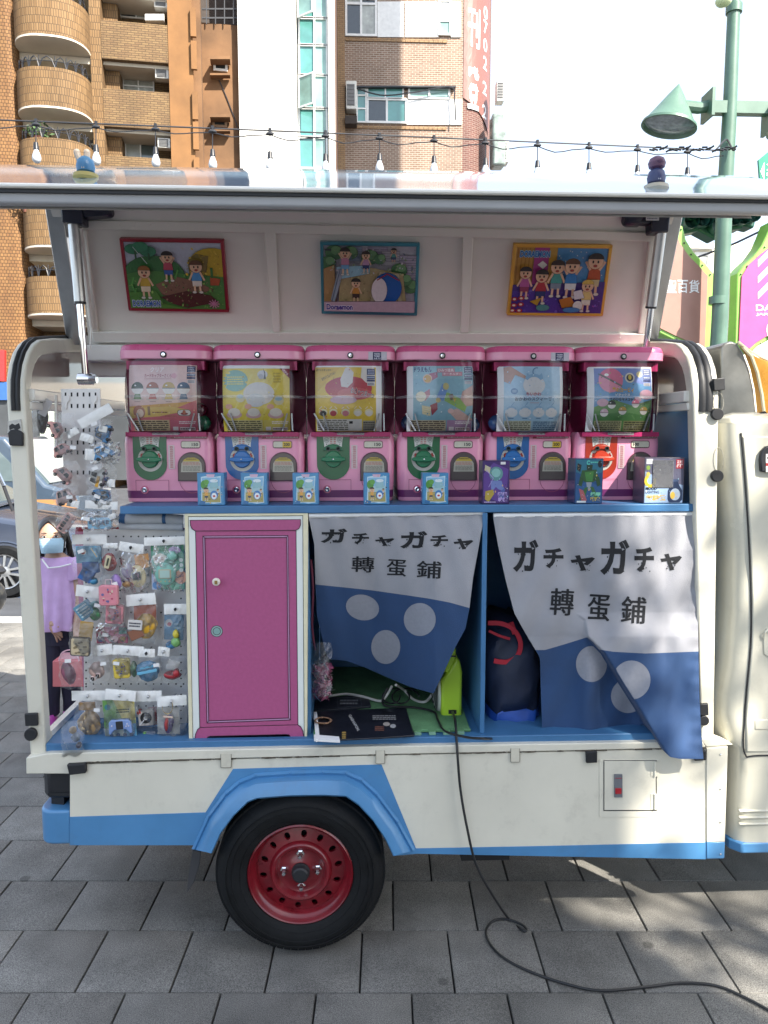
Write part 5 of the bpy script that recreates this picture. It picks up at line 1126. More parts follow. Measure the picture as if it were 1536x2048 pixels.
# ================================================================== boxes standing on the shelf
BXY = 2.478
def box(px0, px1, py, dep, colr, lab, cat, deco, grp=None, rot=0, name='toy_box'):
    pl = YP(BXY); a, c = pl(px0, py), pl(px1, py); zt = a.z; x0, x1 = a.x, c.x
    t = T(name, lab, cat, ((x0+x1)/2, BXY+dep/2, SZ), group=grp)
    b = B(); b.bx(x0, x1, BXY, BXY+dep, SZ+.001, zt); bo = t.part('carton', b, mat('carton_'+colr, hx(colr), .35, var=.06, coat=.4), bevel=.0012)
    py1 = 1009; sx = (x1-x0)/100; sz = (zt-SZ)/100
    s = Print(lambda u, v, h: V((x0+u*sx, BXY-h, zt-v*sz)), .0003, .0006); deco(s); busy(s, 6, 8, 94, 94, ['d8d4cc', '2a2c38', 'c8a86a', '9ac0d0'], 26, int(x0*1000), 1.6); s.build('carton_print', t.b, bo, PRINTG)
    if rot: t.o.rotation_euler.z = rot
    return t, x0, x1, zt
def dblue(s):
    busy(s, 18, 16, 84, 90, ['b8d4e0', '5a9a4a', '8ab0c8'], 1, 2)
    s.rect(4, 3, 96, 97, hx('3f86b4')); s.poly([(14, 12), (34, 9), (66, 12), (88, 9), (85, 50), (88, 92), (60, 95), (40, 92), (12, 95), (15, 50)], hx('b6d2de')); s.poly([(17, 15), (85, 14), (82, 50), (85, 90), (18, 90), (19, 50)], hx('7fb0d2')); s.poly([(17, 42), (84, 40), (84, 62), (18, 64)], hx('9ec0c8')); s.poly([(18, 60), (84, 60), (85, 90), (18, 90)], hx('a59a5e')); s.ell(26, 36, 13, 14, hx('4a8a3a')); s.ell(34, 28, 10, 8, hx('5c9a46')); s.rect(24, 44, 28, 60, hx('6a4a2a'))
    s.poly([(46, 30), (76, 26), (78, 46), (46, 48)], hx('8ab4bc')); s.ell(62, 24, 15, 5, hx('d2dee4')); s.line([(18, 66), (84, 64)], 1.5, hx('c0b48a'))
    kid(s, 33, 70, 34, '2a2220', 'd8a04a', '3a4a5a', 1); kid(s, 76, 62, 18, '33261f', 'c0c8d0', '7a5a4a'); s.ell(62, 68, 14, 14, hx('3a7ab8')); s.ell(62, 71, 10, 10, hx('dfe4e6')); s.ell(62, 71, 5, 3, hx('b8323a')); s.poly([(34, 4), (66, 4), (62, 13), (38, 13)], hx('c8a8c0')); s.poly([(10, 84), (30, 88), (26, 97), (8, 95)], hx('2c6a9c'))
blab = ['blue toy box left of all its twins on the shelf', 'blue toy box below the blue dial of the second machine', 'blue toy box at the left of the red-shape machine', 'blue toy box below the chute of the third machine', 'blue toy box below the fourth machine, nearest the purple box']
for (a, c), l_ in zip(((394, 448), (481, 534), (585, 637), (727, 779), (845, 897)), blab): box(a, c, 946, .06, '3c82b2', l_, 'toy box', dblue, 'small blue toy boxes on the shelf edge')
def dpurple(s):
    s.rect(3, 2, 97, 98, hx('3c2462')); s.poly([(5, 30), (40, 5), (95, 20), (90, 60), (60, 95), (5, 80)], hx('583a86')); s.ell(50, 30, 25, 16, hx('5a8a8c')); s.ell(50, 28, 16, 10, hx('7fb0ac')); s.poly([(30, 46), (70, 46), (82, 70), (60, 66), (50, 60), (34, 72)], hx('6a7ab0')); s.poly([(12, 70), (40, 66), (44, 76), (24, 95), (10, 88)], hx('a8923e')); s.poly([(10, 10), (30, 16), (26, 30), (8, 22)], hx('b8b090')); s.poly([(66, 70), (84, 62), (78, 90), (62, 88)], hx('4c5c9c')); s.line([(14, 22), (40, 40), (24, 60)], 2, hx('9a8ac8')); s.text('超機', 56, 72, 92, 82, hx('b8a0d8'), .04); s.text('戦隊', 58, 84, 94, 94, hx('b8a0d8'), .04); s.rect(66, 3, 84, 9, hx('d8d8d8')); s.scrib(8, 93, 50, 97, hx('c0b0d8'), 1)
box(965, 1020, 921, .07, '2c1a4a', 'purple robot toy box standing on the shelf in its clear wrap', 'toy box', dpurple)
def dteal(s):
    s.rect(3, 2, 97, 98, hx('1f4a78')); s.poly([(3, 2), (97, 2), (97, 30), (50, 40), (3, 30)], hx('2c6a80')); s.poly([(3, 60), (50, 50), (97, 64), (97, 98), (3, 98)], hx('2a5484')); s.text('C', 40, 4, 52, 14, hx('56b8a8'), .06); s.scrib(54, 6, 92, 11, hx('56b8a8'), 1)
    for q, c in (([(24, 26), (76, 24), (84, 44), (66, 52), (36, 52), (18, 42)], '2c5230'), ([(34, 30), (66, 28), (62, 50), (40, 50)], '3f7a3c'), ([(40, 14), (62, 14), (60, 26), (42, 26)], '20382a'), ([(40, 52), (60, 52), (56, 70), (44, 66)], '8a929a'), ([(36, 64), (48, 62), (36, 88), (16, 92), (22, 78)], '355f3a'), ([(54, 62), (66, 62), (84, 84), (72, 88)], '355f3a'), ([(14, 66), (30, 70), (44, 92), (26, 97)], 'a0585e'), ([(8, 10), (22, 14), (18, 30), (6, 24)], '22282c'), ([(18, 40), (30, 44), (24, 62), (12, 58)], '27472c'), ([(72, 42), (86, 40), (92, 58), (80, 62)], '27472c')): s.poly(q, hx(c))
    s.text('機甲', 56, 74, 92, 84, hx('7fc8a8'), .06); s.text('戰隊', 56, 85, 92, 94, hx('c8b050'), .06); s.ell(88, 12, 8, 8, hx('18222c')); s.rect(8, 93, 40, 97, hx('d0d8d8'))
box(1151, 1207, 917, .085, '1d3c66', 'teal and green robot toy box standing before the red dial', 'toy box', dteal)
def dlamp(s):
    s.rect(2, 2, 98, 98, hx('5a5a6e')); s.poly([(2, 30), (50, 50), (98, 60), (98, 98), (2, 98)], hx('8aa0bc')); s.rect(20, 6, 72, 66, hx('3c3a48')); s.rect(22, 8, 70, 64, hx('6e6878'))
    s.rect(4, 3, 20, 14, hx('d8d8d8')); s.arc(15, 50, 8, 15, -.5, 4.2, hx('c9a83a')); s.ell(9, 22, 5, 5, hx('7f9a4a')); s.ell(9, 36, 5, 5, hx('b8a85a')); s.rect(78, 4, 97, 24, hx('9a2030')); s.text('正版', 80, 6, 95, 13, hx('e8d0d0'), .03); s.text('授權', 80, 14, 95, 22, hx('e8d0d0'), .03)
    s.text('MOOD', 4, 64, 32, 70, hx('1a2430'), .03); s.text('LIGHTING', 4, 72, 38, 78, hx('1a2430'), .02); s.text('氛圍燈', 5, 81, 56, 94, hx('b89a4a'), .05)
    s.poly([(66, 60), (72, 52), (84, 52), (88, 60), (96, 72), (96, 92), (90, 97), (64, 97), (60, 90), (60, 72)], hx('22304c')); s.ell(78, 80, 13, 13, hx('9aa8b8')); s.ell(72, 82, 6, 8, hx('c9a84a')); s.rect(70, 47, 86, 52, hx('3a4a68'))
t, x0, x1, zt = box(1290, 1370, 915, .1, '4c4a58', 'grey-blue mood lamp box with clear window, rightmost on shelf', 'lamp box', dlamp)
hgt = zt-SZ; wid = x1-x0
b = B(); c = V((x0+wid*.46, BXY+.012, SZ)); b.ball(c+V((0, 0, hgt*.55)), (.017, .012, .02)); b.ball(c+V((0, 0, hgt*.74)), (.021, .014, .019)); 
t.part('night_light', b, mat('lamp_peach', (.6, .42, .33), .4))
b = B(); b.bx(x0+wid*.2, x0+wid*.72, BXY-.0035, BXY-.003, SZ+hgt*.35, SZ+hgt*.95); t.part('clear_window', b, film_mat('box_window', (.95, .95, .97), bump=.3, bs=30, fog=.1))
# cardboard leaning at the shelf end
t = T('cardboard_sheets', 'folded grey cardboard leaning against the blue end board', 'cardboard', (1.08, 2.85, SZ))
CB = mat('dark_cardboard', (.17, .125, .1), .85, var=.2, vs=8)
q = YP(2.82)
for x0, x1, y0, y1 in ((1332, 1350, 795, 900), (1351, 1374, 794, 900), (1327, 1374, 876, 960)):
    b = B(); b.prect(q, x0, y0, x1, y1, -.05, .0 if y0 < 850 else .02); t.part('sheet', b, CB, bevel=.002)

# ================================================================== three framed jigsaw pictures on the wing's underside
def picture(quad, fcol, lab, deco, fname):
    q = [V(p) for p in quad]
    def bil(u, v): return q[0]*(1-u)*(1-v)+q[1]*u*(1-v)+q[2]*u*v+q[3]*(1-u)*v
    f = lambda u, v, h: WP(*bil(u/100, v/70), h)
    cen = WP(*bil(.5, .5)); t = T('framed_picture', lab, 'framed picture', cen, group='framed jigsaw pictures on the wing')
    b = B(); b.slab([f(2, 2, .004), f(98, 2, .004), f(98, 68, .004), f(2, 68, .004)], WP.n*-.018); bd = t.part('picture_board', b, PAPERW)
    fm = mat(fname, fcol, .35, coat=.2); e = 3.4
    o_, i_ = [(0, 0), (100, 0), (100, 70), (0, 70)], [(e, e), (100-e, e), (100-e, 70-e), (e, 70-e)]
    for k in range(4):
        j = (k+1) % 4; b = B(); b.slab([f(*o_[k], .011), f(*o_[j], .011), f(*i_[j], .011), f(*i_[k], .011)], WP.n*-.022); t.part('frame_rail', b, fm, bevel=.0025)
    s = Print(f, .0003, .0046); s.clip = (3, 3, 97, 67); deco(s); s.build('picture_print', t.b, bd, PUZZ)
def pA(s):
    s.ink = .35
    s.rect(3, 3, 97, 67, hx('b9bccc')); s.ell(88, 26, 24, 18, hx('b89a2c'), 26); s.poly([(64, 20), (72, 14), (84, 16), (80, 34), (64, 34)], hx('7d6a34')); s.ell(30, 36, 30, 20, hx('3a6c3c'), 26); s.poly([(3, 34), (20, 30), (97, 36), (97, 67), (3, 67)], hx('4a7a3c'))
    for u, v in ((12, 10), (26, 12), (19, 8)): s.ell(u, v, 8, 5, hx('3c7c5c'))
    s.rect(13, 12, 14.5, 20, hx('3a5a3c')); s.rect(26, 14, 27.2, 20, hx('3a5a3c')); s.poly([(30, 44), (50, 36), (70, 40), (86, 48), (60, 56), (36, 54)], hx('7a5a48')); s.poly([(34, 56), (60, 50), (84, 54), (90, 60), (60, 66), (44, 62)], hx('4e2c26')); s.poly([(3, 52), (30, 50), (36, 62), (60, 67), (3, 67)], hx('4c7c34'))
    for u, v in ((6, 38), (9, 44), (44, 34), (50, 30)): s.line([(u, v+8), (u+3, v)], 1.4, hx('5c9a4a')); s.line([(u, v+8), (u-2, v+1)], 1.4, hx('4c8a40'))
    busy(s, 4, 34, 96, 66, ['2f5a2c', '6a9a4a', '8ab05c', '3c6a38'], 110, 3); busy(s, 36, 40, 86, 60, ['5a3a30', '8a6a58', '3a221e'], 50, 4); busy(s, 60, 8, 96, 34, ['d0b448', '9a7a24', 'c9a838'], 50, 5); kid(s, 20, 46, 26, '8a5a2c', 'c9a440', 'd8c8b0'); kid(s, 44, 30, 24, '2a2220', 'b0485a', '3a5a9a', 1); kid(s, 71, 40, 26, '5a3a24', '4a8ac0', 'd0c8c0'); s.poly([(84, 36), (94, 38), (92, 44), (84, 44)], hx('a8502c')); s.line([(86, 36), (86, 28)], 2.5, hx('3a6a34'))
    for k in range(10): s.line([(86, 62), (86+5*cos(k*.63), 62+4*sin(k*.63))], 1, hx('b87a98'))
    s.text('DORAEMON', 5, 59, 33, 66, hx('d8dce4'), .09); s.text('DORAEMON', 5.4, 59.5, 32.6, 65.5, hx('2a5ca0'), .035)
    s.line([(12, 8), (24, 24)], .5, hx('cfd4d4'))
def pB(s):
    s.ink = .35
    s.rect(3, 3, 97, 67, hx('a9a6b4'))
    for u, v, w_, h_, c in ((24, 4, 18, 14, '8f98b0'), (48, 4, 20, 10, '9a92a8'), (62, 8, 18, 14, 'b0aab4'), (80, 12, 17, 34, 'a39cb0')): s.rect(u, v, u+w_, v+h_, hx(c)); [s.line([(u, v+k*2.4), (u+w_, v+k*2.4)], .4, hx('6a6478')) for k in range(int(h_/2.4))]
    for u, v, r in ((14, 10, 9), (30, 10, 8), (50, 14, 9), (8, 20, 8), (80, 26, 8), (92, 42, 8), (86, 36, 7), (60, 16, 6)): s.ell(u, v, r, r*.8, hx('4f7a52')); s.ell(u+2, v-2, r*.6, r*.5, hx('6a9466'))
    s.poly([(3, 26), (14, 22), (16, 60), (3, 62)], hx('a88458')); s.poly([(20, 28), (50, 24), (84, 30), (88, 58), (18, 60)], hx('a3906a')); s.poly([(60, 28), (80, 30), (84, 58), (50, 58)], hx('b6a488')); s.poly([(16, 24), (50, 22), (50, 30), (18, 36)], hx('8ab0c4'))
    s.poly([(18, 26), (24, 26), (14, 58), (10, 56)], hx('8c94a4')); s.line([(20, 26), (11, 58)], 1, hx('5a6478')); busy(s, 4, 6, 96, 30, ['7a8a6a', 'c0bac8', '6a7488', '8fa07a'], 120, 6); busy(s, 18, 30, 84, 58, ['8a7a58', 'b8a880'], 60, 7); kid(s, 25, 22, 22, '2a2220', 'b87a94', '6a9ac4', 1); kid(s, 46, 22, 18, '33261f', 'b488ac', '2c3a6a'); kid(s, 36, 50, 20, '2a2220', 'c0823a', '3c2c28'); kid(s, 74, 14, 12, '2a2220', '5a9a94', '4a5a7a')
    s.ell(68, 44, 15, 15, hx('16509c'), 28); s.ell(60, 46, 8, 12, hx('cbbfc6'), 22); s.line([(58, 36), (68, 30), (80, 36)], 1.2, hx('8c2030')); s.poly([(3, 58), (97, 56), (97, 67), (3, 67)], hx('b39aa8')); s.line([(3, 58), (97, 56)], .5, hx('6a5a6a'))
    s.text('Doraemon', 5, 59.5, 33, 66, hx('d6d2dc'), .09); s.text('Doraemon', 5.4, 60, 32.6, 65.5, hx('3a2c84'), .035); s.scrib(5, 6, 11, 9, hx('3a3a48'), 1)
def pC(s):
    s.ink = .35
    s.rect(3, 3, 97, 67, hx('4f86b8')); s.rect(3, 3, 22, 42, hx('b0823a')); [s.line([(5+k*4, 4), (5+k*4, 42)], .8, hx('93682a')) for k in range(5)]; s.rect(22, 3, 37, 40, hx('a03a80')); s.rect(37, 3, 45, 40, hx('b48a3c')); s.poly([(3, 40), (97, 36), (97, 67), (3, 67)], hx('43307c')); s.poly([(3, 46), (40, 42), (60, 67), (3, 67)], hx('4c3890'))
    for k in range(22): u, v = random.Random(k).uniform(40, 95), random.Random(k+50).uniform(5, 30); s.ell(u, v, .7, .7, hx('c4d4e4'), 5)
    busy(s, 4, 42, 96, 66, ['5a48a0', '3a2c70', '6a5ab0', '8a4a9a'], 110, 8); kid(s, 15, 42, 26, '2a2024', 'b05a98', '8a3a5a'); kid(s, 32, 46, 28, '2a2220', 'a8323c', '2c3a6a'); s.poly([(26, 20), (31, 16), (36, 20), (32, 24)], hx('d6d4cc')); kid(s, 47, 38, 30, '33261f', '4a9a94', '7a8a9a'); kid(s, 62, 38, 32, '5a3a24', '3577b4', 'd0d4d6', 1); kid(s, 85, 34, 34, '2a2220', 'b0502e', 'c2b48a', 1); kid(s, 80, 54, 26, 'c6a650', 'd8c07a', 'd8d2c4')
    for u, v in ((6, 54), (13, 53), (6, 60), (13, 59), (5, 65), (12, 65)): s.ell(u, v, 3.2, 2, hx('b8323e')); s.ell(u, v, 1.6, 1, hx('d8ccc0'))
    s.poly([(52, 54), (64, 51), (70, 60), (56, 62)], hx('b06c2a')); s.poly([(22, 56), (34, 52), (30, 60)], hx('a9862e')); s.ell(72, 60, 5, 5, hx('d0ccc8')); s.ell(36, 62, 7, 3, hx('4a8484')); s.ell(66, 66-2, 9, 2.5, hx('3f77a8')); s.poly([(66, 46), (74, 44), (78, 52), (68, 54)], hx('c9c6cc'))
    s.text('DORAEMON', 7, 6, 38, 13, hx('9ad0e4'), .09); s.text('DORAEMON', 7.4, 6.5, 37.6, 12.5, hx('2c5ca8'), .03)
picture([(238, 477), (447, 480), (458, 625), (257, 622)], (.28, .012, .03), 'red framed jigsaw picture of green hills on the wing', pA, 'red_frame')
picture([(640, 484), (840, 487), (834, 632), (643, 628)], (.04, .22, .3), 'teal framed jigsaw picture with a blue ball on the wing', pB, 'teal_frame')
picture([(1028, 488), (1226, 491), (1206, 633), (1014, 631)], (.68, .36, .05), 'yellow framed jigsaw picture with purple floor on the wing', pC, 'yellow_frame')

# ================================================================== cloth hangings
def edge(pts): return [V(p) for p in pts]
def along(pts, t):
    L = [0]
    for a, c in zip(pts, pts[1:]): L.append(L[-1]+(c-a).length)
    t *= L[-1]
    for i in range(len(pts)-1):
        if t <= L[i+1]+1e-9: return pts[i].lerp(pts[i+1], (t-L[i])/max(1e-9, L[i+1]-L[i]))
    return pts[-1]
def coons(Tp, Bt, Lf, Rt):
    Tp, Bt, Lf, Rt = map(edge, (Tp, Bt, Lf, Rt))
    def f(u, v):
        a = along(Tp, u)*(1-v)+along(Bt, u)*v+along(Lf, v)*(1-u)+along(Rt, v)*u
        return a-(Tp[0]*(1-u)*(1-v)+Tp[-1]*u*(1-v)+Bt[0]*(1-u)*v+Bt[-1]*u*v)
    return f
CLW = mat('white_cotton', (.31, .315, .345), .85, var=.06, vs=9, bump=.35, bs=420, sheen=.1)
CLB = mat('blue_cotton', (.019, .058, .155), .8, var=.08, vs=9, bump=.35, bs=420, sheen=.1)
def noren(lab, top, mid, bot, lu, ru, ll, rl, depth, deco, n=90):
    c0 = at(*top[len(top)//2], depth(*top[len(top)//2])); t = T('curtain', lab, 'curtain', c0, group='printed cloth curtains under the shelf')
    S = lambda p, h=0: (lambda q: at(p[0], p[1], depth(p[0], p[1])-h))(p)
    f1, f2 = coons(top, mid, lu, ru), coons(mid, bot, ll, rl)
    b = B(); b.grid(lambda u, v: S(f1(u, v)), n, n, 0); o = t.part('white_cloth', b, CLW, ang=80)
    b = B(); b.grid(lambda u, v: S(f2(u, v)), n, n, 0); o2 = t.part('blue_cloth', b, CLB, ang=80)
    s = Print(lambda u, v, h: S((u, v), h), .0003, .0012); dots = deco(s); s.build('lettering', t.b, o, mat_ink, sub=7)
    for q in dots: s = Print(lambda u, v, h: S((u, v), h), .0003, .0012); s.poly(q, DOT); s.build('dot', t.b, o2, mat_ink, sub=7)
    y = depth(*top[0]); A, Z = at(top[0][0]+1, top[0][1]-2, y+.006), at(top[-1][0]-1, top[-1][1]-2, y+.006)
    b = B(); b.tube([A, Z], .009, 12); t.part('rod', b, PAPERW)
    return t
mat_ink = print_mat('ink_on_cloth', .85)
INKC = hx('17191e'); DOT = hx('8b8e98')
def kana(s, rects, bold=.035):
    rr = random.Random(5)
    for ch, (x0, y0, x1, y1) in zip('ガチャガチャ', rects):
        s.text(ch, x0, y0, x1, y1, INKC, bold)
        for k in range(9):                              # dry-brush raggedness
            x, y = rr.uniform(x0+(x1-x0)*.2, x1-(x1-x0)*.2), rr.uniform(y0+(y1-y0)*.3, y1)
            s.ell(x, y, rr.uniform(.6, 1.6), rr.uniform(.8, 2.2), INKC, 6)
L0 = [(617, 1033), (700, 1031), (800, 1030), (969, 1027)]; LM = [(631, 1169), (686, 1174.6), (743, 1180.6), (808, 1189.7), (860, 1197.5), (899.5, 1205), (939, 1216)]
LBt = [(657, 1318), (691, 1321), (730, 1335), (782, 1358), (821, 1374), (867, 1387)]
def dL(x, y):
    k = max(0, (y-1036)/350); u = (x-790)/170
    return 2.472+.2*k**1.35-.17*k*min(1, max(0, (x-750)/120))+.022*k*cos(u*2.6+.4)+.005*sin(x*.055+y*.02)*k+.004*sin(x*.11-y*.03)*(1-k)
def decoL(s):
    kana(s, [(641, 1057, 695, 1086), (704, 1066, 738, 1088), (750, 1074, 789, 1092), (800, 1062, 855, 1097), (861, 1070, 896, 1093), (907, 1077, 947, 1099)])
    for ch, q in zip('轉蛋鋪', ((704, 1113, 748, 1144), (774, 1119, 812, 1152), (834, 1122, 882, 1156))): [s.text(ch, q[0]+dx, q[1]+dy, q[2]+dx, q[3]+dy, INKC, 0, .05) for dx, dy in ((0, 0), (.9, .3), (-.6, .6))]
    el = lambda cx, cy, rx, ry, ro=0: [(cx+rx*cos(a)*cos(ro)-ry*sin(a)*sin(ro), cy+rx*cos(a)*sin(ro)+ry*sin(a)*cos(ro)) for a in [2*pi*i/30 for i in range(30)]]
    return [el(725, 1215, 33.5, 25.5, .22), el(839.5, 1239, 32, 33), el(771.5, 1294, 29, 34)]
noren('grey-white and blue curtain with dots, beside the pink cupboard door', L0, LM, LBt, [(617, 1033), (628.6, 1088), (631, 1169)], [(969, 1027), (957, 1096), (946, 1156), (939, 1216)],
      [(631, 1169), (634, 1231), (649, 1296), (657, 1318)], [(939, 1216), (931, 1257), (912.5, 1291), (886, 1348), (867, 1387)], dL, decoL, 70)
R0 = [(986, 1033), (1100, 1032), (1250, 1031), (1391, 1029)]
RM = [(1071, 1300), (1090, 1300), (1131, 1288), (1174, 1274.5), (1186, 1284), (1198, 1299), (1227, 1303.5), (1291, 1307), (1397, 1303)]
RB = [(1085, 1473), (1163, 1476), (1214, 1474), (1256, 1463), (1284, 1448), (1301, 1463), (1323, 1498), (1340, 1514), (1361, 1518), (1407, 1518)]
FOLD = [(1225, 1150), (1240, 1170), (1274, 1174), (1307, 1207), (1361, 1239), (1421, 1277), (1448, 1292), (1498, 1322), (1530, 1342)]
RID = [(1030, 1150), (1100, 1200), (1182, 1232), (1240, 1205), (1290, 1240)]
def dR(x, y):
    xf = lerp(FOLD, y); k = max(0, (y-1225)/290); sm = 1/(1+exp(-max(-30, min(30, (x-xf)/1.5))))
    fl = -.018-.085*min(1, k)**1.3+.02*min(1, max(0, (x-xf)/120))*min(1, k)
    bk = .035*min(1, k*2)-.03*min(1, k*2)*exp(-((x-1178)/22)**2)
    d = 2.468+(fl*sm+bk*(1-sm))*min(1, k*6)
    r = (x-lerp([(1030, 1165), (1180, 1240), (1300, 1290), (1500, 1350)], y))
    w_ = min(1, max(0, (y-1040)/120))
    d += w_*(.013*exp(-((r+70)/26)**2)-.014*exp(-(r/30)**2)-.006*exp(-((r-75)/22)**2))
    d += w_*.004*sin(x*.09+y*.045)+.0025*sin(x*.16+2)*(1-w_)+.0016*(sin(y*.21)+sin(y*.087+x*.1))*max(0, (x-1372)/25)*w_
    return d-(.014*min(1, max(0, (y-1040)/60))*min(1, max(0, (x-1330)/60)))
def decoR(s):
    kana(s, [(1026, 1079, 1077, 1144), (1087, 1096, 1127, 1136), (1141, 1110, 1190, 1142), (1200, 1079, 1259, 1150), (1269, 1094, 1308, 1144), (1321, 1107, 1364, 1141)], .04)
    for ch, q in zip('轉蛋鋪', ((1101, 1177, 1147, 1230), (1176, 1189, 1219, 1241), (1243, 1193, 1291, 1246))): [s.text(ch, q[0]+dx, q[1]+dy, q[2]+dx, q[3]+dy, INKC, 0, .06) for dx, dy in ((0, 0), (1.2, .4), (-.8, .8))]
    xf = lambda y: lerp(FOLD, y)
    E = lambda cx, cy, rx, ry, side: [(max(p[0], xf(p[1])+6) if side > 0 else min(p[0], xf(p[1])-6), p[1]) for p in [(cx+rx*cos(a), cy+ry*sin(a)) for a in [2*pi*i/40 for i in range(40)]]]
    return [E(1183, 1328, 31, 36, -1), E(1263, 1360, 38, 39, 1), E(1256, 1392, 34, 34, -1)]
noren('bright white and blue curtain with a big fold, at the right end', R0, RM, RB, [(986, 1033), (996, 1090), (1012, 1163), (1029, 1227), (1050, 1265), (1071, 1300)], [(1391, 1029), (1395, 1201), (1397, 1303)],
      [(1071, 1300), (1080, 1316), (1082, 1393), (1085, 1473)], [(1397, 1303), (1399, 1393), (1402, 1456), (1407, 1518)], dR, decoR, 120)

# ================================================================== things in the compartments
FZ = fl_t
GM = mat('green_foam', (.11, .26, .12), .9, var=.2, vs=20, bump=.5, bs=160)
t = T('foam_mat', 'green foam floor mat with toothed edge in the middle compartment', 'floor mat', (.15, 2.8, FZ))
b = B(); xs = [-.132+.0245*k for k in range(23)]; pts = []
for k, x in enumerate(xs[:-1]): y = 2.462+(.012 if k % 2 else 0); pts += [(x, y), (xs[k+1], y)]
pts += [(.405, 2.48), (.418, 3.17), (-.128, 3.19)]; b.prism(pts, FZ+.001, FZ+.012); fm_ = t.part('mat_sheet', b, GM, bevel=.002)
b = B()
for k in range(0, 22, 2): b.bx(xs[k]+.001, xs[k+1]-.001, 2.452, 2.4615, FZ+.001, FZ+.009)
o = t.part('edge_teeth', b, mat('pale_green_foam', (.2, .38, .26), .9, var=.15, vs=40)); o['kind'] = 'stuff'
ZM = ZP(FZ+.0125)
LIME = mat('lime_plastic', (.4, .62, .04), .38, var=.04, coat=.15)
t = T('desk_fan', 'lime green boxy desk fan standing sideways on the foam mat', 'fan', at(903, 1441, 2.6))
FP = YP(2.6); b = B(); b.pslab(FP, [(883, 1440), (924, 1440), (925, 1345), (921, 1325), (913, 1314), (898, 1340), (882, 1362)], -.22, 0); fb = t.part('fan_body', b, LIME, bevel=.012, seg=4)
b = B(); b.pslab(FP, [(880, 1442), (926, 1442), (926, 1437), (880, 1437)], -.23, .006); t.part('foot', b, LIME, fb, bevel=.003)
b = B(); b.pslab(FP, [(897, 1345), (911, 1318), (912, 1300), (909, 1293), (903, 1294), (900, 1306), (888, 1345)], -.06, .004); t.part('carry_handle', b, LIME, fb, bevel=.004)
b = B(); b.prect(FP, 897, 1420, 913, 1428, -.01, .0015); b.prect(FP, 902, 1311, 912, 1314, 0, .0055); t.part('socket_recess', b, BLACKP, fb)
c = FP(882, 1392)+V((0, .11, 0)); b = B(); b.lathe([(.001, -.02), (.05, -.018), (.095, -.008), (.1, .0), (.1, .01)], c, 'x', 32); gr = t.part('grille', b, mat('fan_grille', (.55, .58, .55), .4), fb)
b = B()
for k in range(5): b.lathe([(.02+.018*k, -.0215+.0025*k), (.024+.018*k, -.024+.0025*k), (.028+.018*k, -.0215+.0025*k)], c, 'x', 28)
o = t.part('grille_rings', b, mat('grille_dark', (.05, .06, .06), .5), gr); o['kind'] = 'stuff'
# black printed bags lying on the mat
t = T('paper_bag', 'large black printed paper bag lying flat on the green mat', 'paper bag', ZM(725, 1450))
b = B(); b.pslab(ZM, [(628, 1424), (700, 1419), (812, 1415), (829, 1470), (760, 1475), (632, 1481)], 0, .006); bb_ = t.part('bag_sheet', b, mat('black_paper', (.012, .014, .022), .4, var=.3, vs=14, bump=.6, bs=14), bevel=.002)
s = Print(lambda u, v, h: ZM(u, v, .0062+h), .0003, .0004); s.text('GASHAPON', 690, 1442, 726, 1448, hx('a8a8a8'), .05, 1.05); s.scrib(745, 1430, 792, 1440, hx('9a9a9a'), 3, 4); s.ell(773, 1448, 7, 4, hx('a8a098')); s.ell(786, 1452, 6, 4, hx('a8a8a8')); s.scrib(750, 1452, 768, 1462, hx('8a5a4a'), 3, 2); s.scrib(684, 1463, 692, 1478, hx('c9a85a'), 4, 8); s.rect(776, 1418, 786, 1424, hx('2e3238'))
s.build('bag_print', t.b, bb_, PRINT)
b = B(); b.pslab(ZM, [(627, 1424), (634, 1424), (640, 1478), (632, 1481)], .0062, .012); b.pslab(ZM, [(628, 1469), (678, 1473), (680, 1481), (628, 1478)], .0062, .014); t.part('torn_white_edge', b, PAPERW, bb_)
t = T('card_sheet', 'small dark card with a boxed label behind the black paper bag', 'card', ZM(685, 1406))
b = B(); b.pslab(ZM, [(632, 1396), (700, 1391), (738, 1396), (742, 1412), (690, 1417), (628, 1420)], 0, .008); o = t.part('sheet', b, mat('black_paper', 0), bevel=.001)
s = Print(lambda u, v, h: ZM(u, v, .0082+h), .0003, .0004); s.line([(674, 1396), (720, 1394), (724, 1412), (676, 1415), (674, 1396)], .8, hx('5a5e66')); s.scrib(680, 1398, 716, 1410, hx('777a80'), 2, 3); s.build('card_print', t.b, o, PRINT)
b = B()
for k in range(6): b.tube([ZM(646+(16+rnd(-2, 2))*cos(a), 1441+(6+rnd(-1, 1))*sin(a), .009+.002*k) for a in [2*pi*i/22 for i in range(23)]], .0016, 5)
solo('rubber_band_loop', b, mat('rubber_band', (.3, .17, .1), .6), 'loop of tan rubber bands lying on the black paper bag', 'rubber bands', ZM(646, 1441))
WC, BC = mat('white_cord', (.55, .55, .52), .5), mat('black_cord', (.012, .013, .015), .45)
b = B(); b.tube(curve([ZM(650, 1394, .006), ZM(690, 1388, .006), ZM(725, 1393, .012), ZM(760, 1402, .008), ZM(772, 1392, .03), ZM(784, 1372, .06)]), .005, 8); solo('white_cable', b, WC, 'white cable snaking along the mat to the left', 'cable', ZM(690, 1388))
b = B(); b.tube(curve([ZM(792, 1370, .08), ZM(808, 1380, .03), ZM(826, 1398, .006), ZM(848, 1404, .006), ZM(862, 1392, .02), ZM(868, 1376, .05)]), .005, 8); solo('white_cable', b, WC, 'short white cable looping below the curtain tip', 'cable', ZM(830, 1398))
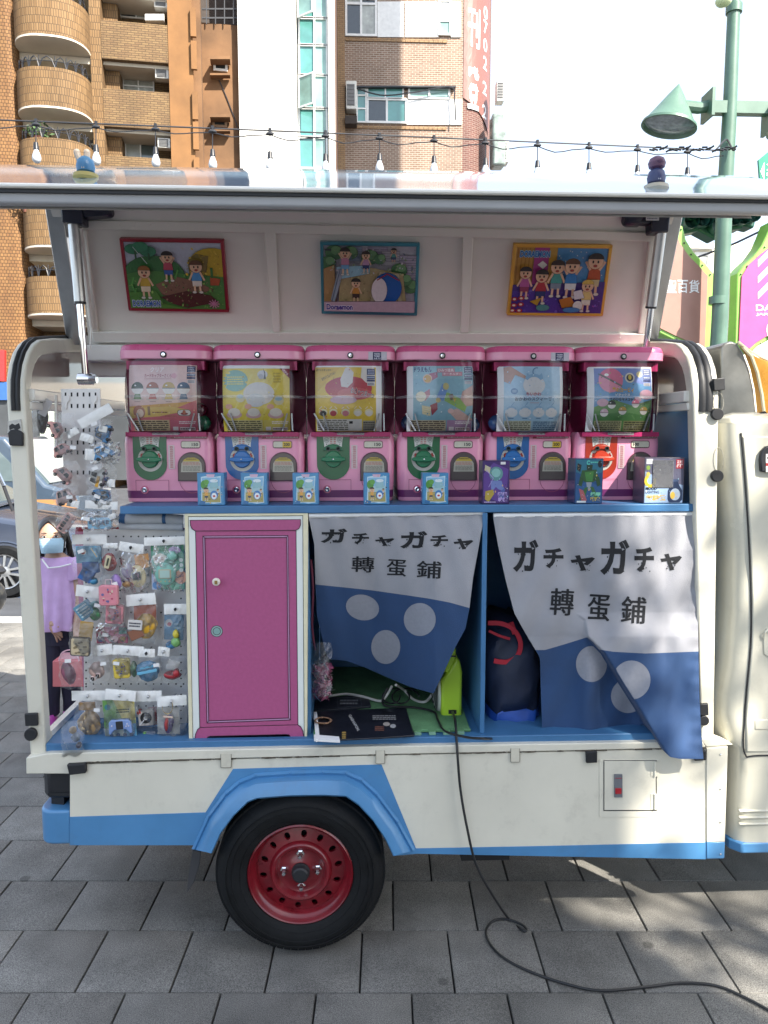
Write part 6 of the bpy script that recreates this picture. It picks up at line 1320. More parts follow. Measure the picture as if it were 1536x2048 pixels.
b = B(); b.tube(curve([ZM(775, 1376, .06), ZM(765, 1400, .02), ZM(775, 1412, .006), ZM(830, 1415, .006), ZM(868, 1424, .006), ZM(876, 1440, .006), ZM(890, 1462, .006), ZM(930, 1474, .006), ZM(965, 1477, .012), at(990, 1477, 2.47), at(1016, 1472, 2.5), at(1060, 1466, 2.6)]), .0042, 8); solo('black_cable', b, BC, 'black cable crossing the mat and running under the divider', 'cable', ZM(868, 1424))
b = B(); b.tube(curve([ZM(778+22*cos(a)+3*a, 1392+15*sin(a), .03+.01*sin(a*2)) for a in [k*.6 for k in range(22)]], 3), .0032, 6); solo('black_cable', b, BC, 'tangled thin black cable loops below the curtain tip', 'cable', ZM(778, 1392))
# pink tulle in a clear bag at the cupboard's side
t = T('tulle_bundle', 'pink tulle pom-pom in clear plastic beside the cupboard', 'tulle bundle', ZM(640, 1385))
TU = film_mat('pink_tulle', (.85, .45, .6), fog=.5, rough=.4); TU.node_tree.nodes['Diffuse BSDF'].inputs[0].default_value = (.5, .12, .25, 1)
b = B()
for k in range(240):
    c = at(rnd(630, 660), rnd(1330, 1392), rnd(2.58, 2.72)); d = V((rnd(-1, 1), rnd(-1, 1), rnd(-1, 1)))*.022; e = d.cross(V((rnd(-1, 1), rnd(-1, 1), rnd(-1, 1)))).normalized()*.012
    b.add([c-d, c+e, c+d, c-e*.4], [(0, 1, 2, 3)])
t.part('tulle', b, TU, ang=0)
b = B(); b.grid(lambda u, v: at(623+38*u+4*sin(v*9), 1285+108*v, 2.56-.02*sin(pi*u)+.008*sin(v*23+u*11)), 16, 30); t.part('clear_bag', b, FILM, ang=80)
b = B(); b.tube(curve([at(622, 1120, 2.5), at(626, 1180, 2.52), at(624, 1250, 2.54), at(630, 1300, 2.57)]), .004, 6); t.part('ribbon', b, mat('dark_red_ribbon', (.12, .02, .04), .5))
# backpack behind the right curtain
NAV = mat('navy_nylon', (.012, .02, .05), .6, var=.2, vs=12, bump=.5, bs=24); REDN = mat('red_webbing', (.42, .015, .035), .6, var=.1); BLN = mat('royal_nylon', (.02, .09, .42), .5, var=.2, vs=10, bump=.5, bs=20)
t = T('backpack', 'navy backpack with red straps and royal blue base', 'backpack', at(1030, 1470, 2.62))
def bag_ring(y, x0, x1, yf, yb):
    c, hw = (x0+x1)/2, (x1-x0)/2; out = []
    for k in range(24):
        a = 2*pi*k/24; ca, sa = cos(a), sin(a); e = .6; X = c+hw*(1+.05*sin(3*a+y*.04)+.03*sin(5*a+y*.11))*(abs(ca)**e)*(1 if ca > 0 else -1); Yy = (yf+yb)/2+(yb-yf)/2*(abs(sa)**e)*(1 if sa > 0 else -1)
        z = at(c, y, yf).z; out.append(V((at(X, y, yf).x, Yy+.012*sin(k*1.3+y*.09)+.008*sin(k*2.9+y*.05), z+.006*sin(k*1.1+y*.3))))
    return out
b = B(); b.loft([bag_ring(y, x0, x1, yf, 2.85) for y, x0, x1, yf in ((1424, 976, 1086, 2.57), (1405, 972, 1090, 2.56), (1380, 974, 1087, 2.555), (1350, 972, 1090, 2.55), (1322, 974, 1086, 2.56), (1300, 972, 1088, 2.565), (1282, 975, 1080, 2.58), (1265, 974, 1072, 2.6), (1252, 978, 1052, 2.63), (1236, 984, 1040, 2.67))]); bk_ = t.part('bag_body', b, NAV, ang=70)
b = B(); b.loft([bag_ring(y, x0, x1, yf, 2.85) for y, x0, x1, yf in ((1472, 979, 1086, 2.575), (1455, 976, 1090, 2.56), (1428, 977, 1088, 2.565), (1418, 980, 1084, 2.575))]); t.part('base_panel', b, BLN, bk_, ang=70)
def strap(pts, w_, y): 
    r = []
    for (a, c), (d, e) in zip(pts, pts[1:]+[(2*pts[-1][0]-pts[-2][0], 2*pts[-1][1]-pts[-2][1])]):
        L = sqrt((d-a)**2+(e-c)**2); nx, ny = -(e-c)/L*w_/2, (d-a)/L*w_/2; p, q = at(a+nx, c+ny, y), at(a-nx, c-ny, y); r.append([p, q, q+V((0, .006, 0)), p+V((0, .006, 0))])
    b = B(); b.loft(r); return b
cv = lambda pts: [(p.x, p.y) for p in curve([(a, c, 0) for a, c in pts], 6)]
t.part('strap', strap(cv([(976, 1246), (1005, 1248), (1028, 1260), (1041, 1285), (1036, 1310), (1015, 1324), (988, 1322)]), 9, 2.555), REDN, bk_)
t.part('strap', strap(cv([(978, 1262), (1000, 1272), (1020, 1278)]), 5, 2.56), REDN, bk_); t.part('strap', strap([(1022, 1245), (1030, 1268)], 10, 2.57), REDN, bk_)
# rolled mats above the peg panels
t = T('rolled_mat', 'white and blue mat rolled up under the shelf end', 'rolled mat', at(300, 1036, 2.56))
MW = mat('mat_white', (.62, .64, .68), .6, var=.08, vs=10)
b = B(); b.tube([at(242, 1037, 2.56), at(330, 1037, 2.57), at(366, 1040, 2.58)], .0175, 20); o = t.part('roll', b, MW)
b = B(); b.tube([at(240, 1036, 2.56), at(252, 1037, 2.56)], .0183, 20); b.tube([at(326, 1037, 2.57), at(333, 1037, 2.57)], .018, 20); t.part('roll_band', b, mat('mat_blue', (.04, .13, .3), .5), o)
t = T('folded_mat', 'flat white mat squeezed beneath the rolled mat', 'mat', at(300, 1053, 2.56))
b = B(); b.tube([at(240, 1052, 2.58), at(300, 1053, 2.57), at(366, 1054, 2.58)], .012, 14); t.part('roll', b, MW)

# ================================================================== peg panels with bagged toys at the truck's rear bay
HOLE = mat('peg_hole', (.01, .01, .012), .8)
q = YP(2.6); t = T('peg_panel', 'lower white metal peg panel with rows of round holes', 'peg panel', q(270, 1480))
b = B(); b.pslab(q, [(166, 1060), (320, 1058), (376, 1060), (376, 1480), (168, 1480)], -.012, 0); pp = t.part('panel', b, mat('panel_white', (.78, .76, .74), .45, var=.05), bevel=.002)
b = B()
for y in (1073, 1100, 1225, 1255, 1368, 1412):
    for x in range(172, 374, 15): b.pslab(q, [(x+1.7*cos(a), y+1.7*sin(a)) for a in [k*pi/4 for k in range(8)]], 0, .0006)
for x in (172, 240, 362):
    for y in range(1085, 1475, 16): b.pslab(q, [(x+1.7*cos(a), y+1.7*sin(a)) for a in [k*pi/4 for k in range(8)]], 0, .0007)
o = t.part('holes', b, HOLE, pp); o['kind'] = 'stuff'
q = YP(2.66); t = T('pink_board', 'pink cardboard panel with dark red upper edge behind the toys', 'cardboard panel', q(270, 1400))
b = B(); b.pslab(q, [(150, 1058), (372, 1056), (372, 1400), (168, 1400)], -.006, 0); pb = t.part('board', b, mat('pink_board', (.5, .2, .3), .6, var=.12, vs=8))
s = Print(q, .0003, .0006); s.rect(152, 1054, 252, 1063, hx('8c1a30')); s.ell(345, 1072, 14, 9, hx('14161a')); s.text('みんな', 310, 1064, 330, 1076, hx('a02040'), .04); s.ell(352, 1205, 13, 10, hx('14161a')); s.rect(316, 1185, 336, 1198, hx('a48a98')); s.build('board_print', t.b, pb, PRINT)
q = YP(2.54); t = T('slotted_panel', 'upper white slotted plastic panel hung from the rail', 'slotted panel', q(170, 900))
b = B(); b.pslab(q, [(121, 778), (200, 777), (206, 990), (128, 992)], -.006, 0); sp = t.part('panel', b, mat('panel_white', 0), bevel=.002)
b = B()
for y in (789, 812, 860, 885, 905, 945):
    for x in range(131, 198, 12): b.pslab(q, [(x-1.6, y-4), (x+1.6, y-4), (x+1.6, y+4), (x-1.6, y+4)], 0, .0006)
o = t.part('slots', b, HOLE, sp); o['kind'] = 'stuff'
b = B()
for x in (132, 187): b.pslab(q, [(x-6, 792), (x+6, 791), (x+7, 800), (x+2, 806), (x+1, 818), (x-3, 818), (x-3, 806), (x-7, 802)], .001, .006)
o = t.part('hook_plates', b, mat('panel_white', 0), sp, bevel=.001); o['kind'] = 'stuff'
b = B(); b.prect(YP(2.56), 109, 790, 114, 905, -.01, 0); t.part('frame_post', b, WHITEP)
# ---- toys
PXM = 1/588.0
def xf(px, py, Y, rot=0, tilt=0): return Matrix.Translation(at(px, py, Y)) @ Matrix.Rotation(rot, 4, 'Y') @ Matrix.Rotation(tilt, 4, 'Z')
def tm(c, rough=.35): return mat('toy_'+c, hx(c), rough, var=.05, coat=.2)
def rslab(w_, h, d, r, X, k=4):
    b = B(); P_ = rrect(-w_/2, w_/2, -h/2, h/2, r, k); e = min(r*.4, d*.4)
    ring = lambda s_, y: [X @ V((x*(1-s_/w_), y, z*(1-s_/h))) for x, z in P_]
    b.loft([ring(2*e, -d/2), ring(0, -d/2+e), ring(0, d/2-e), ring(2*e, d/2)]); return b
def pr_on(t, par, X, d, deco, name='toy_print'):
    s = Print(lambda u, v, h: X @ V((u*PXM, -d/2-h, -v*PXM)), .0003, .0005); deco(s); s.build(name, t.b, par, PRINTG)
def toy_car(t, X, c, w_=26, h=15, glass='20242a', stripe=None):
    L, H = w_*PXM, h*PXM; b = B()
    prof = [(-.5, .1), (-.5, .42), (-.42, .5), (-.3, .95), (-.22, 1), (.2, 1), (.3, .9), (.4, .52), (.5, .45), (.5, .1)]
    b.slab([X @ V((L*a, -.011, H*(z-.5))) for a, z in prof], (X.to_3x3() @ V((0, .022, 0)))); bd = t.part('toy_body', b, tm(c), bevel=.003)
    for a0, a1 in ((-.3, -.05), (0, .25)):
        b = B(); b.slab([X @ V((L*a, -.0122, H*(z-.5))) for a, z in ((a0, .55), (a0+.05, .9), (a1-.04, .9), (a1, .55))], X.to_3x3() @ V((0, .001, 0))); t.part('toy_window', b, tm(glass), bd)
    for a in (-.29, .29):
        for y in (-.012, .008): b = B(); b.lathe([(.001, -.002), (.002, -.0025), (.0045, -.002), (.006, 0), (.006, .004)], (0, 0, 0), 'y', 14, X=X @ Matrix.Translation((L*a, y, -H*.38))); t.part('toy_wheel', b, tm('18181a'), bd)
    if stripe: b = B(); b.slab([X @ V((L*a, -.0125, H*(z-.5))) for a, z in ((-.45, .3), (.1, .3), (.1, .5), (-.45, .5))], X.to_3x3() @ V((0, .001, 0))); t.part('toy_stripe', b, tm(stripe), bd)
def toy_bus(t, X, c, w_=34, h=18):
    b = rslab(w_*PXM, h*PXM, .02, .004, X); bd = t.part('toy_body', b, tm(c))
    for k in range(5): b = rslab(w_*PXM*.13, h*PXM*.36, .0015, .001, X @ Matrix.Translation((w_*PXM*(-.36+.18*k), -.0105, h*PXM*.12)), 2); t.part('toy_window', b, tm('36506a' if c != 'd9a8a0' else '2c2226'), bd)
    for a in (-.28, .28): b = B(); b.lathe([(.001, -.002), (.0035, -.002), (.0048, 0), (.0048, .004)], (0, 0, 0), 'y', 12, X=X @ Matrix.Translation((w_*PXM*a, -.011, -h*PXM*.48))); t.part('toy_wheel', b, tm('c8c8cc'), bd)
def toy_case(t, X, c, w_=30, h=36, inkc='b84a6a', dots='6a6a9a'):
    bd = t.part('toy_body', rslab(w_*PXM, h*PXM, .022, .008, X, 5), tm(c))
    b = B(); b.tube([X @ V((x*PXM, 0, z*PXM)) for x, z in ((-6, h/2-1), (-6, h/2+10), (6, h/2+10), (6, h/2-1))], .0017, 6); t.part('toy_handle', b, tm('d9c0c4'), bd)
    for k in range(3): b = rslab(w_*PXM*.96, .0012, .0015, .0004, X @ Matrix.Translation((0, -.0112, (h*.36-k*h*.36)*PXM)), 2); t.part('toy_rib', b, tm(c), bd)
    r = random.Random(w_+h)
    pr_on(t, bd, X, .0235, lambda s: [s.ell(r.uniform(-.28, .28)*w_, r.uniform(-.3, .3)*h, r.uniform(1.2, 3), r.uniform(1.2, 3), hx(r.choice((inkc, dots, 'd8c8b0'))), 8) for _ in range(12)])
def toy_egg(t, X, c, w_=30, h=40, scr='2e3038'):
    b = B(); b.ball((0, 0, 0), (w_/2*PXM, .009, h/2*PXM), 24, 14, X=X); bd = t.part('toy_body', b, tm(c))
    b = rslab(w_*.58*PXM, h*.4*PXM, .003, .003, X @ Matrix.Translation((0, -.009, h*.02*PXM))); t.part('toy_screen_frame', b, tm('b0a890'), bd)
    b = rslab(w_*.46*PXM, h*.32*PXM, .002, .001, X @ Matrix.Translation((0, -.011, h*.02*PXM))); t.part('toy_screen', b, tm(scr), bd)
    for k in (-1, 0, 1): b = B(); b.ball(X @ V((k*w_*.2*PXM, -.0075, -h*.3*PXM)), .0022, 8, 6); t.part('toy_button', b, tm('c8b078'), bd)
def toy_deck(t, X, c, w_=30, lab='c0b8b0'):
    bd = t.part('toy_body', rslab(w_*PXM, w_*PXM*1.05, .02, .003, X), tm(c))
    b = rslab(w_*.9*PXM, w_*.9*PXM, .001, .002, X @ Matrix.Translation((0, -.0105, 0))); t.part('toy_face', b, tm(lab), bd)
    b = B(); b.lathe([(.001, -.002), (w_*.36*PXM, -.002), (w_*.38*PXM, 0)], (0, 0, 0), 'y', 24, X=X @ Matrix.Translation((.001, -.0112, .001))); t.part('toy_record', b, tm('141416'), bd)
    b = B(); b.lathe([(.001, -.001), (w_*.13*PXM, -.001), (w_*.13*PXM, 0)], (0, 0, 0), 'y', 16, X=X @ Matrix.Translation((.001, -.0135, .001))); t.part('toy_label', b, tm('c8c4c0'), bd)
    b = B(); b.tube([X @ V((-w_*.4*PXM, -.016, -w_*.42*PXM)), X @ V((-w_*.1*PXM, -.016, -w_*.1*PXM))], .0016, 6); t.part('toy_arm', b, tm('d8d8d8'), bd)
def toy_lump(t, X, c, w_=36, h=40, c2=None, seed=1):
    r = random.Random(seed); b = B(); rings = []
    for j in range(10):
        v = j/9; rr = sin(pi*(.06+.88*v))**.7; ring = []
        for k in range(20): a = 2*pi*k/20; q_ = rr*(1+.12*sin(3*a+seed+5*v)+.06*sin(7*a+9*v)); ring.append(X @ V((w_/2*PXM*q_*cos(a), .013*q_*sin(a), (v-.5)*h*PXM)))
        rings.append(ring)
    b.loft(rings); bd = t.part('toy_body', b, tm(c), ang=60)
    if c2:
        for k in range(7): b = B(); b.ball(X @ V((r.uniform(-.3, .3)*w_*PXM, -.011, r.uniform(-.35, .35)*h*PXM)), (r.uniform(.003, .006), .003, r.uniform(.003, .006)), 10, 7); t.part('toy_detail', b, tm(c2), bd)
def toy_pad(t, X, c, w_=44, h=26):
    P_ = [(-.5, -.45), (-.42, -.5), (-.25, -.2), (.25, -.2), (.42, -.5), (.5, -.45), (.46, .3), (.36, .48), (-.36, .48), (-.46, .3)]
    b = B(); b.slab([X @ V((x*w_*PXM, -.009, z*h*PXM)) for x, z in P_], X.to_3x3() @ V((0, .018, 0))); bd = t.part('toy_body', b, tm(c), bevel=.004, seg=3)
    b = rslab(w_*.3*PXM, h*.55*PXM, .002, .002, X @ Matrix.Translation((0, -.01, h*.12*PXM))); t.part('toy_screen', b, tm('2a2c30'), bd)
    for x, z in ((-.33, .1), (.33, .18), (.28, .02), (.38, .04)): b = B(); b.ball(X @ V((x*w_*PXM, -.0095, z*h*PXM)), .003, 10, 6); t.part('toy_button', b, tm('c8c8d8'), bd)
def toy_flat(t, X, c, w_, h, deco=None, d=.004, r=.003):
    bd = t.part('toy_card', rslab(w_*PXM, h*PXM, d, r, X), tm(c, .5))
    if deco: pr_on(t, bd, X, d+.0004, deco)
    return bd
G = 'bagged toys hung on the rear bay panels'
def bag(lab, film, card, toys, Y=2.52, seed=0, hook=True):
    """a clear bag with a white header card, hung on a hook, toys inside"""
    x0, y0, x1, y1 = film; r = random.Random(seed+x0*7+y0)
    t = T('bagged_toy', lab, 'bagged toy', at((x0+x1)/2, y1, Y), group=G)
    for f in toys: f(t, Y)
    ph = [r.uniform(0, 6) for _ in range(6)]
    def sheet(k, amp):
        def fn(u, v):
            w_ = .86+.14*sin(pi*min(1, v*1.1))+.03*sin(v*13+ph[0])
            x = (x0+x1)/2+(x1-x0)/2*(2*u-1)*w_+1.5*sin(v*17+ph[1]); y = y0+(y1-y0)*v+2*sin(u*11+ph[2])*v
            bul = sin(pi*u)**.6*sin(pi*(.08+.9*v))**.6
            return at(x, y, Y+k*(.004+.016*bul)+amp*(.5*sin(9*u+14*v+ph[3])+.5*sin(19*u-11*v+ph[4])+.35*sin(31*u+27*v+ph[5])))
        return fn
    b = B(); b.grid(sheet(-1, .0042 if x1-x0 > 58 else .002), 22, 28); t.part('bag_film', b, FILM, ang=75)
    if card:
        a, c, d, e, tl = (*card, 0)[:5]; c1, c2 = at(a, c, Y-.012), at(d, e, Y-.012); X = Matrix.Translation((c1+c2)/2) @ Matrix.Rotation(tl, 4, 'Y'); w_, h = abs(c2.x-c1.x), abs(c1.z-c2.z)
        b = B(); b.grid(lambda u, v: X @ V(((u-.5)*w_, -.002-.003*sin(pi*u)*sin(pi*v)-.0012*sin(u*9+ph[0])+.001*sin(u*23+v*4), (.5-v)*h)), 14, 4); b.grid(lambda u, v: X @ V(((u-.5)*w_, .002, (.5-v)*h)), 2, 1); hc = t.part('header_card', b, mat('header_card', (.82, .82, .8), .5, var=.06, vs=30))
        if hook: b = B(); b.tube([X @ V(p) for p in ((0, .06, .004), (0, -.01, .004), (0, -.014, .0), (0, -.013, -.004))], .0022, 6); b.ball(X @ V((0, -.013, .002)), .005, 8, 6); t.part('hook', b, ALU if r.random() < .7 else BLACKP)
    if r.random() < .6: b = rslab(12*PXM, 7*PXM, .0006, .0005, xf(r.uniform(x0+10, x1-10), r.uniform(y0+8, y0+24), Y-.02, r.uniform(-.4, .4)), 2); t.part('price_tag', b, PAPERW)
    return t
F_ = lambda fn, px, py, *a, rot=0, dy=-.004, **k: (lambda t, Y: fn(t, xf(px, py, Y+dy, rot), *a, **k))
# upper panel: two columns of toy cars
bag('pink toy car bag, topmost of the left column', (98, 826, 150, 885), (132, 858, 158, 872, -.5), [F_(toy_car, 112, 858, 'd29a94', 34, 22, rot=1.2)], 2.5, hook=False)
bag('blue toy car with white roof bag, topmost right column', (176, 838, 226, 888), (154, 822, 228, 842, -.5), [F_(toy_car, 208, 866, '3a78aa', 34, 29, rot=-1.3), F_(toy_flat, 206, 858, 'd8d8d4', 16, 12, rot=.2, dy=-.018)], 2.5, hook=False)
bag('pink toy car bag tilted, second in the left column', (104, 882, 156, 930), (160, 868, 188, 884, .3), [F_(toy_car, 124, 900, 'd09690', 36, 21, rot=-.5)], 2.5, hook=False)
bag('all blue toy car bag, second in the right column', (178, 884, 242, 928), (170, 898, 192, 920, .1), [F_(toy_car, 206, 905, '4a88b8', 39, 26, rot=-.3), F_(toy_flat, 214, 902, 'c0ccd4', 10, 8, rot=.3, dy=-.018)], 2.5, hook=False)
bag('pink toy car bag nose down, third in the left column', (106, 922, 160, 980), None, [F_(toy_car, 128, 950, 'cf9a94', 39, 23, rot=.8)], 2.49)
bag('white and yellow toy taxi bag in the right column', (170, 928, 234, 976), (214, 958, 230, 974, .1), [F_(toy_car, 196, 955, 'd8d6d0', 39, 29, stripe='d09a2a', rot=-1.3), F_(toy_lump, 214, 958, '2a5a9a', 9, 9)], 2.5, hook=False)
bag('pale pink toy van bag above the toy bus', (104, 972, 160, 1022), (134, 1000, 158, 1014, .2), [F_(toy_car, 130, 994, 'd8b0a8', 36, 29, rot=-.3)], 2.49, hook=False)
bag('dark blue toy car bag, fourth in the right column', (172, 974, 236, 1022), (170, 1002, 236, 1018, .05), [F_(toy_car, 204, 992, '4078a4', 31, 31, rot=1.3), F_(toy_flat, 206, 1004, 'd8d8d8', 14, 7, rot=.3, dy=-.02)], 2.5, hook=False)
bag('pink toy bus bag hanging lowest in the left column', (112, 1024, 160, 1072), None, [F_(toy_bus, 133, 1046, 'd9a8a0', 38, 20, rot=-.95)], 2.48)
bag('pale blue toy bus bag hanging lowest in the right column', (162, 1022, 238, 1062), (216, 1028, 232, 1038, -.3), [F_(toy_bus, 200, 1046, '7fb0cc', 44, 22)], 2.5, hook=False)
bag('black item in a crumpled clear bag by the rear post', (62, 792, 112, 872), (78, 786, 92, 800, .2), [F_(toy_lump, 84, 836, '1a1c20', 22, 62, seed=4), F_(toy_flat, 91, 815, 'c8c8cc', 16, 34, rot=.5, dy=-.02)], 2.58, hook=False)
# lower panel
bag('blue lidded toy bag, top left of the lower panel', (146, 1088, 210, 1172), (144, 1069, 214, 1088), [F_(toy_flat, 178, 1109, '6aa6c4', 48, 34, lambda s: [s.ell(-10, -6, 6, 6, hx('d8d4d0')), s.ell(-10, -4, 3.5, 3, hx('b04040')), s.line([(6, -12), (16, 4)], 2, hx('d8c080'))], d=.012), F_(toy_flat, 174, 1150, '2c62a4', 26, 24, rot=.5, d=.02, r=.002), F_(toy_flat, 182, 1134, '2f68ac', 32, 22, d=.016), F_(toy_lump, 188, 1162, '3f86ac', 16, 14)])
bag('red oval toy bag beside the blue lidded toy', (200, 1090, 238, 1150), (206, 1086, 236, 1096), [F_(toy_lump, 219, 1124, 'a8302a', 28, 36), F_(toy_flat, 215, 1124, 'd0c4a4', 10, 26, rot=.25, dy=-.02), F_(toy_flat, 215, 1124, '2a3a2a', 3, 16, rot=.25, dy=-.024)], hook=False)
bag('cream handheld toy bag with dark screen', (240, 1100, 300, 1186), (238, 1086, 288, 1104, .15), [F_(toy_egg, 275, 1152, 'd0bf94', 34, 46, rot=-.1), F_(toy_flat, 284, 1122, 'c08a52', 28, 28, rot=-.1), F_(toy_lump, 254, 1168, 'b08a5a', 18, 14), F_(toy_lump, 256, 1142, '9a92a0', 24, 30)])
bag('green card with round teal gadget, beside the cupboard', (302, 1086, 372, 1184), (288, 1074, 370, 1090, -.03), [F_(toy_flat, 336, 1134, '5f9a86', 64, 90, lambda s: [s.rect(-32, -45, 32, -32, hx('2e7a5a')), s.poly([(-30, -22), (-14, -28), (-2, -22), (-8, -10), (-26, -8)], hx('d8d0c4')), s.scrib(-24, -20, -8, -13, hx('8a3030'), 2), s.poly([(-32, 12), (-10, 30), (-20, 45), (-32, 45)], hx('a8b4cc')), s.ell(24, 20, 12, 14, hx('d09a84')), s.ell(-22, 36, 9, 8, hx('5a84b4')), s.ell(8, 38, 14, 8, hx('6fb89a')), s.ell(14, -34, 12, 7, hx('a890b8')), *[s.ell(26, -14+k*10, 4, 4, hx('d6dcd8')) for k in range(3)]], d=.003), F_(toy_egg, 331, 1148, '7fb8aa', 42, 46, 'a8c4bc', dy=-.012), F_(toy_lump, 345, 1112, '86bcae', 20, 20, dy=-.012)])
bag('pink toy suitcase, upper of the two pink ones', (200, 1150, 242, 1212), None, [F_(toy_case, 218, 1190, 'd88a96', 36, 40, dy=-.02), F_(toy_lump, 232, 1164, '9a7ab8', 22, 30)], 2.5)
bag('teal box toy bag with green leaf shape', (148, 1192, 206, 1248), (152, 1172, 202, 1194, .12), [F_(toy_flat, 170, 1220, '5a8ea8', 32, 32, lambda s: [s.scrib(-12, -12, 12, 12, hx('c0d0d4'), 4, 2)], rot=-.6, d=.02), F_(toy_lump, 190, 1228, '4a8a5a', 22, 26), F_(toy_lump, 190, 1208, '6aa0a0', 18, 12)])
bag('pink toy suitcase, lower of the two pink ones', (206, 1204, 252, 1258), (252, 1188, 312, 1210, -.07), [F_(toy_case, 230, 1228, 'd88c96', 34, 38, '9a5a4a', rot=.08)])
bag('yellow straw hat toy bag with orange card behind', (256, 1204, 316, 1288), None, [F_(toy_flat, 290, 1224, 'b8542c', 44, 36, d=.003, dy=.004), F_(toy_lump, 292, 1252, 'd2a02a', 44, 50, seed=3), F_(toy_flat, 270, 1250, 'd4d0cc', 28, 20, lambda s: s.scrib(-11, -6, 11, 5, hx('3a3a4a'), 2, 5), rot=.08, dy=-.022), F_(toy_flat, 272, 1268, '8a5a44', 28, 20, rot=-.4, dy=-.018)])
bag('blue packet toy with yellow and green charm', (322, 1228, 374, 1306), (328, 1208, 376, 1228), [F_(toy_flat, 348, 1254, '6a9cc0', 38, 52, lambda s: [s.ell(-10, -8, 7, 8, hx('d0d0d0')), s.ell(-9, -6, 4, 4, hx('b03a48')), s.scrib(0, -10, 14, 20, hx('9cc4d8'), 4, 3)], rot=.05), F_(toy_lump, 352, 1268, 'd0c040', 12, 18, dy=-.018), F_(toy_lump, 352, 1284, '7ab06a', 18, 20, dy=-.018), F_(toy_lump, 342, 1290, '4a8ab8', 20, 16)])
bag('toast shaped toy bag with dark crust edge', (138, 1246, 192, 1322), None, [F_(toy_flat, 161, 1293, '4a3c2c', 38, 38, rot=.06, d=.016, r=.008), F_(toy_flat, 161, 1293, 'cdbb98', 34, 34, lambda s: [s.ell(random.Random(k).uniform(-13, 13), random.Random(k+9).uniform(-13, 13), 3, 2, hx('8a7a5c'), 7) for k in range(14)], rot=.06, d=.018, r=.007, dy=-.006), F_(toy_flat, 172, 1262, 'b8924a', 26, 38, rot=.15, dy=.004)], 2.5)
bag('flat pink card bag with small printed motifs', (192, 1246, 256, 1290), None, [F_(toy_flat, 224, 1270, 'b86a80', 62, 34, lambda s: [s.ell(-22, 6, 7, 8, hx('7a80a8')), s.ell(4, 8, 9, 7, hx('d8b8bc')), s.ell(22, 8, 6, 6, hx('c8a878')), s.scrib(-28, -14, 10, -8, hx('d8a0b0'), 1), s.rect(14, -16, 30, -2, hx('6a9a92'))])], 2.55)
bag('purple lump toy bag hanging free beside the peg panel', (118, 1310, 166, 1378), None, [F_(toy_lump, 137, 1346, '8a4a62', 26, 46, seed=6, rot=-.2)], 2.49)
bag('pale pink toy car bag with wheels up, by the yellow case', (176, 1306, 222, 1368), (186, 1290, 226, 1310, -.1), [F_(toy_lump, 194, 1340, 'd0b0a4', 30, 34), F_(toy_deck, 187, 1356, 'd8c0b8', 8, '2a2a2a', dy=-.016), F_(toy_deck, 197, 1350, 'd8c0b8', 8, '2a2a2a', dy=-.016)])
bag('yellow toy suitcase bag in the fourth row', (220, 1306, 272, 1362), (226, 1292, 288, 1310, .08), [F_(toy_case, 244, 1336, 'd8bf4e', 32, 40, 'a87a4a', rot=-.06), F_(toy_lump, 268, 1338, '6a9a72', 14, 32, dy=.004)])
bag('striped blue ball toy bag in the fourth row', (270, 1312, 324, 1370), (278, 1298, 310, 1314, .05), [F_(toy_lump, 297, 1342, '3f8cba', 44, 42, rot=.4, seed=2), F_(toy_flat, 294, 1344, '6ab0d0', 40, 6, rot=-.2, dy=-.018), F_(toy_flat, 297, 1334, '5aa4c8', 34, 4, rot=-.2, dy=-.018)])
bag('red and white bow toy bag at the fourth row end', (322, 1312, 374, 1366), (316, 1294, 340, 1312, .1), [F_(toy_lump, 344, 1350, 'a82832', 36, 18, seed=5), F_(toy_lump, 353, 1346, 'b02c36', 14, 18, dy=-.012), F_(toy_flat, 346, 1330, 'd4d0cc', 24, 20, rot=.3)])
bag('beige woven toy bag, left of the bottom row', (148, 1400, 210, 1478), (143, 1382, 212, 1400), [F_(toy_lump, 180, 1446, 'b89668', 44, 52, 'd0b488', seed=8), F_(toy_flat, 174, 1412, 'a88252', 32, 16, d=.01)])
bag('blue game pad on green and yellow card, bottom row', (206, 1396, 274, 1484), (210, 1380, 272, 1400, .1), [F_(toy_flat, 240, 1440, '8aa86a', 62, 84, lambda s: [s.poly([(-10, -42), (31, -42), (31, 0), (8, 6)], hx('cfc070')), s.poly([(-31, -42), (-12, -42), (0, 10), (-31, 14)], hx('6a9a52')), s.rect(6, 8, 31, 42, hx('5a94b8')), s.rect(-31, 16, 6, 42, hx('b4bcae')), s.scrib(-6, -24, 20, -14, hx('3a4a2c'), 2), s.ell(-22, -28, 6, 6, hx('3a7a86')), *[s.ell(-18+k*13, 30, 4, 4, hx('4a5a78')) for k in range(4)]], d=.003, rot=-.04), F_(toy_pad, 241, 1452, '7f98c8', 46, 30, rot=-.06, dy=-.014), F_(toy_lump, 228, 1492, '20242a', 12, 8)], 2.5)
bag('red and white record player toy bag, bottom row', (272, 1402, 322, 1462), (272, 1382, 324, 1402), [F_(toy_deck, 293, 1434, 'c8c0b8', 30, rot=-.06), F_(toy_flat, 306, 1432, '7a1c24', 20, 34, rot=-.1, d=.02, dy=.012), F_(toy_lump, 280, 1424, 'b03030', 12, 14)])
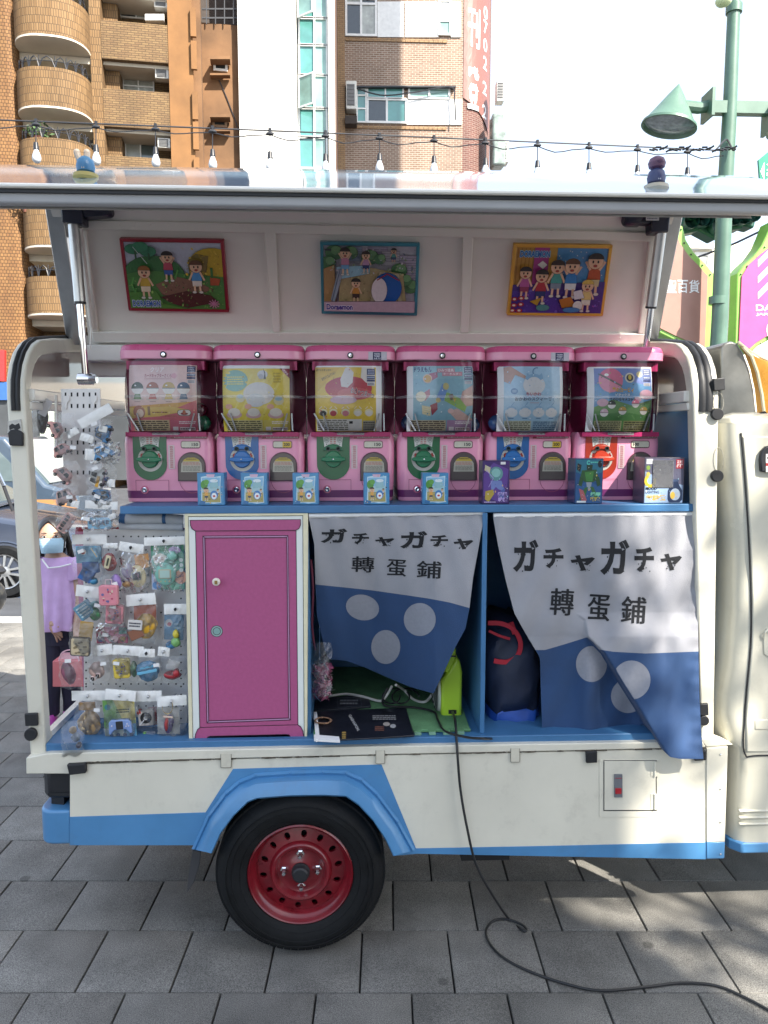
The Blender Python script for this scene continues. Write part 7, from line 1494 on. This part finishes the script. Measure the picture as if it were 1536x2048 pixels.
bag('purple and red gem pendant bag, bottom row end', (312, 1406, 374, 1486), (314, 1392, 374, 1411, -.06), [F_(toy_flat, 337, 1444, 'bcb8b0', 44, 62, d=.002, dy=.006), F_(toy_lump, 338, 1448, '6a4a8a', 18, 38, seed=9, rot=.1), F_(toy_lump, 334, 1446, 'a03a3a', 9, 32, dy=-.012, rot=.1), F_(toy_flat, 336, 1434, 'd0b8a8', 20, 4, rot=.1, dy=-.02), lambda t, Y: t.part('gold_ring', B().tube([at(335+10.5*cos(a), 1413+15*sin(a), Y-.014) for a in [2*pi*k/24 for k in range(25)]], .0012, 5), mat('gold_wire', (.5, .33, .1), .3, metal=1))], 2.5)
bag('lime and white record player toy bag, lowest of all', (282, 1462, 330, 1498), None, [F_(toy_deck, 310, 1480, 'b8bca8', 28, rot=-.1), F_(toy_lump, 290, 1474, '7ac03a', 14, 22)], 2.52)
bag('empty looking crinkled bag with blue beads, hanging lowest left', (122, 1442, 168, 1512), None, [F_(toy_lump, 152, 1474, '8a9ab0', 16, 18), F_(toy_lump, 158, 1490, '4a4a5a', 10, 12), F_(toy_lump, 146, 1460, 'c0a888', 14, 14)], 2.42)
b = B(); b.bx(at(175, 1470, 2.56).x, at(330, 1470, 2.56).x, 2.56, 2.75, FZ+.001, FZ+.024); solo('blue_box', b, mat('blue_tray', (.03, .16, .38), .4), 'shallow blue tray lying under the lowest toy bags', 'tray', at(250, 1490, 2.56), bevel=.003)

# ================================================================== power cable from the fan to the ground
G0 = ZP(.006)
b = B(); cp = [at(905, 1424, 2.585), at(910, 1440, 2.5), at(913, 1478, 2.43), at(915, 1510, 2.405), at(921, 1580, 2.4), at(934, 1655, 2.395), at(952, 1728, 2.395), at(985, 1790, 2.42), G0(1018, 1838), G0(1046, 1861), G0(1053, 1858), G0(1040, 1847), G0(1012, 1838), G0(986, 1842), G0(972, 1862), G0(980, 1888), G0(1008, 1916), G0(1060, 1943), G0(1130, 1967), G0(1200, 1981), G0(1290, 1974), G0(1360, 1966), G0(1430, 1971), G0(1490, 1995), G0(1560, 2034), G0(1640, 2090)]
b.tube(curve(cp, 8), .0044, 10); solo('power_cable', b, mat('black_cord', 0), 'long black power cable running from the lime fan down onto the paving', 'cable', G0(1046, 1861))

# ================================================================== small ornaments on the wing
def ornament(px, py, lab, c1, c2, base):
    o = None
    for y in [2.2+.01*k for k in range(30)]:                 # meet the sloping skin
        p = at(px, py, y); zs = lerp([(2.075, 2.411), (2.2, 2.465), (2.4, 2.556), (2.56, 2.622), (2.66, 2.652)], y)
        if p.z <= zs: o = p; break
    o = o or at(px, py, 2.3); t = T('roof_ornament', lab, 'ornament', o, group='small ornaments standing on the raised wing')
    b = B(); b.lathe([(.001, -.012), (.032, -.012), (.036, -.004), (.034, .006), (.001, .008)], o, n=24); t.part('base_disc', b, base)
    b = B(); b.lathe([(.016, .006), (.024, .014), (.026, .028), (.022, .044), (.012, .054), (.001, .057)], o, n=20); bd = t.part('body', b, c1)
    b = B(); b.ball(o+V((0, -.012, .02)), (.014, .013, .012)); t.part('front_patch', b, c2, bd)
    return t, o, bd
ob = mat('ornament_blue', (.03, .13, .25), .4); oy = mat('ornament_yellow', (.35, .28, .08), .5); ot = mat('ornament_tan', (.4, .33, .26), .5); ow = mat('ornament_grey', (.42, .42, .46), .5)
t, o, bd = ornament(172, 354, 'small blue ornament on a yellow disc at the wing left', ob, ot, oy)
b = B()
for s_ in (-1, 1): b.tube([o+V((s_*.01-.006, 0, .045)), o+V((s_*.014-.008, -.002, .064))], .009, 10); b.ball(o+V((s_*.014-.008, -.002, .066)), .0095, 10, 7)
t.part('knobs', b, ot, bd)
t, o, bd = ornament(1312, 376, 'small navy and grey ornament on a pale disc at the wing right', mat('ornament_navy', (.03, .04, .11), .4), ow, mat('ornament_pale', (.42, .37, .28), .5))
b = B(); b.lathe([(.012, .05), (.022, .056), (.025, .068), (.02, .08), (.008, .087), (.001, .088)], o, n=18); b.ball(o+V((0, -.016, .07)), (.014, .012, .01)); t.part('knob_top', b, mat('ornament_plum', (.12, .05, .09), .45), bd)

# ================================================================== parked car behind
CARY = 8.7; rz = -.12
fx = at(8, 1090, CARY).x; t = T('parked_car', 'dark blue car parked on the road behind the truck', 'car', (fx-1.2, CARY+.8, rz))
CARP = mat('dark_car_paint', (.03, .04, .065), .18, var=.05, coat=1); X0 = fx+.78
prof = [(0, .28), (.03, .5), (.0, .62), (-.12, .74), (-.5, .86), (-1.05, .96), (-1.2, 1.0), (-1.85, 1.42), (-2.1, 1.48), (-3.0, 1.5), (-3.6, 1.32), (-4.2, 1.02), (-4.35, .9), (-4.4, .3)]
def carring(u, z):
    k = 1 if z < 1.0 else 1-.28*(z-1.0)/.5
    return u, z, k
b = B(); rings = []
body = [p for p in prof if p[1] <= 1.01]
for s_, ins in ((0, .06), (.04, .0), (.84, -.02), (1.68, .0), (1.72, .06)): rings.append([V((X0+u+(ins if u > -2 else -ins)*-.5, CARY+s_, rz+z-ins*.3)) for u, z in body])
b.loft(rings); cb = t.part('body', b, CARP, bevel=.02, ang=50)
cab_p = [(-1.08, .98), (-1.85, 1.42), (-2.1, 1.47), (-3.0, 1.49), (-3.6, 1.31), (-4.15, 1.0)]
b = B(); b.loft([[V((X0+u, CARY+.08+.34*max(0, z-.98)+0, rz+z)) for u, z in cab_p], [V((X0+u, CARY+.86, rz+z+.03)) for u, z in cab_p], [V((X0+u, CARY+1.64-.34*max(0, z-.98), rz+z)) for u, z in cab_p]]); t.part('cabin', b, CARP, bevel=.02, ang=50)
gl = mat('car_glass', (.12, .16, .17), .04, spec=1, coat=1)
b = B(); b.slab([V((X0-1.14, CARY+.2, rz+1.03)), V((X0-1.8, CARY+.3, rz+1.41)), V((X0-1.8, CARY+1.42, rz+1.41)), V((X0-1.14, CARY+1.52, rz+1.03))], (.02, 0, .03)); t.part('windscreen', b, gl)
for u0, u1 in ((-1.4, -2.3), (-2.38, -3.3)):
    b = B(); b.slab([V((X0+u0, CARY+.085, rz+1.03)), V((X0+u0-.35, CARY+.2, rz+1.36)), V((X0+u1, CARY+.21, rz+1.4)), V((X0+u1, CARY+.085, rz+1.03))], (0, -.02, .0)); t.part('side_window', b, gl)
for wx_ in (fx, fx-2.6):
    c = V((wx_, CARY-.02, rz+.31)); b = B(); b.lathe([(.2, .02), (.215, -.01), (.28, -.015), (.305, .02), (.31, .1), (.29, .19), (.2, .2)], c, 'y', 36); wo = t.part('wheel', b, mat('tyre_rubber', 0))
    b = B(); b.lathe([(.205, .01), (.2, -.006), (.19, .0), (.18, .03)], c, 'y', 36)
    for k in range(5):
        a = 2*pi*k/5+.3; X = Matrix.Translation(c) @ Matrix.Rotation(a, 4, 'Y')
        for s_ in (-1, 1): b.slab([X @ V((s_*.012, -.004, .04)), X @ V((s_*.03, -.004, .04)), X @ V((s_*.062, .0, .19)), X @ V((s_*.03, .0, .19))], X.to_3x3() @ V((0, .02, 0)))
    b.lathe([(.001, -.01), (.03, -.01), (.06, -.002), (.062, .02)], c, 'y', 20); t.part('rim', b, ALU, wo)
    b = B(); b.lathe([(.001, .06), (.2, .06)], c, 'y', 24); t.part('brake_disc', b, BLACKP, wo)
b = B(); b.lathe([(.33, -.002), (.345, -.01), (.36, -.004), (.345, .002)], (fx, CARY, rz+.31), 'y', 40); t.part('arch_lip', b, CARP)
b = B(); p = V((X0-.2, CARY-.012, rz+.74)); b.loft([[p+V((u, y, z)) for u, z in ((-.2, .06), (.05, .02), (.14, -.06), (.1, -.12), (-.1, -.06))] for y in (0, .2)]); hl = t.part('headlight', b, mat('headlight_lens', (.6, .62, .62), .05, spec=1, coat=1), bevel=.015)
b = B(); b.ball(p+V((.03, -.004, -.05)), (.06, .02, .03)); t.part('indicator', b, mat('amber_lens', (.7, .3, .03), .15), hl)
b = B(); b.tube([V((X0-1.12, CARY+.35, rz+1.05)), V((X0-1.3, CARY+.9, rz+1.16)), V((X0-1.36, CARY+1.2, rz+1.2))], .012, 6); t.part('wiper', b, BLACKP)
b = B(); b.bx(X0-1.62, X0-1.42, CARY-.12, CARY+.06, rz+1.02, rz+1.14); t.part('mirror', b, CARP, bevel=.03)
# pale van behind the car
t = T('parked_van', 'pale van standing beyond the dark car', 'van', (at(60, 900, 12).x-1.5, 13, rz)); vx = at(150, 850, 12).x
b = B(); b.slab([V((vx+u, 12, rz+z)) for u, z in ((0, .4), (0, .95), (-.5, 1.1), (-1.1, 1.85), (-4.5, 1.9), (-4.5, .4))], (0, 1.7, 0)); vb = t.part('body', b, mat('van_paint', (.05, .075, .11), .25, coat=.6), bevel=.06, seg=3)
b = B(); b.slab([V((vx+u, 11.99, rz+z)) for u, z in ((-.75, 1.15), (-1.25, 1.7), (-2.2, 1.7), (-2.2, 1.15))], (0, .05, 0)); t.part('side_window', b, gl, vb)
b = B(); b.slab([V((vx+u, 12.1, rz+z)) for u, z in ((-.46, 1.12), (-1.03, 1.8), (-1.08, 1.76), (-.52, 1.08))], (0, 1.5, 0)); t.part('windscreen', b, gl, vb)
for u in (-.8, -3.6): b = B(); b.lathe([(.001, -.02), (.2, -.02), (.3, 0), (.3, .2)], (vx+u, 12, rz+.3), 'y', 24); t.part('wheel', b, mat('tyre_rubber', 0))
b = B(); b.bx(vx-4.5, vx-.02, 11.985, 12, rz+.72, rz+.86); t.part('stripe', b, mat('van_orange', (.4, .2, .08), .4), vb)
# scooter at the left edge
SY_ = 5.6; t = T('scooter', 'black scooter cut off by the left picture edge', 'scooter', (at(-40, 1240, SY_).x, SY_, 0))
c = at(-20, 1195, SY_); b = B(); b.ball(c, (.1, .16, .13), 18, 12); b.ball(c+V((-.3, 0, .04)), (.32, .15, .12), 18, 12); sb = t.part('rear_body', b, mat('scooter_black', (.008, .009, .011), .3, coat=.15))
b = B(); b.bx(c.x+.04, c.x+.085, SY_-.16, SY_-.1, c.z-.02, c.z+.03); t.part('tail_light', b, mat('scooter_lens', (.5, .5, .5), .1), sb, bevel=.01)
b = B(); b.ball(c+V((-.25, 0, .2)), (.38, .14, .07), 18, 10); t.part('seat', b, BLACKP, sb)
for u in (-.42, -1.25): b = B(); b.lathe([(.12, -.04), (.2, -.05), (.235, 0), (.2, .05), (.12, .04)], (c.x+u, SY_, .235), 'y', 28); t.part('wheel', b, mat('tyre_rubber', 0))
b = B(); b.tube([V((c.x-1.25, SY_, .235)), V((c.x-1.1, SY_, 1.0))], .03, 8); b.bx(c.x-.95, c.x-.35, SY_-.13, SY_+.13, .2, .28); t.part('frame', b, BLACKP)
b = B(); b.tube([at(26, 1022, SY_-.4), at(2, 958, SY_-.4), at(-26, 905, SY_-.4)], .012, 8); b.tube([at(-30, 900, SY_-.4), V((c.x-1.1, SY_, 1.0))], .014, 8); t.part('lever', b, BLACKP)
b = B(); b.tube([at(8, 972, SY_-.405), at(-6, 942, SY_-.405)], .014, 8); t.part('lever_tip', b, STEEL)

# ================================================================== the girl behind the truck
GY = 4.45; gp = lambda px, py, dy=0: at(px, py, GY+dy)
SKIN_ = None
def skin_mat():
    m = mat('skin', (.46, .28, .2), .5, var=.05); p = m.node_tree.nodes['Principled BSDF']; p.inputs['Subsurface Weight'].default_value = .08; p.inputs['Subsurface Radius'].default_value = (.02, .008, .004); return m
SKM = skin_mat(); HAIR = mat('black_hair', (.012, .01, .01), .35, var=.4, vs=40)
fz0 = 0.0; gx = gp(118, 1250).x
t = T('person', 'girl in lilac blouse and blue face mask standing behind the truck', 'person', (gx, GY, 0))
J = {}; E_ = []; Rr = []
pts = []
def j(name, p, r, par=None):
    J[name] = len(pts); pts.append((V(p), r))
    if par: E_.append((J[par], J[name]))
hc = gp(104, 1072)
j('pelvis', gp(119, 1262, .02), (.085, .07)); j('waist', gp(118, 1215, .02), (.08, .065), 'pelvis'); j('chest', gp(117, 1160, .02), (.09, .066), 'waist'); j('neckb', gp(112, 1118, .02), (.05, .045), 'chest'); j('neck', gp(108, 1105, .01), (.033, .033), 'neckb')
j('head0', hc+V((.004, .015, -.055)), (.05, .055), 'neck'); j('head1', hc+V((0, .02, .02)), (.072, .085), 'head0'); j('head2', hc+V((0, .03, .07)), (.058, .07), 'head1')
for s_, sx, ex, hx_, hy in ((-1, 84, 82, 100, 1258), (1, 150, 160, 152, 1280)):
    n = 'L' if s_ < 0 else 'R'
    j('sh'+n, gp(sx+6*(-s_), 1128, .02), (.036, .036), 'neckb'); j('el'+n, gp(ex, 1200, -.01), (.027, .027), 'sh'+n); j('wr'+n, gp(hx_-2*s_, hy-12, -.07), (.02, .017), 'el'+n); j('pa'+n, gp(hx_+6, hy+2, -.08), (.026, .014), 'wr'+n)
    for f, (du, dv, L) in enumerate(((15, 0, 1), (15, 4, 1.05), (13, 8, 1.0), (9, 11, .85))):
        j('f%s%d' % (n, f), gp(hx_+6+du*.6, hy+4+dv*.9, -.085+.004*f), (.0078, .0078), 'pa'+n); j('g%s%d' % (n, f), gp(hx_+6+du*1.05*L, hy+8+dv*1.3, -.08+.004*f), (.0066, .0066), 'f%s%d' % (n, f)); j('h%s%d' % (n, f), gp(hx_+6+du*1.2*L, hy+12+dv*1.35, -.07+.004*f), (.0055, .0055), 'g%s%d' % (n, f))
    j('t%s' % n, gp(hx_+12, hy-7, -.095), (.009, .009), 'wr'+n); j('u%s' % n, gp(hx_+18, hy-3, -.1), (.0065, .0065), 't'+n)
for n, x0, x1, y in (('A', 104, 101, 0), ('Z', 136, 144, .06)):
    j('hip'+n, gp(x0+4, 1276, .02), (.066, .066), 'pelvis'); j('kn'+n, gp((x0+x1)/2, 1350, .0+y), (.046, .046), 'hip'+n); j('an'+n, gp(x1, 1428, .03+y), (.03, .03), 'kn'+n); q = gp(x1, 1428, .03+y); j('to'+n, V((q.x, q.y-.1, .035)), (.03, .022), 'an'+n)
me = bpy.data.meshes.new('person_body'); base = t.b; me.from_pydata([tuple(p-base) for p, r in pts], E_, [])
bo = bpy.data.objects.new('body', me); COL.objects.link(bo); bo.parent = t.o
md = bo.modifiers.new('skin', 'SKIN'); md.use_smooth_shade = True
sv = me.skin_vertices[0].data if me.skin_vertices else None
if sv is None:
    bpy.context.view_layer.objects.active = bo; me.skin_vertices.new() if hasattr(me.skin_vertices, 'new') else bpy.ops.mesh.customdata_skin_add(); sv = me.skin_vertices[0].data
for i, (p, r) in enumerate(pts): sv[i].radius = r
sv[0].use_root = True
ss_ = bo.modifiers.new('sub', 'SUBSURF'); ss_.levels = 2; ss_.render_levels = 2; me.materials.append(SKM)
# face, mask and hair: turned a little towards the right of the picture
FA = Matrix.Translation(hc) @ Matrix.Rotation(radians(14), 4, 'Z')
b = B(); b.ball((0, .0, .005), (.073, .084, .098), 26, 18, X=FA); hd = t.part('head', b, SKM)
for s_ in (-1, 1):
    b = B(); b.ball((s_*.031, -.0765, .006), (.0135, .006, .0052), 14, 8, X=FA); ey = t.part('eye', b, mat('eye_white', (.6, .58, .55), .3), hd)
    b = B(); b.ball((s_*.031+.001, -.0805, .006), (.0062, .003, .0052), 12, 8, X=FA); b.tube([FA @ V((s_*.031-.014, -.0775, .009)), FA @ V((s_*.031, -.083, .0125)), FA @ V((s_*.031+.014, -.0775, .009))], .0016, 5); t.part('iris', b, HAIR, ey)
    b = B(); b.tube([FA @ V((s_*.031-.015, -.077, .024)), FA @ V((s_*.031, -.081, .029)), FA @ V((s_*.031+.015, -.077, .025))], .0022, 5); t.part('eyebrow', b, HAIR, hd)
    b = B(); b.ball((s_*.073, .008, -.004), (.009, .016, .024), 12, 9, X=FA); t.part('ear', b, SKM, hd)
b = B(); b.loft([[FA @ V((x, -.079-.014*(1-abs(x)/.012), z)) for x in (-.012, -.006, 0, .006, .012)] for z in (.0, -.02, -.034)], 0, False, False); t.part('nose', b, SKM, hd, ang=80)
b = B(); b.tube([FA @ V((-.02, -.077, -.055)), FA @ V((0, -.082, -.053)), FA @ V((.02, -.077, -.055))], .004, 6); t.part('mouth', b, mat('lips', (.4, .15, .13), .4), hd)
def maskp(u, v):
    a = (u-.5)*2.5; z = -.008-.088*v+.006*cos(a*1.2); r = .084+.016*sin(pi*v)*cos(a)**2
    return FA @ V((sin(a)*(r*.86-.012*v*abs(sin(a))), -cos(a)*r-.004+.0016*sin(v*40), z))
b = B(); b.grid(maskp, 20, 16); t.part('face_mask', b, mat('mask_blue', (.42, .62, .74), .7, var=.04), hd, ang=80)
for s_ in (-1, 1): b = B(); b.tube([FA @ V((s_*.07, -.026, -.02)), FA @ V((s_*.077, .0, .0)), FA @ V((s_*.07, -.02, -.07))], .0018, 5); t.part('mask_loop', b, PAPERW, hd)
def hairp(u, v):                                           # cap of hair, parted, drawn back
    a = 2*pi*u; front = max(0, -sin(a+.12))                 # 1 where it faces the viewer
    th = v*min(2.35, .74+1.55*(1-front)**.72); r = 1.07+.016*sin(a*31+v*3)*v+.02*exp(-((a-4.55)/.25)**2)
    return FA @ V((.077*r*sin(th)*cos(a), .006-(-.0)+.092*r*sin(th)*sin(a)*1.0, .012+.102*r*cos(th)))
b = B(); b.grid(hairp, 60, 16); t.part('hair', b, HAIR, hd, ang=80)
b = B()
for k in range(60):
    a = rnd(-.25, 3.4); p0 = FA @ V((.078*cos(a), .02+.075*sin(a), rnd(-.02, .03))); o_ = V((cos(a)*.012, .012, 0)); b.tube([p0, p0+o_+V((rnd(-.008, .008), rnd(0, .02), -.07)), p0+o_*1.6+V((rnd(-.015, .015), rnd(.01, .03), -.15-rnd(0, .07)))], rnd(.006, .011), 6, r1=.0015)
for k in range(16):
    a = rnd(-.5, .05) if k % 2 else rnd(3.1, 3.6); p0 = FA @ V((.08*cos(a), .01+.08*sin(a), .05)); b.tube([p0, FA @ V((.083*cos(a), .012+.085*sin(a), .01)), FA @ V((.08*cos(a), .03+.07*sin(a), -.05))], .004, 5, r1=.001)
t.part('hair_strands', b, HAIR, hd)
LIL = mat('lilac_cotton', (.58, .38, .64), .8, var=.08, vs=14, bump=.3, bs=300)
def ell_ring(px, py, rx, ry, dy, amp=0, n=36, ph=0): c = gp(px, py, dy); return [c+V((rx*(1+amp*sin((7 if n < 60 else 13)*a+ph))*cos(a), ry*(1+amp*sin((5 if n < 60 else 13)*a+ph))*sin(a), amp*.03*sin(9*a))) for a in [2*pi*k/n for k in range(n)]]
b = B(); b.loft([ell_ring(111, 1113, .066, .056, .012, n=64), ell_ring(113, 1117, .09, .066, .018, n=64), *[[q for q in ell_ring(*a_, n=64)] for a_ in ((116, 1125, .116, .076, .02), (117, 1140, .117, .08, .02), (117, 1150, .112, .083, .02))], ell_ring(117, 1154, .114, .086, .02, .03, 64), ell_ring(118, 1180, .124, .094, .02, .055, 64), ell_ring(119, 1215, .14, .108, .02, .075, 64, ph=.3), ell_ring(118, 1248, .154, .122, .02, .09, 64, ph=.5), ell_ring(118, 1254, .152, .119, .02, .09, 64, ph=.5)], 0, False); bl = t.part('blouse', b, LIL, ang=70)
for s_, px in ((-1, 80), (1, 150)):
    c = gp(px+5*(-s_), 1126, .02); e = gp(px+s_*4, 1158, .01); ax = (e-c).normalized(); X = Matrix.Translation(c) @ ax.to_track_quat('Z', 'Y').to_matrix().to_4x4(); b = B(); b.loft([[X @ V((r*(1+.06*sin(6*a))*cos(a), r*(1+.06*sin(5*a))*sin(a), h)) for a in [2*pi*k/24 for k in range(24)]] for r, h in ((.045, -.03), (.058, .0), (.06, .04), (.062, .09), (.058, .1))], 0, False); t.part('sleeve', b, LIL, bl, ang=70)
b = B(); c = gp(112, 1106, .015)
b.tube([gp(84, 1118, -.06), gp(97, 1136, -.08), gp(118, 1134, -.075), gp(142, 1128, -.06)], .005, 6); t.part('white_trim', b, PAPERW, bl)
NVY = mat('navy_trousers', (.016, .014, .035), .8, var=.2, vs=16, bump=.4, bs=60)
b = B(); b.loft([ell_ring(119, 1238, .105, .085, .02), ell_ring(119, 1262, .112, .09, .02), ell_ring(119, 1284, .116, .09, .025)], 0, True); tr_ = t.part('trousers', b, NVY, ang=70)
for x0, x1, y in ((104, 101, 0), (136, 144, .06)): b = B(); b.loft([ell_ring(x0+4, 1268, .076, .078, .02, .03), ell_ring(x0+3, 1310, .068, .07, .01+y*.5, .04), ell_ring((x0+x1)/2, 1352, .058, .06, y, .05), ell_ring(x1, 1400, .05, .052, .02+y, .06), ell_ring(x1, 1427, .05, .052, .03+y, .05), ell_ring(x1, 1430, .045, .048, .03+y)], 0, False); t.part('trouser_leg', b, NVY, tr_, ang=70)
for x1, y in ((101, .03), (144, .09)):
    q = gp(x1, 1428, y); b = B(); b.loft([[V((q.x+w_*cos(a)*(1-.25*max(0, -sin(a))), q.y-.045+l_*sin(a), z)) for a in [2*pi*k/24 for k in range(24)]] for w_, l_, z in ((.036, .098, .012), (.042, .105, .02), (.042, .104, .04), (.038, .09, .062), (.034, .055, .085))]); sh = t.part('shoe', b, mat('magenta_shoe', (.55, .08, .42), .5, var=.1, vs=40), ang=60)
    b = B(); b.loft([[V((q.x+w_*cos(a), q.y-.045+l_*sin(a), z)) for a in [2*pi*k/24 for k in range(24)]] for w_, l_, z in ((.043, .108, .001), (.045, .11, .02), (.043, .107, .024))]); t.part('sole', b, PAPERW, sh)
    b = B()
    for k in range(3): b.tube([V((q.x-.026, q.y-.06-.022*k, .07-.012*k)), V((q.x, q.y-.06-.022*k, .082-.013*k)), V((q.x+.026, q.y-.06-.022*k, .07-.012*k))], .004, 5)
    t.part('laces', b, PAPERW, sh)
# salmon gift bag held at her side
q = YP(4.25); t = T('gift_bag', 'salmon pink gift bag held beside the girl', 'gift bag', q(140, 1374))
b = B(); b.pslab(q, [(105, 1322), (168, 1322), (170, 1374), (105, 1374)], -.1, 0); gb = t.part('bag', b, mat('salmon_paper', (.6, .16, .17), .5, var=.06), bevel=.004)
b = B(); b.tube(curve([q(118, 1322), q(124, 1306), q(140, 1300), q(154, 1306), q(158, 1322)]), .004, 6); b.pslab(q, [(112, 1322), (124, 1306), (148, 1306), (160, 1322)], -.05, -.04); t.part('handle', b, mat('pale_pink_ribbon', (.7, .4, .45), .5), gb)
